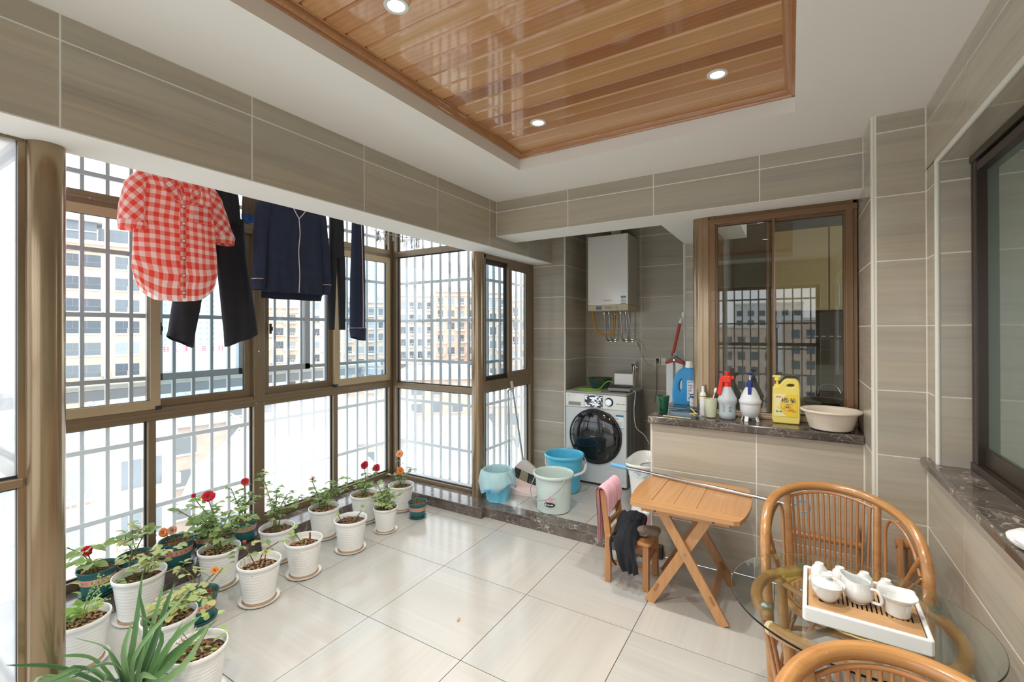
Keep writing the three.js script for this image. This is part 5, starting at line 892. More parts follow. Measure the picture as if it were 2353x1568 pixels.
{ // washing machine: x -1.755..-1.195, front z -3.8
  const t = thing('washing_machine', 'front-loading washing machine with a big round dark door', 'washer', [-1.475, PLAT, -4.075]);
  const W = 0.56, H = 0.815, D = 0.54, sideM = phys(srgb(112, 110, 105), 0.4), fM = phys(srgb(214, 218, 220), 0.28, { metalness: 0.1, clearcoat: 0.4 });
  part(t, 'cabinet', rbox(W, H - 0.02, D - 0.03, 0.01, 0, H / 2 + 0.01, -0.015), sideM);
  part(t, 'side_groove', merge([-0.1, 0.05, 0.16].map(z => rbox(0.004, H - 0.14, 0.012, 0.002, W / 2, H / 2, z))), sideM).userData.kind = 'stuff';
  part(t, 'top_panel', rbox(W, 0.018, D, 0.006, 0, H - 0.005, 0), phys(srgb(168, 166, 160), 0.35));
  const F = D / 2;
  part(t, 'front_panel', rbox(W, H - 0.16, 0.03, 0.008, 0, (H - 0.16) / 2 + 0.02, F - 0.012), fM);
  const cp = part(t, 'control_panel', rbox(W, 0.125, 0.034, 0.008, 0, H - 0.077, F - 0.01), M.whiteGloss);
  const dr = part(cp, 'detergent_drawer', rbox(0.178, 0.108, 0.01, 0.004, -0.187, H - 0.077, F + 0.008), M.whiteGloss); part(dr, 'drawer_pull', rbox(0.12, 0.03, 0.008, 0.003, -0.19, H - 0.107, F + 0.012), M.greyPlastic);
  const foil = phys(0xffffff, 0.22, { metalness: 0.9, map: dataTex(256, 128, (u, v) => { const n = fbm(u * 9 + fbm(u * 5, v * 8, 2) * 3, v * 9, 3); const k = n > 0.52 ? 235 : n > 0.42 ? 150 : 60; return [k, k, k + 4]; }, 1, 1) });
  part(cp, 'display_cover', rbox(0.165, 0.108, 0.008, 0.003, -0.01, H - 0.077, F + 0.009), foil, 'silvery crinkled protective film over the display');
  const kn = part(cp, 'dial', new THREE.CylinderGeometry(0.028, 0.032, 0.024, 32).rotateX(PI / 2).translate(0.13, H - 0.073, F + 0.016), M.chrome); part(kn, 'dial_ring', new THREE.TorusGeometry(0.033, 0.005, 8, 32).translate(0.13, H - 0.073, F + 0.009), M.black);
  part(cp, 'buttons', merge([rbox(0.035, 0.006, 0.004, 0.001, 0.21, H - 0.083, F + 0.008), rbox(0.035, 0.006, 0.004, 0.001, 0.255, H - 0.083, F + 0.008)]), M.greyPlastic).userData.kind = 'stuff';
  const mk = canvasTex(256, 48, (g, w, h) => { g.fillStyle = '#f0f0ee'; g.fillRect(0, 0, w, h); g.fillStyle = '#55585a'; g.font = 'bold 36px sans-serif'; g.textBaseline = 'middle'; g.fillText('Haier', 12, h / 2); });
  part(cp, 'lettering', box(0.07, 0.013, 0.002, -0.225, H - 0.035, F + 0.013), std(0xffffff, 0.3, { map: mk }));
  // door centre: x -1.477 -> 0 ; y 0.51 -> 0.43
  const dc = V(0.0, 0.432, F + 0.006);
  const door = part(t, 'door', lathe([[0.0, 0.052], [0.08, 0.05], [0.15, 0.042], [0.2, 0.028], [0.226, 0.012], [0.232, 0.0]], 64).rotateX(PI / 2).translate(dc.x, dc.y, dc.z), M.blackGloss, 'dark glossy round door');
  part(door, 'door_rim', new THREE.TorusGeometry(0.232, 0.01, 10, 64).translate(dc.x, dc.y, dc.z + 0.003), M.black);
  part(door, 'door_grip', new THREE.TorusGeometry(0.236, 0.012, 8, 30, 0.9).rotateZ(0.15).translate(dc.x, dc.y, dc.z + 0.008), M.blackGloss);
  const dl = canvasTex(256, 40, (g, w, h) => { g.fillStyle = '#1c1c1e'; g.fillRect(0, 0, w, h); g.fillStyle = '#d8dadc'; g.font = 'bold 28px sans-serif'; g.textAlign = 'center'; g.textBaseline = 'middle'; g.fillText('Direct Drive', w / 2, h / 2); });
  part(door, 'lettering', box(0.085, 0.012, 0.002, 0.0, dc.y + 0.01, dc.z + 0.053), std(0xffffff, 0.2, { map: dl }));
  const en = canvasTex(128, 192, (g, w, h) => { g.fillStyle = '#f2f2ee'; g.fillRect(0, 0, w, h); g.fillStyle = '#2d7fae'; g.fillRect(0, 0, w, 26); g.fillStyle = '#6db8d4'; g.fillRect(0, h - 14, w, 14); g.fillStyle = '#e0a23c'; g.fillRect(14, 40, 26, 12); g.fillStyle = '#d85a3c'; g.fillRect(14, 58, 20, 12); g.fillStyle = '#8c8c8c'; for (let k = 0; k < 5; k++) g.fillRect(14, 96 + k * 14, 98, 4); });
  part(t, 'energy_label', box(0.068, 0.118, 0.002, 0.222, 0.58, F + 0.004), std(0xffffff, 0.5, { map: en }), 'energy label sticker');
  part(t, 'filter_flap', rbox(0.135, 0.09, 0.004, 0.003, 0.19, 0.1, F + 0.004), fM);
  part(t, 'feet', merge([[-1, 1], [1, 1], [-1, -1], [1, -1]].map(([a, b]) => cyl(0.022, 0.022, 0.022, a * 0.22, 0, b * 0.2, 14))), M.black).userData.kind = 'stuff'; }
{ // on the washer, y = 0.893
  const Y = PLAT + 0.818;
  const g = thing('salad_bowl', 'green translucent plastic bowl at the back of the washing machine', 'bowl', [-1.55, Y, -4.13]);
  part(g, 'bowl', lathe([[0.0, 0.002], [0.075, 0.002], [0.082, 0.006], [0.112, 0.085], [0.124, 0.09], [0.124, 0.094], [0.11, 0.092], [0.079, 0.01], [0, 0.006]], 44), phys(srgb(120, 172, 152), 0.1, { transmission: 0.8, thickness: 0 }));
  const rg = thing('red_cloth', 'crumpled red cloth inside the green bowl', 'cloth', [-1.56, Y + 0.008, -4.13]);
  { const g2 = new THREE.IcosahedronGeometry(0.06, 3), p = g2.attributes.position; for (let i = 0; i < p.count; i++) { const v = V(p.getX(i), p.getY(i), p.getZ(i)), n = fbm(v.x * 40 + 9, v.y * 40 + v.z * 30, 3); v.multiplyScalar(0.85 + n * 0.35); p.setXYZ(i, v.x * 1.15, v.y * 0.62 + 0.042, v.z * 1.1); } g2.computeVertexNormals(); part(rg, 'bundle', g2, fabric(srgb(186, 44, 58))); }
  const r = thing('green_cord', 'lime green cord coiled on the washing machine front edge', 'cord');
  part(r, 'cord', tube([V(-1.64, Y + 0.004, -3.9), V(-1.6, Y + 0.005, -3.86), V(-1.5, Y + 0.004, -3.84), V(-1.44, Y + 0.004, -3.86), V(-1.5, Y + 0.006, -3.92), V(-1.62, Y + 0.005, -3.97), V(-1.69, Y + 0.004, -3.95), V(-1.66, Y + 0.005, -3.89), V(-1.55, Y + 0.008, -3.87), V(-1.48, Y + 0.02, -3.93), V(-1.44, Y + 0.07, -3.97), V(-1.41, Y + 0.085, -3.99), V(-1.375, Y + 0.07, -3.99)], 0.0038, 140, 8), phys(srgb(156, 214, 62), 0.4));
  const s = thing('sandwich_press', 'grey hinged hotplate with its white lid open on the washer', 'appliance', [-1.3, Y, -3.97], 0.12);
  part(s, 'base', rbox(0.2, 0.03, 0.15, 0.012, 0, 0.023, 0), M.greyPlastic); part(s, 'plate', rbox(0.17, 0.016, 0.12, 0.008, 0, 0.042, 0), M.black);
  const lid = part(s, 'lid', rbox(0.17, 0.105, 0.018, 0.012, 0.0, 0, 0), M.white); lid.position.set(0.012, 0.1, -0.085); lid.rotation.x = -0.12;
  part(s, 'foot', merge([cyl(0.01, 0.01, 0.009, -0.07, 0, 0.05, 12), cyl(0.01, 0.01, 0.009, 0.07, 0, 0.05, 12), cyl(0.01, 0.01, 0.009, -0.07, 0, -0.05, 12), cyl(0.01, 0.01, 0.009, 0.07, 0, -0.05, 12)]), M.black).userData.kind = 'stuff';
  const ld = thing('appliance_cable', 'thin white cable trailing down the washing machine side', 'cable');
  part(ld, 'lead', tube([V(-1.195, Y + 0.012, -3.99), V(-1.17, Y + 0.008, -3.97), V(-1.16, Y - 0.03, -3.94), V(-1.165, Y - 0.15, -3.92), V(-1.15, Y - 0.3, -3.94), V(-1.1, Y - 0.37, -4.0), V(-1.07, Y - 0.45, -4.05)], 0.0032, 60, 8), M.white); }
{ // bucket shapes
  const bucket = (R, r, H) => lathe([[0, 0.004], [r - 0.006, 0.004], [r, 0.008], [R - 0.012, H - 0.035], [R - 0.01, H - 0.03], [R + 0.002, H - 0.026], [R + 0.006, H - 0.012], [R + 0.003, H], [R - 0.006, H - 0.001], [R - 0.012, H - 0.02], [r - 0.008, 0.014], [0, 0.012]], 56);
  const g = thing('bucket', 'pale grey-green plastic bucket with its wire handle down and a round sticker', 'bucket', [-1.552, PLAT, -3.135], 0, 'buckets on the alcove floor');
  part(g, 'pail', bucket(0.15, 0.125, 0.285), phys(srgb(206, 220, 214), 0.32));
  part(g, 'handle', tube([V(-0.155, 0.262, 0.01), V(-0.16, 0.2, 0.075), V(-0.1, 0.13, 0.145), V(0, 0.105, 0.165), V(0.1, 0.13, 0.145), V(0.16, 0.2, 0.075), V(0.155, 0.262, 0.01)], 0.0032, 60, 8), M.steel).rotation.y = -0.5;
  const st = canvasTex(256, 192, (c, w, h) => { c.clearRect(0, 0, w, h); c.fillStyle = '#e9dfdf'; c.beginPath(); c.ellipse(128, 78, 112, 68, 0, 0, 7); c.fill(); c.fillStyle = '#cfaeb2'; c.beginPath(); c.ellipse(150, 52, 70, 34, 0, 0, 7); c.fill(); c.fillStyle = '#3a3838'; c.beginPath(); c.ellipse(128, 140, 112, 42, 0, 0, 7); c.fill(); c.fillStyle = '#f0eeee'; c.fillRect(34, 126, 34, 32); c.fillRect(86, 138, 50, 14); c.fillRect(150, 138, 50, 14); c.fillStyle = '#4a4444'; c.font = 'bold 34px sans-serif'; c.fillText('F&L', 34, 98); c.fillStyle = '#c23a40'; c.beginPath(); c.arc(206, 92, 10, 0, 7); c.fill(); });
  const sm = std(0xffffff, 0.4, { map: st, transparent: true, alphaTest: 0.5 });
  part(g, 'sticker', new THREE.CylinderGeometry(0.1395, 0.1345, 0.085, 24, 1, true, -0.36, 0.72).translate(0, 0.1, 0).rotateY(0.32 - 0.1), sm, 'oval printed sticker');
  const b = thing('bucket', 'sky blue plastic bucket with a grip handle, standing behind the grey-green one', 'bucket', [-1.66, PLAT, -3.56], 0, 'buckets on the alcove floor');
  part(b, 'pail', bucket(0.165, 0.125, 0.315), phys(srgb(96, 200, 234), 0.3));
  const hd = part(b, 'handle', tube([V(-0.168, 0.29, 0), V(-0.175, 0.24, 0.06), V(-0.12, 0.19, 0.14), V(0, 0.17, 0.175), V(0.12, 0.19, 0.14), V(0.175, 0.24, 0.06), V(0.168, 0.29, 0)], 0.0036, 60, 8), M.white); hd.rotation.y = 0.75;
  part(hd, 'grip', tube([V(0.03, 0.174, 0.176), V(0.12, 0.19, 0.142), V(0.165, 0.228, 0.08)], 0.011, 20, 10), M.white); }
{ // waste bin with liner
  const t = thing('waste_bin', 'small sky blue fluted waste bin lined with a pale bag', 'bin', [-2.03, PLAT, -3.085]);
  const R = (y, th) => (0.085 + 0.032 * y / 0.24) * (1 + 0.05 * Math.sin(th * 8) * (y < 0.13 ? 1 : Math.max(0, 1 - (y - 0.13) / 0.05)));
  const rings = [], inner = []; for (let j = 0; j <= 16; j++) { const y = 0.24 * j / 16, a = [], b = []; for (let i = 0; i < 80; i++) { const th = i / 80 * 2 * PI; a.push(V(Math.cos(th) * R(y, th), y, Math.sin(th) * R(y, th))); b.push(V(Math.cos(th) * (R(y, th) - 0.004), Math.max(0.005, y), Math.sin(th) * (R(y, th) - 0.004))); } rings.push(a); inner.push(b); }
  part(t, 'bin', merge([loft(rings, { capA: true }), loft(inner.slice().reverse(), {})]), M.skyBlue);
  const bagM = phys(srgb(206, 238, 240), 0.45, { transmission: 0.35, thickness: 0, side: THREE.DoubleSide });
  const prof = [[0.07, 0.05], [0.09, 0.16], [0.104, 0.235], [0.119, 0.25], [0.127, 0.24], [0.138, 0.2], [0.148, 0.15], [0.15, 0.125], [0.143, 0.115]];
  const bag = prof.map(([r, y], j) => { const a = []; for (let i = 0; i < 72; i++) { const th = i / 72 * 2 * PI, n = (vn(Math.cos(th) * 5 + 9, Math.sin(th) * 5 + j * 0.7) - 0.5) * (j > 3 ? 0.022 : 0.004), sag = j > 4 ? 0.018 * Math.sin(th * 2 + 1) + 0.012 * Math.sin(th * 5) : 0; a.push(V(Math.cos(th) * (r + n), y + sag * (j - 4) / 3, Math.sin(th) * (r + n))); } return a; });
  part(t, 'liner', loft(bag), bagM, 'crinkled pale blue bin bag');
  part(t, 'drawstring', loft([bag[7].map(p => p.clone().multiplyScalar(1.004)), bag[8].map(p => p.clone().multiplyScalar(1.01).add(V(0, -0.008, 0)))]), phys(srgb(150, 200, 236), 0.5)); part(t, 'tie', new THREE.SphereGeometry(0.014, 12, 8).scale(1.2, 0.8, 0.7).translate(0.02, 0.118, 0.155), phys(srgb(40, 160, 214), 0.4)); }
{ // broom and dustpan
  const t = thing('broom', 'grey broom with dark bristles leaning at the slim window', 'broom');
  const a = V(-2.05, 0.235, -3.54), b = V(-2.15, 0.97, -3.5);
  part(t, 'handle', merge([bar(a, b, 0.008, 12)]), M.steel); part(t, 'grip', bar(V(-2.14, 0.89, -3.504), V(-2.152, 0.985, -3.499), 0.013, 14), std(srgb(206, 196, 190), 0.5));
  part(t, 'socket', bar(V(-2.045, 0.19, -3.54), V(-2.06, 0.3, -3.545), 0.014, 12), std(srgb(206, 196, 190), 0.5));
  const head = new THREE.Shape(); head.moveTo(-0.09, 0); head.lineTo(0.15, 0); head.quadraticCurveTo(0.14, 0.03, 0.07, 0.06); head.lineTo(0.0, 0.085); head.lineTo(-0.05, 0.07); head.lineTo(-0.09, 0);
  const hg = part(t, 'head', new THREE.ExtrudeGeometry(head, { depth: 0.03, bevelEnabled: true, bevelSize: 0.004, bevelThickness: 0.004, bevelSegments: 2 }).translate(0, 0, -0.015), std(srgb(216, 204, 196), 0.5)); hg.position.set(-2.035, 0.195, -3.53); hg.rotation.z = -0.28; hg.rotation.y = 0.1;
  const br = []; for (let i = 0; i < 46; i++) { const u = -0.085 + (i % 23) / 22 * 0.225, zz = i < 23 ? -0.009 : 0.009; br.push(slab(V(u, 0.004, zz), V(u * 1.18 + 0.006, -0.095, zz * 1.7), 0.008, 0.007, V(0, 0, 1))); }
  const bs = part(hg, 'bristles', merge(br), std(srgb(70, 70, 68), 0.9)); bs.userData.kind = 'stuff';
  const br2 = []; for (let i = 0; i < 14; i++) { const u = -0.02 + (i % 7) / 6 * 0.06, zz = i < 7 ? -0.012 : 0.012; br2.push(slab(V(u, 0.004, zz), V(u * 1.18 + 0.006, -0.094, zz * 1.7), 0.008, 0.006, V(0, 0, 1))); }
  part(hg, 'pale_bristles', merge(br2), std(srgb(196, 186, 160), 0.9)).userData.kind = 'stuff';
  const d = thing('dustpan', 'blush pink long-handled dustpan behind the waste bin', 'dustpan', [-1.94, PLAT, -3.345], 0.15);
  const pinkM = phys(srgb(238, 214, 208), 0.4);
  const prof = new THREE.Shape(); prof.moveTo(-0.13, 0); prof.lineTo(0.14, 0); prof.lineTo(0.14, 0.012); prof.lineTo(0.02, 0.03); prof.lineTo(-0.1, 0.06); prof.lineTo(-0.13, 0.09); prof.lineTo(-0.13, 0);
  const side = () => new THREE.ExtrudeGeometry(prof, { depth: 0.006, bevelEnabled: true, bevelSize: 0.002, bevelThickness: 0.002, bevelSegments: 1 });
  part(d, 'pan', merge([rbox(0.27, 0.006, 0.2, 0.002, 0.005, 0.004, 0), side().translate(0, 0.002, 0.096), side().translate(0, 0.002, -0.104), rbox(0.006, 0.09, 0.2, 0.002, -0.13, 0.046, 0)]), pinkM);
  part(d, 'pole', bar(V(-0.13, 0.05, 0), V(-0.15, 0.83, -0.03), 0.008, 12), M.steel); part(d, 'hook', tube([V(-0.15, 0.8, -0.03), V(-0.152, 0.84, -0.03), V(-0.12, 0.862, -0.02), V(-0.09, 0.87, -0.01)], 0.008, 16, 8), M.greyPlastic); }
{ // tall white tub with floral band, a strainer and soap inside
  const t = thing('wash_tub', 'tall white plastic wash tub with a blue floral band, half behind the low wall', 'tub', [-0.9, PLAT, -3.33]);
  const rr2 = (w, d, y, e = 0.62, n = 64) => { const a = []; for (let i = 0; i < n; i++) { const th = i / n * 2 * PI, c = Math.cos(th), s = Math.sin(th); a.push(V(w * Math.sign(c) * Math.pow(Math.abs(c), e), y, d * Math.sign(s) * Math.pow(Math.abs(s), e))); } return a; };
  const W = 0.118;
  const out = [[0.104, 0], [0.1, 0.02], [0.088, 0.08], [0.084, 0.14], [0.092, 0.26], [0.1, 0.345], [0.104, 0.39], [0.118, 0.415], [0.122, 0.43], [0.118, 0.438], [0.111, 0.432], [0.1, 0.39], [0.09, 0.31], [0.01, 0.305]];
  part(t, 'tub', loft(out.map(([r, y]) => rr2(r, r * 1.85, y)), { capA: true, capB: true }), M.whiteGloss);
  const bandT = canvasTex(512, 64, (g, w, h) => { g.fillStyle = '#eef3f4'; g.fillRect(0, 0, w, h); setSeed(5); for (let k = 0; k < 60; k++) { g.strokeStyle = ['#5e9fc0', '#86b9cf', '#3f7fa6'][k % 3]; g.lineWidth = 3; g.beginPath(); g.arc(rr(0, w), rr(0, h), rr(5, 14), rr(0, 6), rr(6, 9)); g.stroke(); } });
  bandT.wrapS = bandT.wrapT = THREE.RepeatWrapping; bandT.repeat.set(2.6, 22);
  part(t, 'floral_band', loft([rr2(0.1045, 0.1045 * 1.85, 0.385), rr2(0.1015, 0.1015 * 1.85, 0.345)]), std(0xffffff, 0.4, { map: bandT }), 'blue floral printed band');
  const c = thing('strainer', 'round black mesh strainer in the wash tub', 'strainer', [-0.872, PLAT + 0.311, -3.345]);
  part(c, 'rim', new THREE.TorusGeometry(0.07, 0.004, 8, 40).rotateX(PI / 2).translate(0, 0.07, 0), M.steel);
  const ms = []; for (let k = 0; k < 30; k++) { const a = k / 30 * 2 * PI; ms.push(bar(V(Math.cos(a) * 0.055, 0.002, Math.sin(a) * 0.055), V(Math.cos(a) * 0.07, 0.07, Math.sin(a) * 0.07), 0.0012, 4)); } for (let k = 0; k < 6; k++) ms.push(new THREE.TorusGeometry(0.055 + 0.0025 * k, 0.0012, 4, 30).rotateX(PI / 2).translate(0, 0.004 + k * 0.012, 0)); ms.push(cyl(0.055, 0.055, 0.002, 0, 0, 0, 28));
  part(c, 'mesh', merge(ms), M.steelDull).userData.kind = 'stuff';
  const s = thing('sponge', 'yellow sponge lying in the strainer', 'sponge', [-0.862, PLAT + 0.314, -3.33]); part(s, 'block', rbox(0.05, 0.03, 0.035, 0.008, 0, 0.015, 0), std(srgb(226, 194, 110), 0.95)); }
{ const t = thing('shampoo_bottle', 'slim bottle with pink label on the alcove floor behind the small chair', 'bottle', [-0.83, PLAT, -3.08]);
  part(t, 'bottle', merge([rbox(0.045, 0.15, 0.035, 0.01, 0, 0.075, 0), cyl(0.012, 0.01, 0.03, 0, 0.15, 0, 14)]), M.white); part(t, 'label', rbox(0.036, 0.1, 0.002, 0.001, -0.002, 0.08, 0.0185), phys(srgb(240, 140, 176), 0.4)); }
{ // butterfly mop hanging at the pier
  const t = thing('butterfly_mop', 'red-handled folding mop with white pads hanging beside the pier', 'mop');
  const z = -4.03;
  part(t, 'handle', bar(V(-0.858, 1.25, z), V(-0.803, 1.5, z), 0.013, 14), phys(srgb(176, 58, 34), 0.35)); part(t, 'cap', bar(V(-0.803, 1.5, z), V(-0.795, 1.54, z), 0.013, 14, 0.008), M.white);
  part(t, 'lock', merge([bar(V(-0.872, 1.22, z), V(-0.862, 1.265, z), 0.008, 8)]), phys(srgb(186, 52, 46), 0.4)); part(t, 'slider', bar(V(-0.835, 1.225, z), V(-0.832, 1.26, z), 0.013, 10), phys(srgb(126, 178, 188), 0.4));
  const plate = s => { const sh = new THREE.Shape(); sh.moveTo(0, 0.04); sh.lineTo(s * 0.068, -0.005); sh.lineTo(s * 0.07, -0.03); sh.lineTo(0, 0.0); sh.lineTo(0, 0.04); return new THREE.ExtrudeGeometry(sh, { depth: 0.06, bevelEnabled: false }).translate(-0.845, 1.185, z - 0.03); };
  part(t, 'head', merge([plate(-1), plate(1)]), std(srgb(118, 110, 100), 0.6)); 
  for (const s of [-1, 1]) { const p = part(t, 'pad', rbox(0.058, 0.37, 0.05, 0.006, -0.845 + s * 0.038, 0.985, z), std(srgb(232, 236, 238), 0.9)); part(p, 'red_edge', slab(V(-0.845 + s * 0.006, 1.185, z), V(-0.845 + s * 0.072, 1.162, z), 0.062, 0.022, V(0, 0, 1)), phys(srgb(178, 48, 50), 0.5)); part(p, 'pleats', merge([-0.02, -0.007, 0.007, 0.02].map(d => rbox(0.003, 0.35, 0.054, 0.001, -0.845 + s * 0.038 + d, 0.98, z))), M.white).userData.kind = 'stuff'; }
  part(t, 'screw', new THREE.CylinderGeometry(0.007, 0.007, 0.01, 14).rotateX(PI / 2).translate(-0.845, 1.19, z + 0.034), M.chrome);
  const h = thing('wall_hook', 'small white stick-on hook at the pier edge above the mop', 'hook', [-0.785, 1.56, -4.062]); part(h, 'plate', rbox(0.02, 0.07, 0.008, 0.003), M.white); part(h, 'peg', tube([V(0, -0.01, 0.004), V(0, -0.025, 0.02), V(0, -0.012, 0.028)], 0.004, 10, 8), M.white); }
// ---------------------------------------------------------------- marble counter, what stands on it, and the kitchen behind
const CT = 0.895;
{ const c = struct('counter_kitchen', 'dark veined marble counter below the kitchen window', 'counter');
  part(c, 'slab', uvM(rbox(1.112, 0.05, 0.262, 0.01, -0.234, CT - 0.025, -3.081), 0.2, 0.5), M.marble);
  part(c, 'side_slab', uvM(rbox(0.27, 0.0495, 0.88, 0.01, -0.655, CT - 0.0252, -3.63), 0.6, 0.1), M.marble); }
const blob = (r, seedK, sx, sy, sz, amp = 0.35, fr = 30) => { const g = new THREE.IcosahedronGeometry(r, 4), p = g.attributes.position; for (let i = 0; i < p.count; i++) { const v = V(p.getX(i), p.getY(i), p.getZ(i)), n = fbm(v.x * fr + seedK, v.y * fr + v.z * fr * 0.8 + seedK, 3); v.multiplyScalar(1 - amp / 2 + n * amp); p.setXYZ(i, v.x * sx, v.y * sy, v.z * sz); } g.computeVertexNormals(); g.computeBoundingBox(); g.translate(0, -g.boundingBox.min.y, 0); return g; };
{ const t = thing('mug', 'dark green plastic mug at the left end of the counter', 'mug', [-0.718, CT, -3.06], 0);
  part(t, 'cup', lathe([[0, 0.003], [0.027, 0.003], [0.029, 0.008], [0.041, 0.115], [0.0425, 0.119], [0.039, 0.119], [0.0265, 0.012], [0, 0.01]], 40), phys(srgb(28, 92, 66), 0.2, { transmission: 0.15, thickness: 0 }));
  part(t, 'handle', tube([V(-0.005, 0.095, 0.038), V(-0.006, 0.085, 0.06), V(-0.003, 0.045, 0.058), V(0, 0.025, 0.033)], 0.005, 24, 8), phys(srgb(24, 80, 58), 0.2)); }
{ // detergent bottle with a looped grip
  const t = thing('detergent_bottle', 'big blue detergent bottle with white cap at the back left of the counter', 'bottle', [-0.655, CT, -3.5], 0.1);
  const s = new THREE.Shape(); s.moveTo(-0.075, 0); s.lineTo(0.08, 0); s.quadraticCurveTo(0.088, 0.005, 0.088, 0.02); s.lineTo(0.086, 0.18); s.quadraticCurveTo(0.08, 0.24, 0.03, 0.252); s.lineTo(0.005, 0.252); s.quadraticCurveTo(-0.04, 0.25, -0.066, 0.2); s.quadraticCurveTo(-0.088, 0.12, -0.082, 0.02); s.quadraticCurveTo(-0.08, 0.002, -0.075, 0);
  const h = new THREE.Path(); h.moveTo(-0.04, 0.075); h.quadraticCurveTo(-0.066, 0.1, -0.055, 0.15); h.quadraticCurveTo(-0.045, 0.185, -0.022, 0.19); h.quadraticCurveTo(-0.01, 0.17, -0.014, 0.13); h.quadraticCurveTo(-0.018, 0.085, -0.04, 0.075); s.holes.push(h);
  part(t, 'bottle', new THREE.ExtrudeGeometry(s, { depth: 0.034, bevelEnabled: true, bevelSize: 0.012, bevelThickness: 0.016, bevelSegments: 4, curveSegments: 10 }).translate(0, 0.012, -0.017), phys(srgb(52, 148, 208), 0.25));
  part(t, 'cap', merge([cyl(0.026, 0.026, 0.02, 0.018, 0.27, 0, 24), cyl(0.022, 0.02, 0.034, 0.018, 0.288, 0, 24)]), M.white);
  const lt = canvasTex(192, 256, (g, w, hh) => { g.fillStyle = '#cfdfe8'; g.fillRect(0, 0, w, hh); g.fillStyle = '#4a6a86'; g.font = 'bold 26px sans-serif'; g.fillText('MICO', 20, 36); g.fillStyle = '#a04a7c'; for (let k = 0; k < 8; k++) g.fillRect(20 + (k % 2) * 60, 56 + k * 17, 64, 8); g.fillStyle = '#35604a'; g.beginPath(); g.arc(40, 220, 14, 0, 7); g.fill(); g.fillStyle = '#5a6a86'; g.beginPath(); g.arc(90, 220, 14, 0, 7); g.fill(); g.fillRect(120, 206, 50, 28); });
  part(t, 'label', rbox(0.075, 0.15, 0.002, 0.001, 0.045, 0.11, 0.0345), std(0xffffff, 0.5, { map: lt }), 'printed label'); }
{ const t = thing('pump_bottle', 'small white pump bottle with blue label before the detergent', 'bottle', [-0.588, CT, -3.4]);
  part(t, 'bottle', rbox(0.048, 0.115, 0.036, 0.012, 0, 0.0575, 0), M.white); part(t, 'pump', merge([cyl(0.013, 0.012, 0.025, 0, 0.113, 0, 16), cyl(0.006, 0.006, 0.03, 0, 0.135, 0, 10), rbox(0.036, 0.012, 0.016, 0.004, -0.008, 0.168, 0)]), M.white);
  const lt = canvasTex(128, 192, (g, w, h) => { g.fillStyle = '#f2f4f6'; g.fillRect(0, 0, w, h); g.fillStyle = '#1f66b0'; g.beginPath(); g.moveTo(0, 0); g.lineTo(w, 0); g.lineTo(w, 50); g.quadraticCurveTo(60, 80, 0, 60); g.fill(); g.fillStyle = '#fff'; g.fillRect(24, 18, 60, 14); g.fillStyle = '#d23c6a'; g.fillRect(20, 140, 70, 8); g.strokeStyle = '#d23c3c'; g.lineWidth = 6; g.beginPath(); g.arc(60, 100, 24, 3.6, 6.2); g.stroke(); });
  part(t, 'label', box(0.042, 0.085, 0.001, 0, 0.058, 0.0186), std(0xffffff, 0.4, { map: lt })); }
{ const t = thing('lotion_bottle', 'slim white lotion bottle with gold collar beside the bronze post', 'bottle', [-0.487, CT, -3.15]);
  part(t, 'bottle', cyl(0.021, 0.021, 0.12, 0, 0, 0, 28), M.white); part(t, 'collar', cyl(0.0212, 0.0212, 0.006, 0, 0.12, 0, 28), std(srgb(206, 168, 70), 0.25, { metalness: 0.9 })); part(t, 'cap', merge([cyl(0.02, 0.014, 0.022, 0, 0.126, 0, 24), cyl(0.009, 0.008, 0.04, 0, 0.146, 0, 16)]), M.white); }
{ const t = thing('tumbler', 'pale green-beige tumbler holding a toothbrush', 'cup', [-0.432, CT, -3.09]);
  part(t, 'cup', lathe([[0, 0.003], [0.03, 0.003], [0.031, 0.006], [0.038, 0.114], [0.039, 0.118], [0.036, 0.118], [0.029, 0.01], [0, 0.008]], 36), phys(srgb(206, 210, 180), 0.4));
  const b = thing('toothbrush', 'white and pink toothbrush leaning in the tumbler', 'toothbrush', [-0.432, CT, -3.09]);
  part(b, 'handle', bar(V(-0.012, 0.012, 0.01), V(0.014, 0.12, 0.008), 0.0045, 10), phys(srgb(236, 116, 156), 0.4)); part(b, 'head', merge([bar(V(0.014, 0.12, 0.008), V(0.024, 0.16, 0.006), 0.003, 8), new THREE.SphereGeometry(0.009, 12, 8).scale(0.9, 2, 0.6).rotateZ(-0.25).translate(0.027, 0.172, 0.006)]), M.white); }
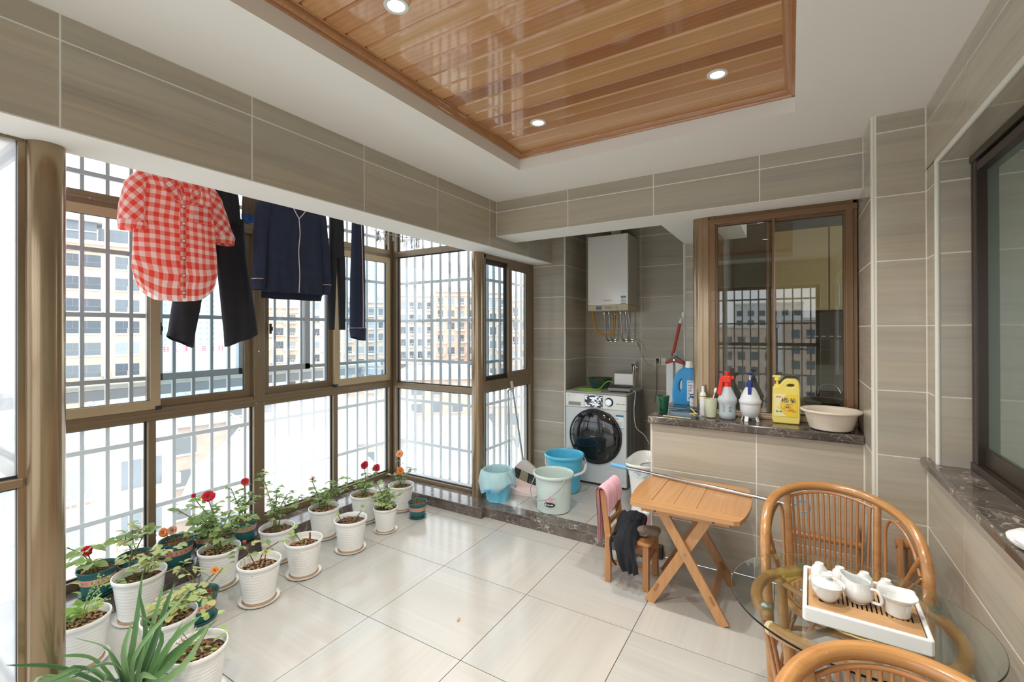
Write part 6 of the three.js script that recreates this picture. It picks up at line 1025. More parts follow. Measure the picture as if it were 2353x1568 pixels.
function spray(label, x, z, bottleProf, bm, hm, kind) {
  const t = thing('spray_bottle', label, 'sprayer', [x, CT, z], 0, 'pressure sprayers on the counter');
  part(t, 'bottle', lathe(bottleProf, 40), bm);
  const y = bottleProf[bottleProf.length - 1][1];
  if (kind === 'red') {
    part(t, 'collar', cyl(0.021, 0.019, 0.03, 0, y - 0.012, 0, 24), hm);
    part(t, 'head', merge([rbox(0.058, 0.045, 0.032, 0.008, -0.006, y + 0.04, 0), cyl(0.011, 0.011, 0.02, 0, y + 0.06, 0, 14), cyl(0.016, 0.017, 0.01, 0, y + 0.078, 0, 20), rbox(0.018, 0.02, 0.02, 0.004, 0.03, y + 0.05, 0)]), hm);
    part(t, 'trigger', slab(V(-0.03, y + 0.05, 0.004), V(-0.042, y - 0.055, 0.03), 0.02, 0.022, V(0, 0, 1)), hm);
    part(t, 'scale', merge([bx(-0.017, -0.0155, 0.05, 0.1, 0.0478, 0.0495), ...[0.05, 0.062, 0.075, 0.088, 0.1].map(yy => bx(-0.027, -0.005, yy, yy + 0.0012, 0.0478, 0.0494))]), M.greyPlastic).userData.kind = 'stuff';
    part(t, 'leaf_print', merge([new THREE.SphereGeometry(0.008, 10, 6).scale(1.2, 0.6, 0.1).rotateZ(0.5).translate(0.022, 0.08, 0.0455), new THREE.SphereGeometry(0.008, 10, 6).scale(1, 0.8, 0.1).rotateZ(-0.4).translate(0.02, 0.06, 0.0455)]), phys(srgb(74, 162, 138), 0.4));
  } else {
    part(t, 'collar', cyl(0.021, 0.019, 0.034, 0, y - 0.004, 0, 24), hm);
    part(t, 'trigger', rbox(0.02, 0.1, 0.016, 0.004, 0, y - 0.005, 0.036), hm);
    part(t, 'plunger', merge([cyl(0.004, 0.004, 0.05, 0, y + 0.03, 0, 10)]), M.white); part(t, 'knob', merge([cyl(0.01, 0.016, 0.008, 0, y + 0.072, 0, 20), cyl(0.016, 0.014, 0.006, 0, y + 0.08, 0, 20)]), hm);
    for (let k = 0; k < 4; k++) { const a = k * PI / 2 + 0.4; part(t, 'foot', slab(V(Math.cos(a) * 0.036, 0.035, Math.sin(a) * 0.036), V(Math.cos(a) * 0.048, 0, Math.sin(a) * 0.048), 0.022, 0.008, V(-Math.sin(a), 0, Math.cos(a))), M.white); }
  }
}
spray('hand pressure sprayer with a red trigger head', -0.338, -3.09, [[0, 0.008], [0.03, 0.0], [0.044, 0.006], [0.05, 0.03], [0.047, 0.05], [0.047, 0.09], [0.0545, 0.105], [0.0555, 0.12], [0.053, 0.13], [0.018, 0.205]], phys(srgb(212, 220, 226), 0.3, { transmission: 0.25, thickness: 0 }), phys(srgb(222, 52, 34), 0.3), 'red');
spray('round white pressure sprayer with a dark blue trigger head', -0.213, -3.09, [[0, 0.02], [0.025, 0.018], [0.045, 0.035], [0.056, 0.07], [0.057, 0.1], [0.0565, 0.108], [0.062, 0.11], [0.062, 0.126], [0.057, 0.128], [0.05, 0.15], [0.03, 0.195], [0.02, 0.205]], phys(srgb(232, 234, 238), 0.3, { transmission: 0.1, thickness: 0 }), phys(srgb(30, 52, 132), 0.3), 'blue');
{ // yellow jug of washing-up liquid
  const t = thing('dish_soap_jug', 'yellow washing-up liquid jug with loop handle and pump', 'jug', [-0.03, CT, -3.13], 0.0);
  const s = new THREE.Shape(); s.moveTo(-0.058, 0); s.lineTo(0.062, 0); s.quadraticCurveTo(0.066, 0.01, 0.066, 0.03); s.lineTo(0.066, 0.2); s.lineTo(0.064, 0.225); s.quadraticCurveTo(0.062, 0.246, 0.045, 0.25); s.lineTo(0.01, 0.25); s.quadraticCurveTo(-0.008, 0.245, -0.02, 0.222); s.quadraticCurveTo(-0.03, 0.205, -0.06, 0.2); s.lineTo(-0.064, 0.03); s.quadraticCurveTo(-0.062, 0.005, -0.058, 0);
  const h = new THREE.Path(); h.moveTo(0.0, 0.212); h.quadraticCurveTo(0.006, 0.202, 0.03, 0.204); h.quadraticCurveTo(0.052, 0.206, 0.05, 0.222); h.quadraticCurveTo(0.046, 0.234, 0.02, 0.232); h.quadraticCurveTo(0.002, 0.228, 0.0, 0.212); s.holes.push(h);
  const ym = phys(srgb(240, 220, 112), 0.25);
  part(t, 'jug', new THREE.ExtrudeGeometry(s, { depth: 0.05, bevelEnabled: true, bevelSize: 0.006, bevelThickness: 0.01, bevelSegments: 3, curveSegments: 8 }).translate(0, 0.007, -0.025), ym);
  part(t, 'pump', merge([cyl(0.018, 0.016, 0.02, -0.043, 0.208, 0, 20), cyl(0.007, 0.007, 0.03, -0.043, 0.225, 0, 12), cyl(0.015, 0.012, 0.018, -0.043, 0.25, 0, 18), rbox(0.045, 0.014, 0.018, 0.005, -0.045, 0.272, 0)]), ym);
  const lt = canvasTex(256, 384, (g, w, hh) => {
    g.fillStyle = '#f3e9ae'; g.fillRect(0, 0, w, hh); g.fillStyle = '#f2cf3a'; g.beginPath(); g.ellipse(w, hh / 2, 190, 230, 0, 0, 7); g.fill();
    g.fillStyle = '#17356f'; g.strokeStyle = '#17356f'; g.lineWidth = 7; g.lineCap = 'square';
    const ln = (...p) => { g.beginPath(); g.moveTo(p[0], p[1]); for (let i = 2; i < p.length; i += 2) g.lineTo(p[i], p[i + 1]); g.stroke(); };
    // first character: tree radical and the right-hand part
    ln(82, 92, 110, 92); ln(96, 66, 96, 142); ln(96, 96, 82, 120); ln(96, 96, 110, 112); ln(118, 66, 118, 88); ln(127, 64, 127, 90); ln(138, 64, 136, 86); ln(138, 74, 158, 74); ln(116, 96, 116, 124); ln(116, 96, 156, 96, 156, 124); ln(136, 102, 134, 124, 118, 142); ln(142, 118, 142, 138, 160, 138);
    // second character: grass radical, wrap and rice
    ln(176, 76, 236, 76); ln(194, 64, 194, 86); ln(218, 64, 218, 86); ln(188, 90, 178, 106); ln(186, 96, 234, 96, 232, 140, 222, 140); ln(190, 120, 224, 120); ln(206, 102, 206, 142); ln(196, 106, 200, 114); ln(218, 104, 213, 114); ln(205, 122, 190, 138); ln(207, 122, 221, 136);
    g.fillStyle = '#c8643c'; g.fillRect(20, 40, 60, 10); g.fillRect(20, 54, 60, 8); g.fillStyle = '#c0392b'; g.fillRect(130, 166, 80, 12); g.fillStyle = '#3f8a3c'; for (let k = 0; k < 7; k++) { g.save(); g.translate(150, 232); g.rotate(-1.3 + k * 0.42); g.fillRect(-3, -44, 6, 44); g.restore(); }
    g.fillStyle = '#d9943e'; g.beginPath(); g.ellipse(160, 262, 62, 30, 0.2, 0, 7); g.fill(); g.beginPath(); g.ellipse(214, 286, 34, 18, 0.3, 0, 7); g.fill(); g.fillStyle = '#f0c77c'; g.beginPath(); g.ellipse(140, 258, 26, 14, 0, 0, 7); g.fill(); g.strokeStyle = '#b23a6a'; g.lineWidth = 4; g.beginPath(); g.arc(62, 238, 20, 0, 7); g.stroke(); g.fillStyle = '#5aa04a'; for (const x of [34, 74]) { g.beginPath(); g.arc(x, 300, 16, 0, 7); g.fill(); }
  });
  part(t, 'label', rbox(0.116, 0.13, 0.002, 0.001, 0.0, 0.108, 0.0363), std(0xffffff, 0.4, { map: lt }), 'printed label with dark blue characters and ginger root'); }
{ const t = thing('basin', 'cream plastic basin at the right end of the counter', 'basin', [0.183, CT, -3.05]);
  part(t, 'bowl', lathe([[0, 0.004], [0.09, 0.004], [0.1, 0.01], [0.122, 0.088], [0.126, 0.1], [0.139, 0.104], [0.142, 0.1], [0.143, 0.108], [0.136, 0.112], [0.122, 0.108], [0.117, 0.092], [0.096, 0.014], [0, 0.01]], 64), phys(srgb(226, 214, 198), 0.4)); }
{ // clear tray of thin blue wire hangers
  const t = thing('hanger_bundle', 'bundle of thin blue-grey wire hangers in a clear tray on the counter', 'hangers', [-0.582, CT, -3.04], -0.05);
  part(t, 'tray', merge([box(0.15, 0.002, 0.07, 0, 0.001, 0), box(0.15, 0.03, 0.002, 0, 0.016, 0.035), box(0.002, 0.03, 0.07, 0.075, 0.016, 0), box(0.002, 0.03, 0.07, -0.075, 0.016, 0)]), phys(srgb(200, 216, 224), 0.1, { transmission: 0.8, thickness: 0 }));
  setSeed(31); const wm = [std(srgb(70, 110, 136), 0.3, { metalness: 0.5 }), std(srgb(120, 150, 168), 0.3, { metalness: 0.6 }), std(srgb(44, 66, 84), 0.35, { metalness: 0.4 })];
  for (let k = 0; k < 13; k++) { const y = 0.006 + k * 0.0045, a = rr(-0.12, 0.12), o = part(t, 'wire', tube([V(-0.09, 0, rr(-0.02, 0.02)), V(-0.02, rr(0, 0.004), rr(-0.03, 0.03)), V(0.04, rr(0, 0.012), rr(-0.03, 0.03)), V(0.085, 0, rr(-0.03, 0.03)), V(0.0, 0.004, rr(-0.035, -0.01))], 0.0018, 40, 6, k % 3 === 0), wm[k % 3]); o.position.y = y; o.rotation.z = a * 0.2; }
  const s = thing('bamboo_stick', 'pale bamboo chopstick lying along the counter edge', 'stick'); part(s, 'rod', bar(V(-0.7, CT + 0.003, -2.985), V(-0.53, CT + 0.003, -2.968), 0.003, 8), std(srgb(226, 206, 150), 0.6));
  const c = thing('clip_cluster', 'tangle of metal hanger clips with two yellow arms beside the tumbler', 'clips', [-0.49, CT, -3.0]);
  setSeed(8); for (let k = 0; k < 6; k++) { const o = part(c, 'metal_clip', new THREE.TorusGeometry(rr(0.012, 0.018), 0.0022, 6, 20, 5), M.steel); o.position.set(rr(-0.02, 0.025), 0.02, rr(-0.02, 0.02)); o.rotation.set(rr(0.4, 1.6), rr(0, 3), 0); }
  part(c, 'yellow_arm', slab(V(-0.045, 0.062, 0.0), V(-0.01, 0.03, 0.01), 0.01, 0.005, V(0, 0, 1)), phys(srgb(236, 186, 60), 0.4)); part(c, 'yellow_arm', slab(V(-0.05, 0.028, 0.01), V(-0.005, 0.034, 0.014), 0.01, 0.005, V(0, 0, 1)), phys(srgb(236, 186, 60), 0.4)); }
// ---------------------------------------------------------------- kitchen beyond the glass
{ const w = struct('wall_kitchen', 'grey walls of the kitchen behind the glass with added unseen daylight openings', 'wall');
  const gm = std(srgb(150, 148, 138), 0.6);
  part(w, 'walls', merge([bx(-0.6, 0.95, -0.1, 2.62, -4.85, -4.95), bx(0.95, 2.4, -0.1, 0.95, -4.85, -4.95), bx(0.95, 2.4, 2.3, 2.62, -4.85, -4.95), bx(2.3, 2.4, -0.1, 0.9, -3.3, -4.9), bx(2.3, 2.4, 2.2, 2.62, -3.3, -4.9), bx(-0.55, -0.47, 0, 0.895, -3.3, -4.9), bx(-0.55, -0.47, 0.895, 2.62, -4.07, -4.9), bx(0.3, 2.4, 0, 2.62, -3.28, -3.34), bx(-0.5, 2.4, -0.1, 0, -3.3, -4.9)]), gm);  // unseen openings in back and right walls, added to let daylight in
  part(w, 'ceiling_board', bx(-0.55, 2.4, 2.42, 2.62, -3.28, -4.9), std(srgb(190, 188, 180), 0.8));
  part(w, 'side_glass', new THREE.PlaneGeometry(0.8, 1.28).rotateY(PI / 2).translate(-0.49, 1.54, -3.67), M.glassKitchen);
  part(w, 'side_frame', merge([bx(-0.51, -0.47, 0.895, 2.179, -4.03, -4.07), bx(-0.51, -0.47, 2.14, 2.179, -3.27, -4.07), bx(-0.51, -0.47, 0.895, 0.935, -3.27, -4.07)]), M.kFrame); }
{ const cm = phys(srgb(198, 172, 124), 0.3, { clearcoat: 0.4 });
  [[-0.17, 0.258, 'left beige kitchen wall cabinet behind the glass'], [0.262, 0.69, 'right beige kitchen wall cabinet behind the glass']].forEach(([a, b, label], i) => {
    const t = thing('wall_cabinet', label, 'cabinet', [(a + b) / 2, 1.6, -4.65], 0, 'kitchen wall cabinets'), w = b - a;
    part(t, 'carcass', box(w, 0.675, 0.36, 0, 0.3375, 0), cm); const d = part(t, 'door', rbox(w - 0.006, 0.67, 0.02, 0.003, 0, 0.3375, 0.19), cm); part(d, 'pull', rbox(0.008, 0.18, 0.012, 0.002, i ? -w / 2 + 0.06 : w / 2 - 0.06, 0.12, 0.206), M.steel); });
  const h = thing('range_hood', 'black glass range hood under the kitchen cabinets', 'hood', [0.42, 1.165, -4.6]);
  part(h, 'body', rbox(0.66, 0.42, 0.38, 0.01, 0, 0.21, 0), M.black); part(h, 'glass_front', rbox(0.66, 0.2, 0.02, 0.004, 0, 0.1, 0.198), M.blackGloss); part(h, 'vent_line', merge(seq(-0.3, 0.3, 0.05).map(x => rbox(0.03, 0.008, 0.01, 0.002, x, 0.225, 0.193))), M.steel).userData.kind = 'stuff';
  const k = thing('kitchen_counter', 'dark kitchen worktop and base units behind the glass', 'counter', [1.0, 0, -4.55]);
  part(k, 'worktop', rbox(2.5, 0.04, 0.58, 0.006, 0, 0.82, 0.0), M.blackGloss); part(k, 'base', bx(-1.24, 1.24, 0, 0.8, -0.28, 0.27), cm);
  const s = thing('wok', 'black iron wok with a loop handle on the kitchen worktop', 'wok', [0.27, 0.84, -4.5]);
  part(s, 'pan', lathe([[0, 0], [0.06, 0.004], [0.13, 0.035], [0.17, 0.085], [0.174, 0.088], [0.168, 0.088], [0.125, 0.045], [0.05, 0.014], [0, 0.01]], 44), M.black); part(s, 'handle', tube([V(-0.09, 0.09, 0.06), V(-0.08, 0.14, 0.06), V(-0.02, 0.165, 0.06), V(0.03, 0.15, 0.06), V(0.06, 0.1, 0.06)], 0.006, 30, 8), M.steel); }
// ---------------------------------------------------------------- furniture
const lr = (g, sw = false) => uvM(g, rr(0, 1.5), rr(0, 0.4), sw);
setSeed(2024);
{ // bamboo folding table: x -0.74..-0.195, z -2.36..-2.9, top 0.547
  const t = thing('folding_table', 'small bamboo folding table with crossed legs by the low wall', 'table', [-0.467, 0, -2.63], 0.0);
  const y = 0.525, th = 0.022, bul = 0.03, hx = 0.26, hz = 0.27;
  const curve = z => hx + bul * (1 - Math.pow(z / hz, 2)) - 0.006 * Math.pow(Math.abs(z / hz), 6);
  const endBoard = s => { const sh = new THREE.Shape(), z0 = -0.195, z1 = 0.195; sh.moveTo(s * 0.165, z0); for (let i = 0; i <= 10; i++) { const z = z0 + (z1 - z0) * i / 10; sh.lineTo(s * curve(z), z); } sh.lineTo(s * 0.165, z1); sh.lineTo(s * 0.165, z0); return sh; };
  const rail = s => { const sh = new THREE.Shape(), z0 = s * 0.1965, z1 = s * hz; sh.moveTo(-curve(z0), z0); for (let i = 0; i <= 6; i++) { const z = z0 + (z1 - z0) * i / 6; sh.lineTo(-curve(z) + (i === 6 ? 0.02 : 0), z - (i === 5 ? 0 : 0)); } for (let i = 6; i >= 0; i--) { const z = z0 + (z1 - z0) * i / 6; sh.lineTo(curve(z) - (i === 6 ? 0.02 : 0), z); } sh.lineTo(-curve(z0), z0); return sh; };
  const ex = sh => new THREE.ExtrudeGeometry(sh, { depth: th - 0.006, bevelEnabled: true, bevelSize: 0.0006, bevelThickness: 0.003, bevelSegments: 2, curveSegments: 6 }).rotateX(-PI / 2).translate(0, y + 0.003, 0);
  // shape y maps to -z: the front rail (towards the viewer) is s = -1
  part(t, 'front_rail', lr(ex(rail(-1))), M.bamboo); part(t, 'back_rail', lr(ex(rail(1))), M.bamboo);
  part(t, 'end_board', lr(ex(endBoard(-1)), true), M.bamboo); part(t, 'end_board', lr(ex(endBoard(1)), true), M.bamboo);
  for (let i = 0; i < 3; i++) part(t, 'board', lr(rbox(0.1085, th - 0.003, 0.3905, 0.0015, -0.1095 + i * 0.1095, y + th / 2 - 0.001, 0), true), M.bamboo);
  for (const s of [1, -1]) { const a = part(t, 'apron', lr(rbox(0.43, 0.032, 0.018, 0.008, 0.0, 0.507, s * 0.215)), M.bamboo); part(a, 'bolt', merge([-0.14, 0.14].map(x => new THREE.CylinderGeometry(0.006, 0.006, 0.004, 12).rotateX(PI / 2).translate(x, 0.507, s * 0.225))), M.black); }
  const leg = (x0, x1, z, m) => part(t, 'leg', lr(slab(V(x0, 0.0, z), V(x1, 0.512, z), 0.018, 0.05, V(0, 0, 1)), true), m);
  leg(-0.185, 0.115, 0.176, M.bamboo); leg(0.185, -0.115, 0.198, M.bamboo); leg(-0.185, 0.115, -0.176, M.bambooDark); leg(0.185, -0.115, -0.198, M.bambooDark);
  part(t, 'stretcher', lr(slab(V(-0.145, 0.09, 0.19), V(-0.145, 0.09, -0.19), 0.045, 0.012, V(0.5, 1, 0))), M.bambooDark); part(t, 'stretcher', lr(slab(V(0.13, 0.11, 0.21), V(0.13, 0.11, -0.21), 0.045, 0.012, V(-0.5, 1, 0))), M.bambooDark);
  part(t, 'pivot_bolt', merge([0.21, -0.21].map(z => new THREE.CylinderGeometry(0.006, 0.006, 0.006, 12).rotateX(PI / 2).translate(0, 0.305, z))), M.greyPlastic); }
{ // clothes pole resting on the table
  const t = thing('clothes_pole', 'chrome clothes pole with blue plastic ends lying across the folding table', 'pole');
  const a = V(-1.011, 0.562, -2.896), b = V(0.03, 0.562, -2.69), d = b.clone().sub(a);
  const at = s => a.clone().addScaledVector(d, s);
  part(t, 'pole', bar(at(0.1), at(0.98), 0.0095, 16), M.chrome); part(t, 'grip', bar(at(0.0), at(0.105), 0.0125, 16, 0.014), phys(srgb(110, 178, 222), 0.35));
  const e = at(0.98); part(t, 'hook', tube([e, e.clone().add(V(0.03, 0.03, 0)), e.clone().add(V(0.06, 0.015, 0.0)), e.clone().add(V(0.06, -0.02, 0.0)), e.clone().add(V(0.03, -0.028, 0))], 0.004, 30, 8), phys(srgb(60, 160, 226), 0.35)); }
{ // small pine chair facing the table (+x)
  const t = thing('small_chair', 'child-size pine chair hung with a towel, facing the folding table', 'chair', [-0.79, 0, -2.64]);
  const K = M.pine;
  for (const z of [0.112, -0.1]) part(t, 'back_leg', lr(merge([slab(V(-0.115, 0, z), V(-0.112, 0.27, z), 0.024, 0.036, V(0, 0, 1)), slab(V(-0.112, 0.26, z), V(-0.142, 0.52, z), 0.024, 0.036, V(0, 0, 1))]), true), K);
  for (const z of [0.1, -0.1]) part(t, 'front_leg', lr(slab(V(0.1, 0, z), V(0.1, 0.255, z), 0.032, 0.034, V(0, 0, 1)), true), K);
  const s = new THREE.Shape(); const a = -0.12, b = 0.13, c = -0.125, d = 0.125, r = 0.03; s.moveTo(a, c); s.lineTo(b - r, c); s.quadraticCurveTo(b, c, b, c + r); s.lineTo(b, d - r); s.quadraticCurveTo(b, d, b - r, d); s.lineTo(a, d); s.lineTo(a, c);
  part(t, 'seat', lr(new THREE.ExtrudeGeometry(s, { depth: 0.014, bevelEnabled: true, bevelSize: 0.003, bevelThickness: 0.003, bevelSegments: 2 }).rotateX(-PI / 2).translate(0, 0.257, 0)), K);
  for (const [y, h] of [[0.475, 0.045], [0.385, 0.03], [0.325, 0.03]]) part(t, 'back_slat', lr(rbox(0.014, h, 0.2, 0.004, -0.127 - (y - 0.4) * 0.11, y, 0.006)), K);
  for (const z of [0.1, -0.1]) part(t, 'side_stretcher', lr(rbox(0.2, 0.024, 0.016, 0.003, 0, 0.11, z)), K);
  for (const z of [0.1, -0.1]) part(t, 'side_apron', lr(rbox(0.2, 0.03, 0.016, 0.003, 0, 0.236, z)), K);
  part(t, 'front_stretcher', lr(rbox(0.016, 0.02, 0.17, 0.003, 0.1, 0.2, 0)), K); part(t, 'front_stretcher', lr(rbox(0.016, 0.02, 0.17, 0.003, 0.1, 0.15, 0)), K); }
{ // pink towel over the chair back
  const t = thing('towel', 'pink terry towel draped over the small chair back', 'towel');
  const path = [[-0.962, 0.2], [-0.96, 0.3], [-0.958, 0.4], [-0.957, 0.48], [-0.955, 0.525], [-0.945, 0.543], [-0.928, 0.545], [-0.912, 0.532], [-0.902, 0.5], [-0.898, 0.45], [-0.894, 0.415]];
  const rows = path.map(([x, y], j) => { const a = []; for (let i = 0; i <= 30; i++) { const s = i / 30, w = j < 5 ? 0.5 + 0.5 * j / 5 : 1, zc = -2.615, half = 0.13 * (j < 4 ? 0.72 + 0.07 * j : 1); const f = Math.sin(s * 19 + j * 0.3) * 0.008 * (j < 5 ? 1 : 0.3); a.push(V(x - Math.abs(f) * (j < 6 ? 1 : -1) + (vn(s * 9, j * 0.8) - 0.5) * 0.006, y + (j === 0 ? 0.02 * Math.sin(s * 5) : 0) + (j > 8 ? 0.05 * (s - 0.5) : 0), zc + half * (1 - 2 * s))); } return a; });
  const tm = fabric(0xffffff, { map: dataTex(256, 256, (u, v) => { const s = 1 + (vn(u * 128, v * 128) - 0.5) * 0.22; return [238 * s, 186 * s, 200 * s]; }, 0.1, 0.1) });
  part(t, 'sheet', loft(rows, { closed: false }), tm); part(t, 'lining', loft(rows.map(r => r.map(p => p.clone().add(V(0.004, -0.004, 0)))), { closed: false }), tm); }
{ // dark garment on the seat, hanging over the front
  const t = thing('black_garment', 'crumpled black garment slumped over the small chair seat', 'clothing');
  const path = [[-2.72, 0.3], [-2.7, 0.345], [-2.65, 0.36], [-2.6, 0.345], [-2.555, 0.33], [-2.515, 0.305], [-2.497, 0.26], [-2.49, 0.2], [-2.486, 0.15], [-2.484, 0.11]];
  const rows = path.map(([z, y], j) => { const a = [], n = 26; for (let i = 0; i <= n; i++) { const s = i / n, half = j < 6 ? 0.075 : 0.062 - 0.006 * (j - 6), xc = -0.805 + (j > 5 ? 0.012 * (j - 5) : 0); const f = Math.sin(s * 6 + j * 0.7) * 0.01 + (fbm(s * 4 + 3, j * 0.6, 2) - 0.5) * 0.07; const edge = Math.pow(Math.abs(2 * s - 1), 3) * (j < 6 ? 0.05 : 0); a.push(V(xc - half + 2 * half * s, Math.max(y + (j < 6 ? f : 0) - edge, j < 5 ? 0.279 : 0), z + (j >= 5 ? Math.abs(f) : 0))); } return a; });
  const gm = knit(34, 36, 42); part(t, 'cloth', loft(rows, { closed: false }), gm);
  const b = part(t, 'bunched_sleeve', blob(0.05, 3, 1.25, 1.0, 1.1, 0.7, 22), gm); b.position.set(-0.78, 0.285, -2.66);
  const st = part(t, 'trailing_strap', tube([V(-0.86, 0.3, -2.53), V(-0.875, 0.27, -2.495), V(-0.872, 0.2, -2.485), V(-0.862, 0.15, -2.485), V(-0.845, 0.13, -2.486)], 0.007, 30, 6), gm);
  const u = thing('taupe_garment', 'small crumpled taupe cloth on the chair seat beside the black garment', 'clothing', [-0.7, 0.279, -2.6], 0.6); part(u, 'cloth', blob(0.036, 11, 1.8, 0.95, 0.9, 0.95, 30), knit(136, 122, 112)); }
// rattan armchairs: local front is +z, back hoop at -z
function rattanChair(label, pos, turn) {
  const t = thing('rattan_chair', label, 'chair', pos, turn, 'rattan armchairs');
  const R = M.rattan, H = [V(-0.225, 0, 0.2), V(-0.236, 0.3, 0.165), V(-0.248, 0.5, 0.14), V(-0.25, 0.62, 0.1), V(-0.236, 0.695, 0.01), V(-0.185, 0.725, -0.12), V(-0.1, 0.74, -0.205), V(0, 0.744, -0.232), V(0.1, 0.74, -0.205), V(0.185, 0.725, -0.12), V(0.236, 0.695, 0.01), V(0.25, 0.62, 0.1), V(0.248, 0.5, 0.14), V(0.236, 0.3, 0.165), V(0.225, 0, 0.2)];
  part(t, 'hoop', lr(tube(H, 0.0188, 120, 14)), R);
  const inner = new THREE.CatmullRomCurve3([V(-0.158, 0.7, -0.15), V(-0.08, 0.716, -0.198), V(0, 0.722, -0.216), V(0.08, 0.716, -0.198), V(0.158, 0.7, -0.15)]);
  part(t, 'back_rail', new THREE.TubeGeometry(inner, 24, 0.006, 8), M.rattanThin);
  for (const s of [-1, 1]) {
    part(t, 'back_post', lr(bar(V(s * 0.16, 0.718, -0.152), V(s * 0.148, 0.35, -0.1), 0.014, 12)), R);
    part(t, 'side_loop', tube([V(s * 0.17, 0.36, -0.07), V(s * 0.176, 0.53, -0.1), V(s * 0.18, 0.645, -0.11), V(s * 0.192, 0.685, -0.085), V(s * 0.214, 0.672, -0.03), V(s * 0.23, 0.63, 0.03), V(s * 0.236, 0.56, 0.09)], 0.006, 50, 8), M.rattanThin);
    part(t, 'side_brace', lr(tube([V(s * 0.238, 0.62, 0.09), V(s * 0.215, 0.5, 0.02), V(s * 0.18, 0.36, -0.04)], 0.0105, 24, 10)), R);
    part(t, 'side_brace', tube([V(s * 0.232, 0.56, 0.12), V(s * 0.205, 0.46, 0.05), V(s * 0.175, 0.355, 0.0)], 0.006, 24, 8), M.rattanThin);
    part(t, 'back_leg', lr(bar(V(s * 0.14, 0.36, -0.13), V(s * 0.17, 0, -0.18), 0.015, 12)), R);
    part(t, 'arch_brace', tube([V(s * 0.165, 0.02, -0.16), V(s * 0.15, 0.22, -0.1), V(s * 0.13, 0.3, 0.02), V(s * 0.18, 0.22, 0.13), V(s * 0.215, 0.05, 0.185)], 0.006, 40, 8), M.rattanThin);
  }
  for (let k = 0; k < 15; k++) { const u = (k + 1) / 16, p = inner.getPoint(u); part(t, 'slat', bar(p, V(-0.14 + 0.28 * u, 0.36, -0.13 - 0.03 * Math.sin(PI * u)), 0.005, 7), M.rattanThin); }
  part(t, 'seat_ring', lr(new THREE.TorusGeometry(0.185, 0.014, 10, 60).rotateX(PI / 2).translate(0, 0.352, 0.02)), R);
  part(t, 'seat_inner_ring', new THREE.TorusGeometry(0.16, 0.007, 8, 50).rotateX(PI / 2).translate(0, 0.356, 0.02), M.rattanThin);
  for (let k = 0; k < 17; k++) { const x = -0.144 + k * 0.018, h = Math.sqrt(0.16 * 0.16 - x * x); part(t, 'seat_slat', bar(V(x, 0.36, 0.02 - h), V(x, 0.36, 0.02 + h), 0.0055, 7), M.rattanThin); }
  part(t, 'foot_ring', lr(tube([V(-0.2, 0.13, 0.15), V(-0.15, 0.13, -0.14), V(0.15, 0.13, -0.14), V(0.2, 0.13, 0.15)], 0.01, 60, 8, true)), R);
  return t;
}
rattanChair('glossy rattan armchair behind the glass table against the low wall', [0.15, 0, -2.235], 0.06);
rattanChair('glossy rattan armchair in front of the glass table, only its back hoop in view', [0.2, 0, -1.03], 0.1);
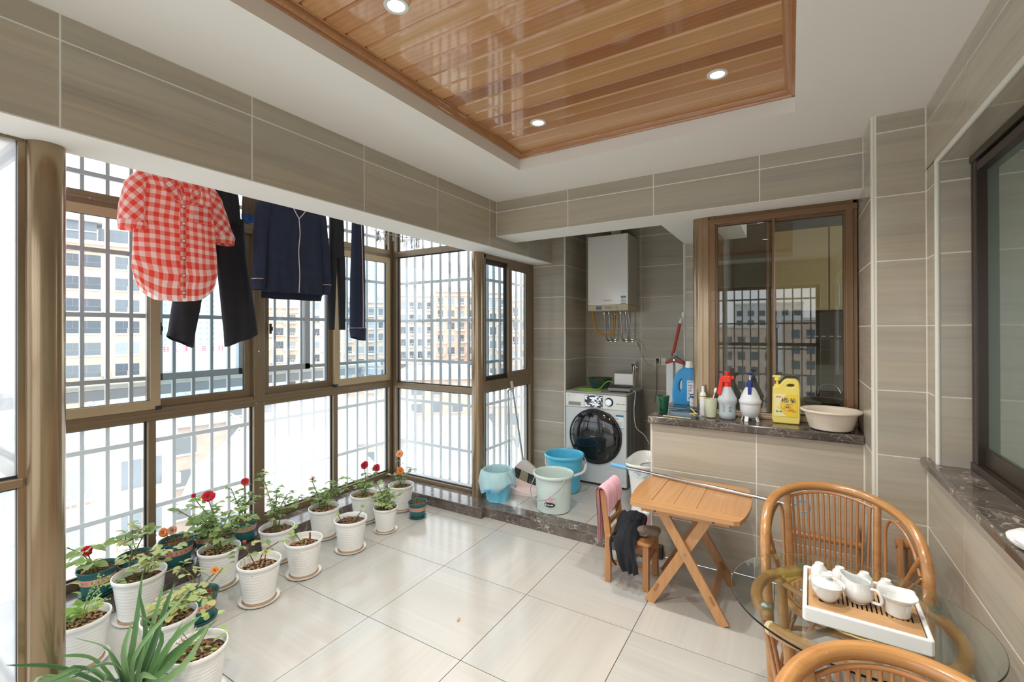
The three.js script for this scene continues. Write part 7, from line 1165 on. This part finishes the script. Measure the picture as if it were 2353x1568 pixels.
{ // round glass table on a rattan base
  const t = thing('glass_table', 'round glass-topped rattan tea table', 'table', [0.157, 0, -1.8]);
  const R = 0.343, Y = 0.557;
  part(t, 'glass_top', lathe([[0, 0], [R - 0.003, 0], [R, 0.0025], [R, 0.0055], [R - 0.003, 0.008], [0, 0.008]], 96).translate(0, Y, 0), phys(0xffffff, 0.0, { transmission: 1, thickness: 0.008, ior: 1.5, attenuationColor: srgb(120, 196, 180), attenuationDistance: 0.12 }), 'clear glass disc with green edge');
  const ring = []; for (let k = 0; k <= 40; k++) { const a = 2.62 + k / 40 * 2 * PI * 0.97; ring.push(V(Math.cos(a) * (0.263 + (k > 37 ? (k - 37) * 0.006 : 0)), 0.53 - (k > 37 ? (k - 37) * 0.003 : 0), Math.sin(a) * (0.263 + (k > 37 ? (k - 37) * 0.006 : 0)))); }
  part(t, 'top_ring', lr(tube(ring, 0.0185, 120, 14)), M.rattan);
  const e = ring[40]; part(t, 'cut_end', new THREE.SphereGeometry(0.019, 16, 10).scale(1, 1, 1).translate(e.x, e.y, e.z), std(srgb(236, 214, 170), 0.7), 'pale cut end of the rattan');
  for (let k = 0; k < 4; k++) {
    const a = 0.72 + k * PI / 2, c = Math.cos(a), s = Math.sin(a);
    part(t, 'leg', lr(tube([V(c * 0.255, 0.52, s * 0.255), V(c * 0.24, 0.35, s * 0.24), V(c * 0.22, 0.18, s * 0.22), V(c * 0.235, 0.0, s * 0.235)], 0.0165, 40, 12)), M.rattan);
    const a2 = a + PI / 4, a3 = a + PI / 2; part(t, 'arch', tube([V(c * 0.235, 0.06, s * 0.235), V(Math.cos(a + 0.4) * 0.23, 0.34, Math.sin(a + 0.4) * 0.23), V(Math.cos(a2) * 0.24, 0.45, Math.sin(a2) * 0.24), V(Math.cos(a3 - 0.4) * 0.23, 0.34, Math.sin(a3 - 0.4) * 0.23), V(Math.cos(a3) * 0.235, 0.06, Math.sin(a3) * 0.235)], 0.008, 50, 8), M.rattanThin);
    part(t, 'suction_pad', cyl(0.014, 0.017, 0.009, Math.cos(a + 0.35) * 0.263, 0.548, Math.sin(a + 0.35) * 0.263, 20), phys(srgb(226, 236, 232), 0.1, { transmission: 0.85, thickness: 0 }));
    part(t, 'spoke', lr(bar(V(c * 0.25, 0.5, s * 0.25), V(c * 0.02, 0.5, s * 0.02), 0.01, 10)), M.rattan);
  }
  part(t, 'shelf_ring', lr(new THREE.TorusGeometry(0.2, 0.012, 10, 60).rotateX(PI / 2).translate(0, 0.17, 0)), M.rattan);
  for (let k = 0; k < 15; k++) { const x = -0.175 + k * 0.025, h = Math.sqrt(Math.max(0.0001, 0.2 * 0.2 - x * x)); part(t, 'shelf_slat', bar(V(x, 0.175, -h), V(x, 0.175, h), 0.006, 7), M.rattanThin); } }
const GT = 0.566;
{ const t = thing('straw_mat', 'round woven straw mat under the tea tray', 'mat', [0.17, GT, -1.735]);
  const pts = []; for (let k = 0; k < 330; k++) { const a = k * 0.19, r = 0.004 + a / (330 * 0.19) * 0.125; pts.push(V(Math.cos(a) * r, 0.003 + (k % 2) * 0.0008, Math.sin(a) * r)); }
  part(t, 'coil', new THREE.TubeGeometry(new THREE.CatmullRomCurve3(pts), 700, 0.0032, 5), std(srgb(206, 176, 122), 0.9)); }
{ const t = thing('tea_tray', 'square white tea tray with a slotted bamboo deck', 'tray', [0.178, GT + 0.007, -1.76], -0.03);
  const W = 0.285, D = 0.275, rim = [];
  for (const [x, z, w, d] of [[0, D / 2, W, 0.007], [0, -D / 2, W, 0.007], [W / 2, 0, 0.007, D], [-W / 2, 0, 0.007, D]]) rim.push(rbox(w + 0.006, 0.045, d + 0.006, 0.006, x, 0.0225, z));
  part(t, 'tray', merge([...rim, box(W, 0.02, D, 0, 0.011, 0)]), M.whiteGloss);
  const sh = new THREE.Shape(); const a = W / 2 - 0.009, b = D / 2 - 0.009; sh.moveTo(-a, -b); sh.lineTo(a, -b); sh.lineTo(a, b); sh.lineTo(-a, b); sh.lineTo(-a, -b);
  for (let k = 0; k < 17; k++) { const x = -0.07 + k * 0.0115, h = new THREE.Path(), l = 0.062; h.moveTo(x, -l); h.lineTo(x + 0.0042, -l); h.lineTo(x + 0.0042, l); h.lineTo(x, l); h.lineTo(x, -l); sh.holes.push(h); }
  const hp = new THREE.Path(); hp.absarc(-0.098, -0.07, 0.009, 0, 2 * PI, true); sh.holes.push(hp);
  part(t, 'deck', lr(new THREE.ExtrudeGeometry(sh, { depth: 0.005, bevelEnabled: false, curveSegments: 12 }).rotateX(-PI / 2).translate(0, 0.034, 0)), phys(0xffffff, 0.45, { map: woodMap([196, 156, 110], [168, 126, 84], 21, 0.5) })); part(t, 'well', box(W - 0.02, 0.002, D - 0.02, 0, 0.023, 0), M.black); }
const TT = GT + 0.007 + 0.0395, porc = phys(srgb(228, 230, 228), 0.08, { clearcoat: 0.7, clearcoatRoughness: 0.04 });
{ const t = thing('gaiwan', 'lidded white porcelain tea bowl at the front left of the tray', 'tea bowl', [0.09, TT, -1.705]);
  part(t, 'bowl', lathe([[0, 0.0], [0.021, 0.0], [0.0215, 0.005], [0.028, 0.01], [0.038, 0.028], [0.042, 0.045], [0.0475, 0.053], [0.046, 0.0545], [0.04, 0.047], [0.035, 0.03], [0, 0.012]], 48), porc);
  const l = part(t, 'lid', lathe([[0.0395, 0.048], [0.04, 0.051], [0.033, 0.058], [0.018, 0.064], [0.011, 0.066], [0.0105, 0.07], [0.0145, 0.077], [0.014, 0.079], [0.009, 0.0765], [0, 0.075]], 44), porc); }
{ const t = thing('fairness_cup', 'white porcelain tea pitcher with ear handle in the middle of the tray', 'pitcher', [0.172, TT, -1.745], -0.55);
  const rings = [[0.022, 0], [0.023, 0.005], [0.034, 0.014], [0.04, 0.028], [0.037, 0.045], [0.031, 0.058], [0.032, 0.066], [0.03, 0.066], [0.028, 0.058], [0.034, 0.04], [0.034, 0.026], [0.005, 0.012]].map(([r, y], j) => { const a = []; for (let i = 0; i < 48; i++) { const th = i / 48 * 2 * PI, sp = j > 3 && j < 10 ? Math.pow(Math.max(0, Math.cos(th - PI)), 9) * 0.016 * (y / 0.06) : 0; a.push(V(Math.cos(th) * (r + sp), y + sp * 0.45, Math.sin(th) * (r + sp))); } return a; });
  part(t, 'body', loft(rings, { capA: true, capB: true }), porc);
  part(t, 'handle', tube([V(0.03, 0.052, 0), V(0.05, 0.055, 0), V(0.061, 0.04, 0), V(0.058, 0.02, 0), V(0.038, 0.016, 0)], 0.0045, 34, 10), porc); }
{ const t = thing('tea_strainer_cup', 'wide-rimmed white porcelain slop bowl at the front right of the tray', 'tea bowl', [0.262, TT, -1.725]);
  part(t, 'bowl', lathe([[0, 0], [0.028, 0], [0.03, 0.004], [0.031, 0.02], [0.0318, 0.022], [0.031, 0.024], [0.033, 0.04], [0.0365, 0.044], [0.047, 0.058], [0.046, 0.06], [0.041, 0.055], [0.033, 0.046], [0.029, 0.02], [0, 0.012]], 48), porc); }
[[0.078, -1.86, 'small white teacup upside down at the back left of the tray'], [0.135, -1.862, 'small white teacup upside down second from left at the back of the tray'], [0.2, -1.864, 'small white teacup upside down third from left, behind the pitcher'], [0.252, -1.845, 'small white teacup upside down at the back right of the tray']].forEach(([x, z, label]) => {
  const t = thing('teacup', label, 'teacup', [x, TT, z], 0, 'upturned teacups on the tray');
  part(t, 'cup', lathe([[0.024, 0], [0.0245, 0.002], [0.0235, 0.015], [0.02, 0.029], [0.0135, 0.0355], [0.0125, 0.042], [0.011, 0.042], [0.0108, 0.038], [0, 0.0375]], 36), porc); });
{ // folded stool leaning on the pillar, and a bamboo rack against the low wall
  const t = thing('folding_stool', 'folded wooden stool leaning on the pillar right of the rattan chair', 'stool');
  part(t, 'leg', lr(slab(V(0.405, 0, -2.56), V(0.415, 0.5, -2.685), 0.065, 0.018, V(0, 0, 1)), true), M.pine); part(t, 'leg', lr(slab(V(0.432, 0.0, -2.64), V(0.448, 0.46, -2.69), 0.045, 0.016, V(0, 0, 1)), true), M.bambooDark);
  part(t, 'round_end', lr(bar(V(0.4, 0.47, -2.685), V(0.46, 0.47, -2.685), 0.02, 14)), M.bambooDark);
  const k = thing('bamboo_rack', 'low bamboo rack with a round rung seen through the rattan chair slats', 'rack');
  for (const x of [-0.02, 0.29]) part(k, 'upright', lr(slab(V(x, 0, -2.93), V(x, 0.42, -2.955), 0.04, 0.016, V(0, 0, 1)), true), M.bambooDark);
  part(k, 'rung', lr(bar(V(-0.03, 0.335, -2.925), V(0.3, 0.335, -2.925), 0.017, 14)), M.bambooDark); }
{ const t = thing('tissue_pack', 'crumpled white tissue pack on the right marble sill', 'tissue', [0.545, 0.872, -1.69], 0.3); part(t, 'pack', blob(0.045, 21, 1.3, 0.6, 1.9, 0.45, 22), M.white); }
{ setSeed(5); [[-2.55, -1.5], [-2.5, -1.47], [-1.42, -1.8]].forEach(([x, z], i) => { const t = thing('fallen_petal', ['dry orange petal on the floor between the front pots', 'small dry petal on the floor beside the brown-ringed pot', 'tiny dry leaf on the open tile floor'][i], 'petal', [x, 0.001, z], i); part(t, 'petal', new THREE.SphereGeometry(0.012, 10, 6).scale(1.3, 0.15, 0.6).translate(0, 0.002, 0), std(srgb(206, 150, 104), 0.8)); }); }
renderer.render(scene, camera);
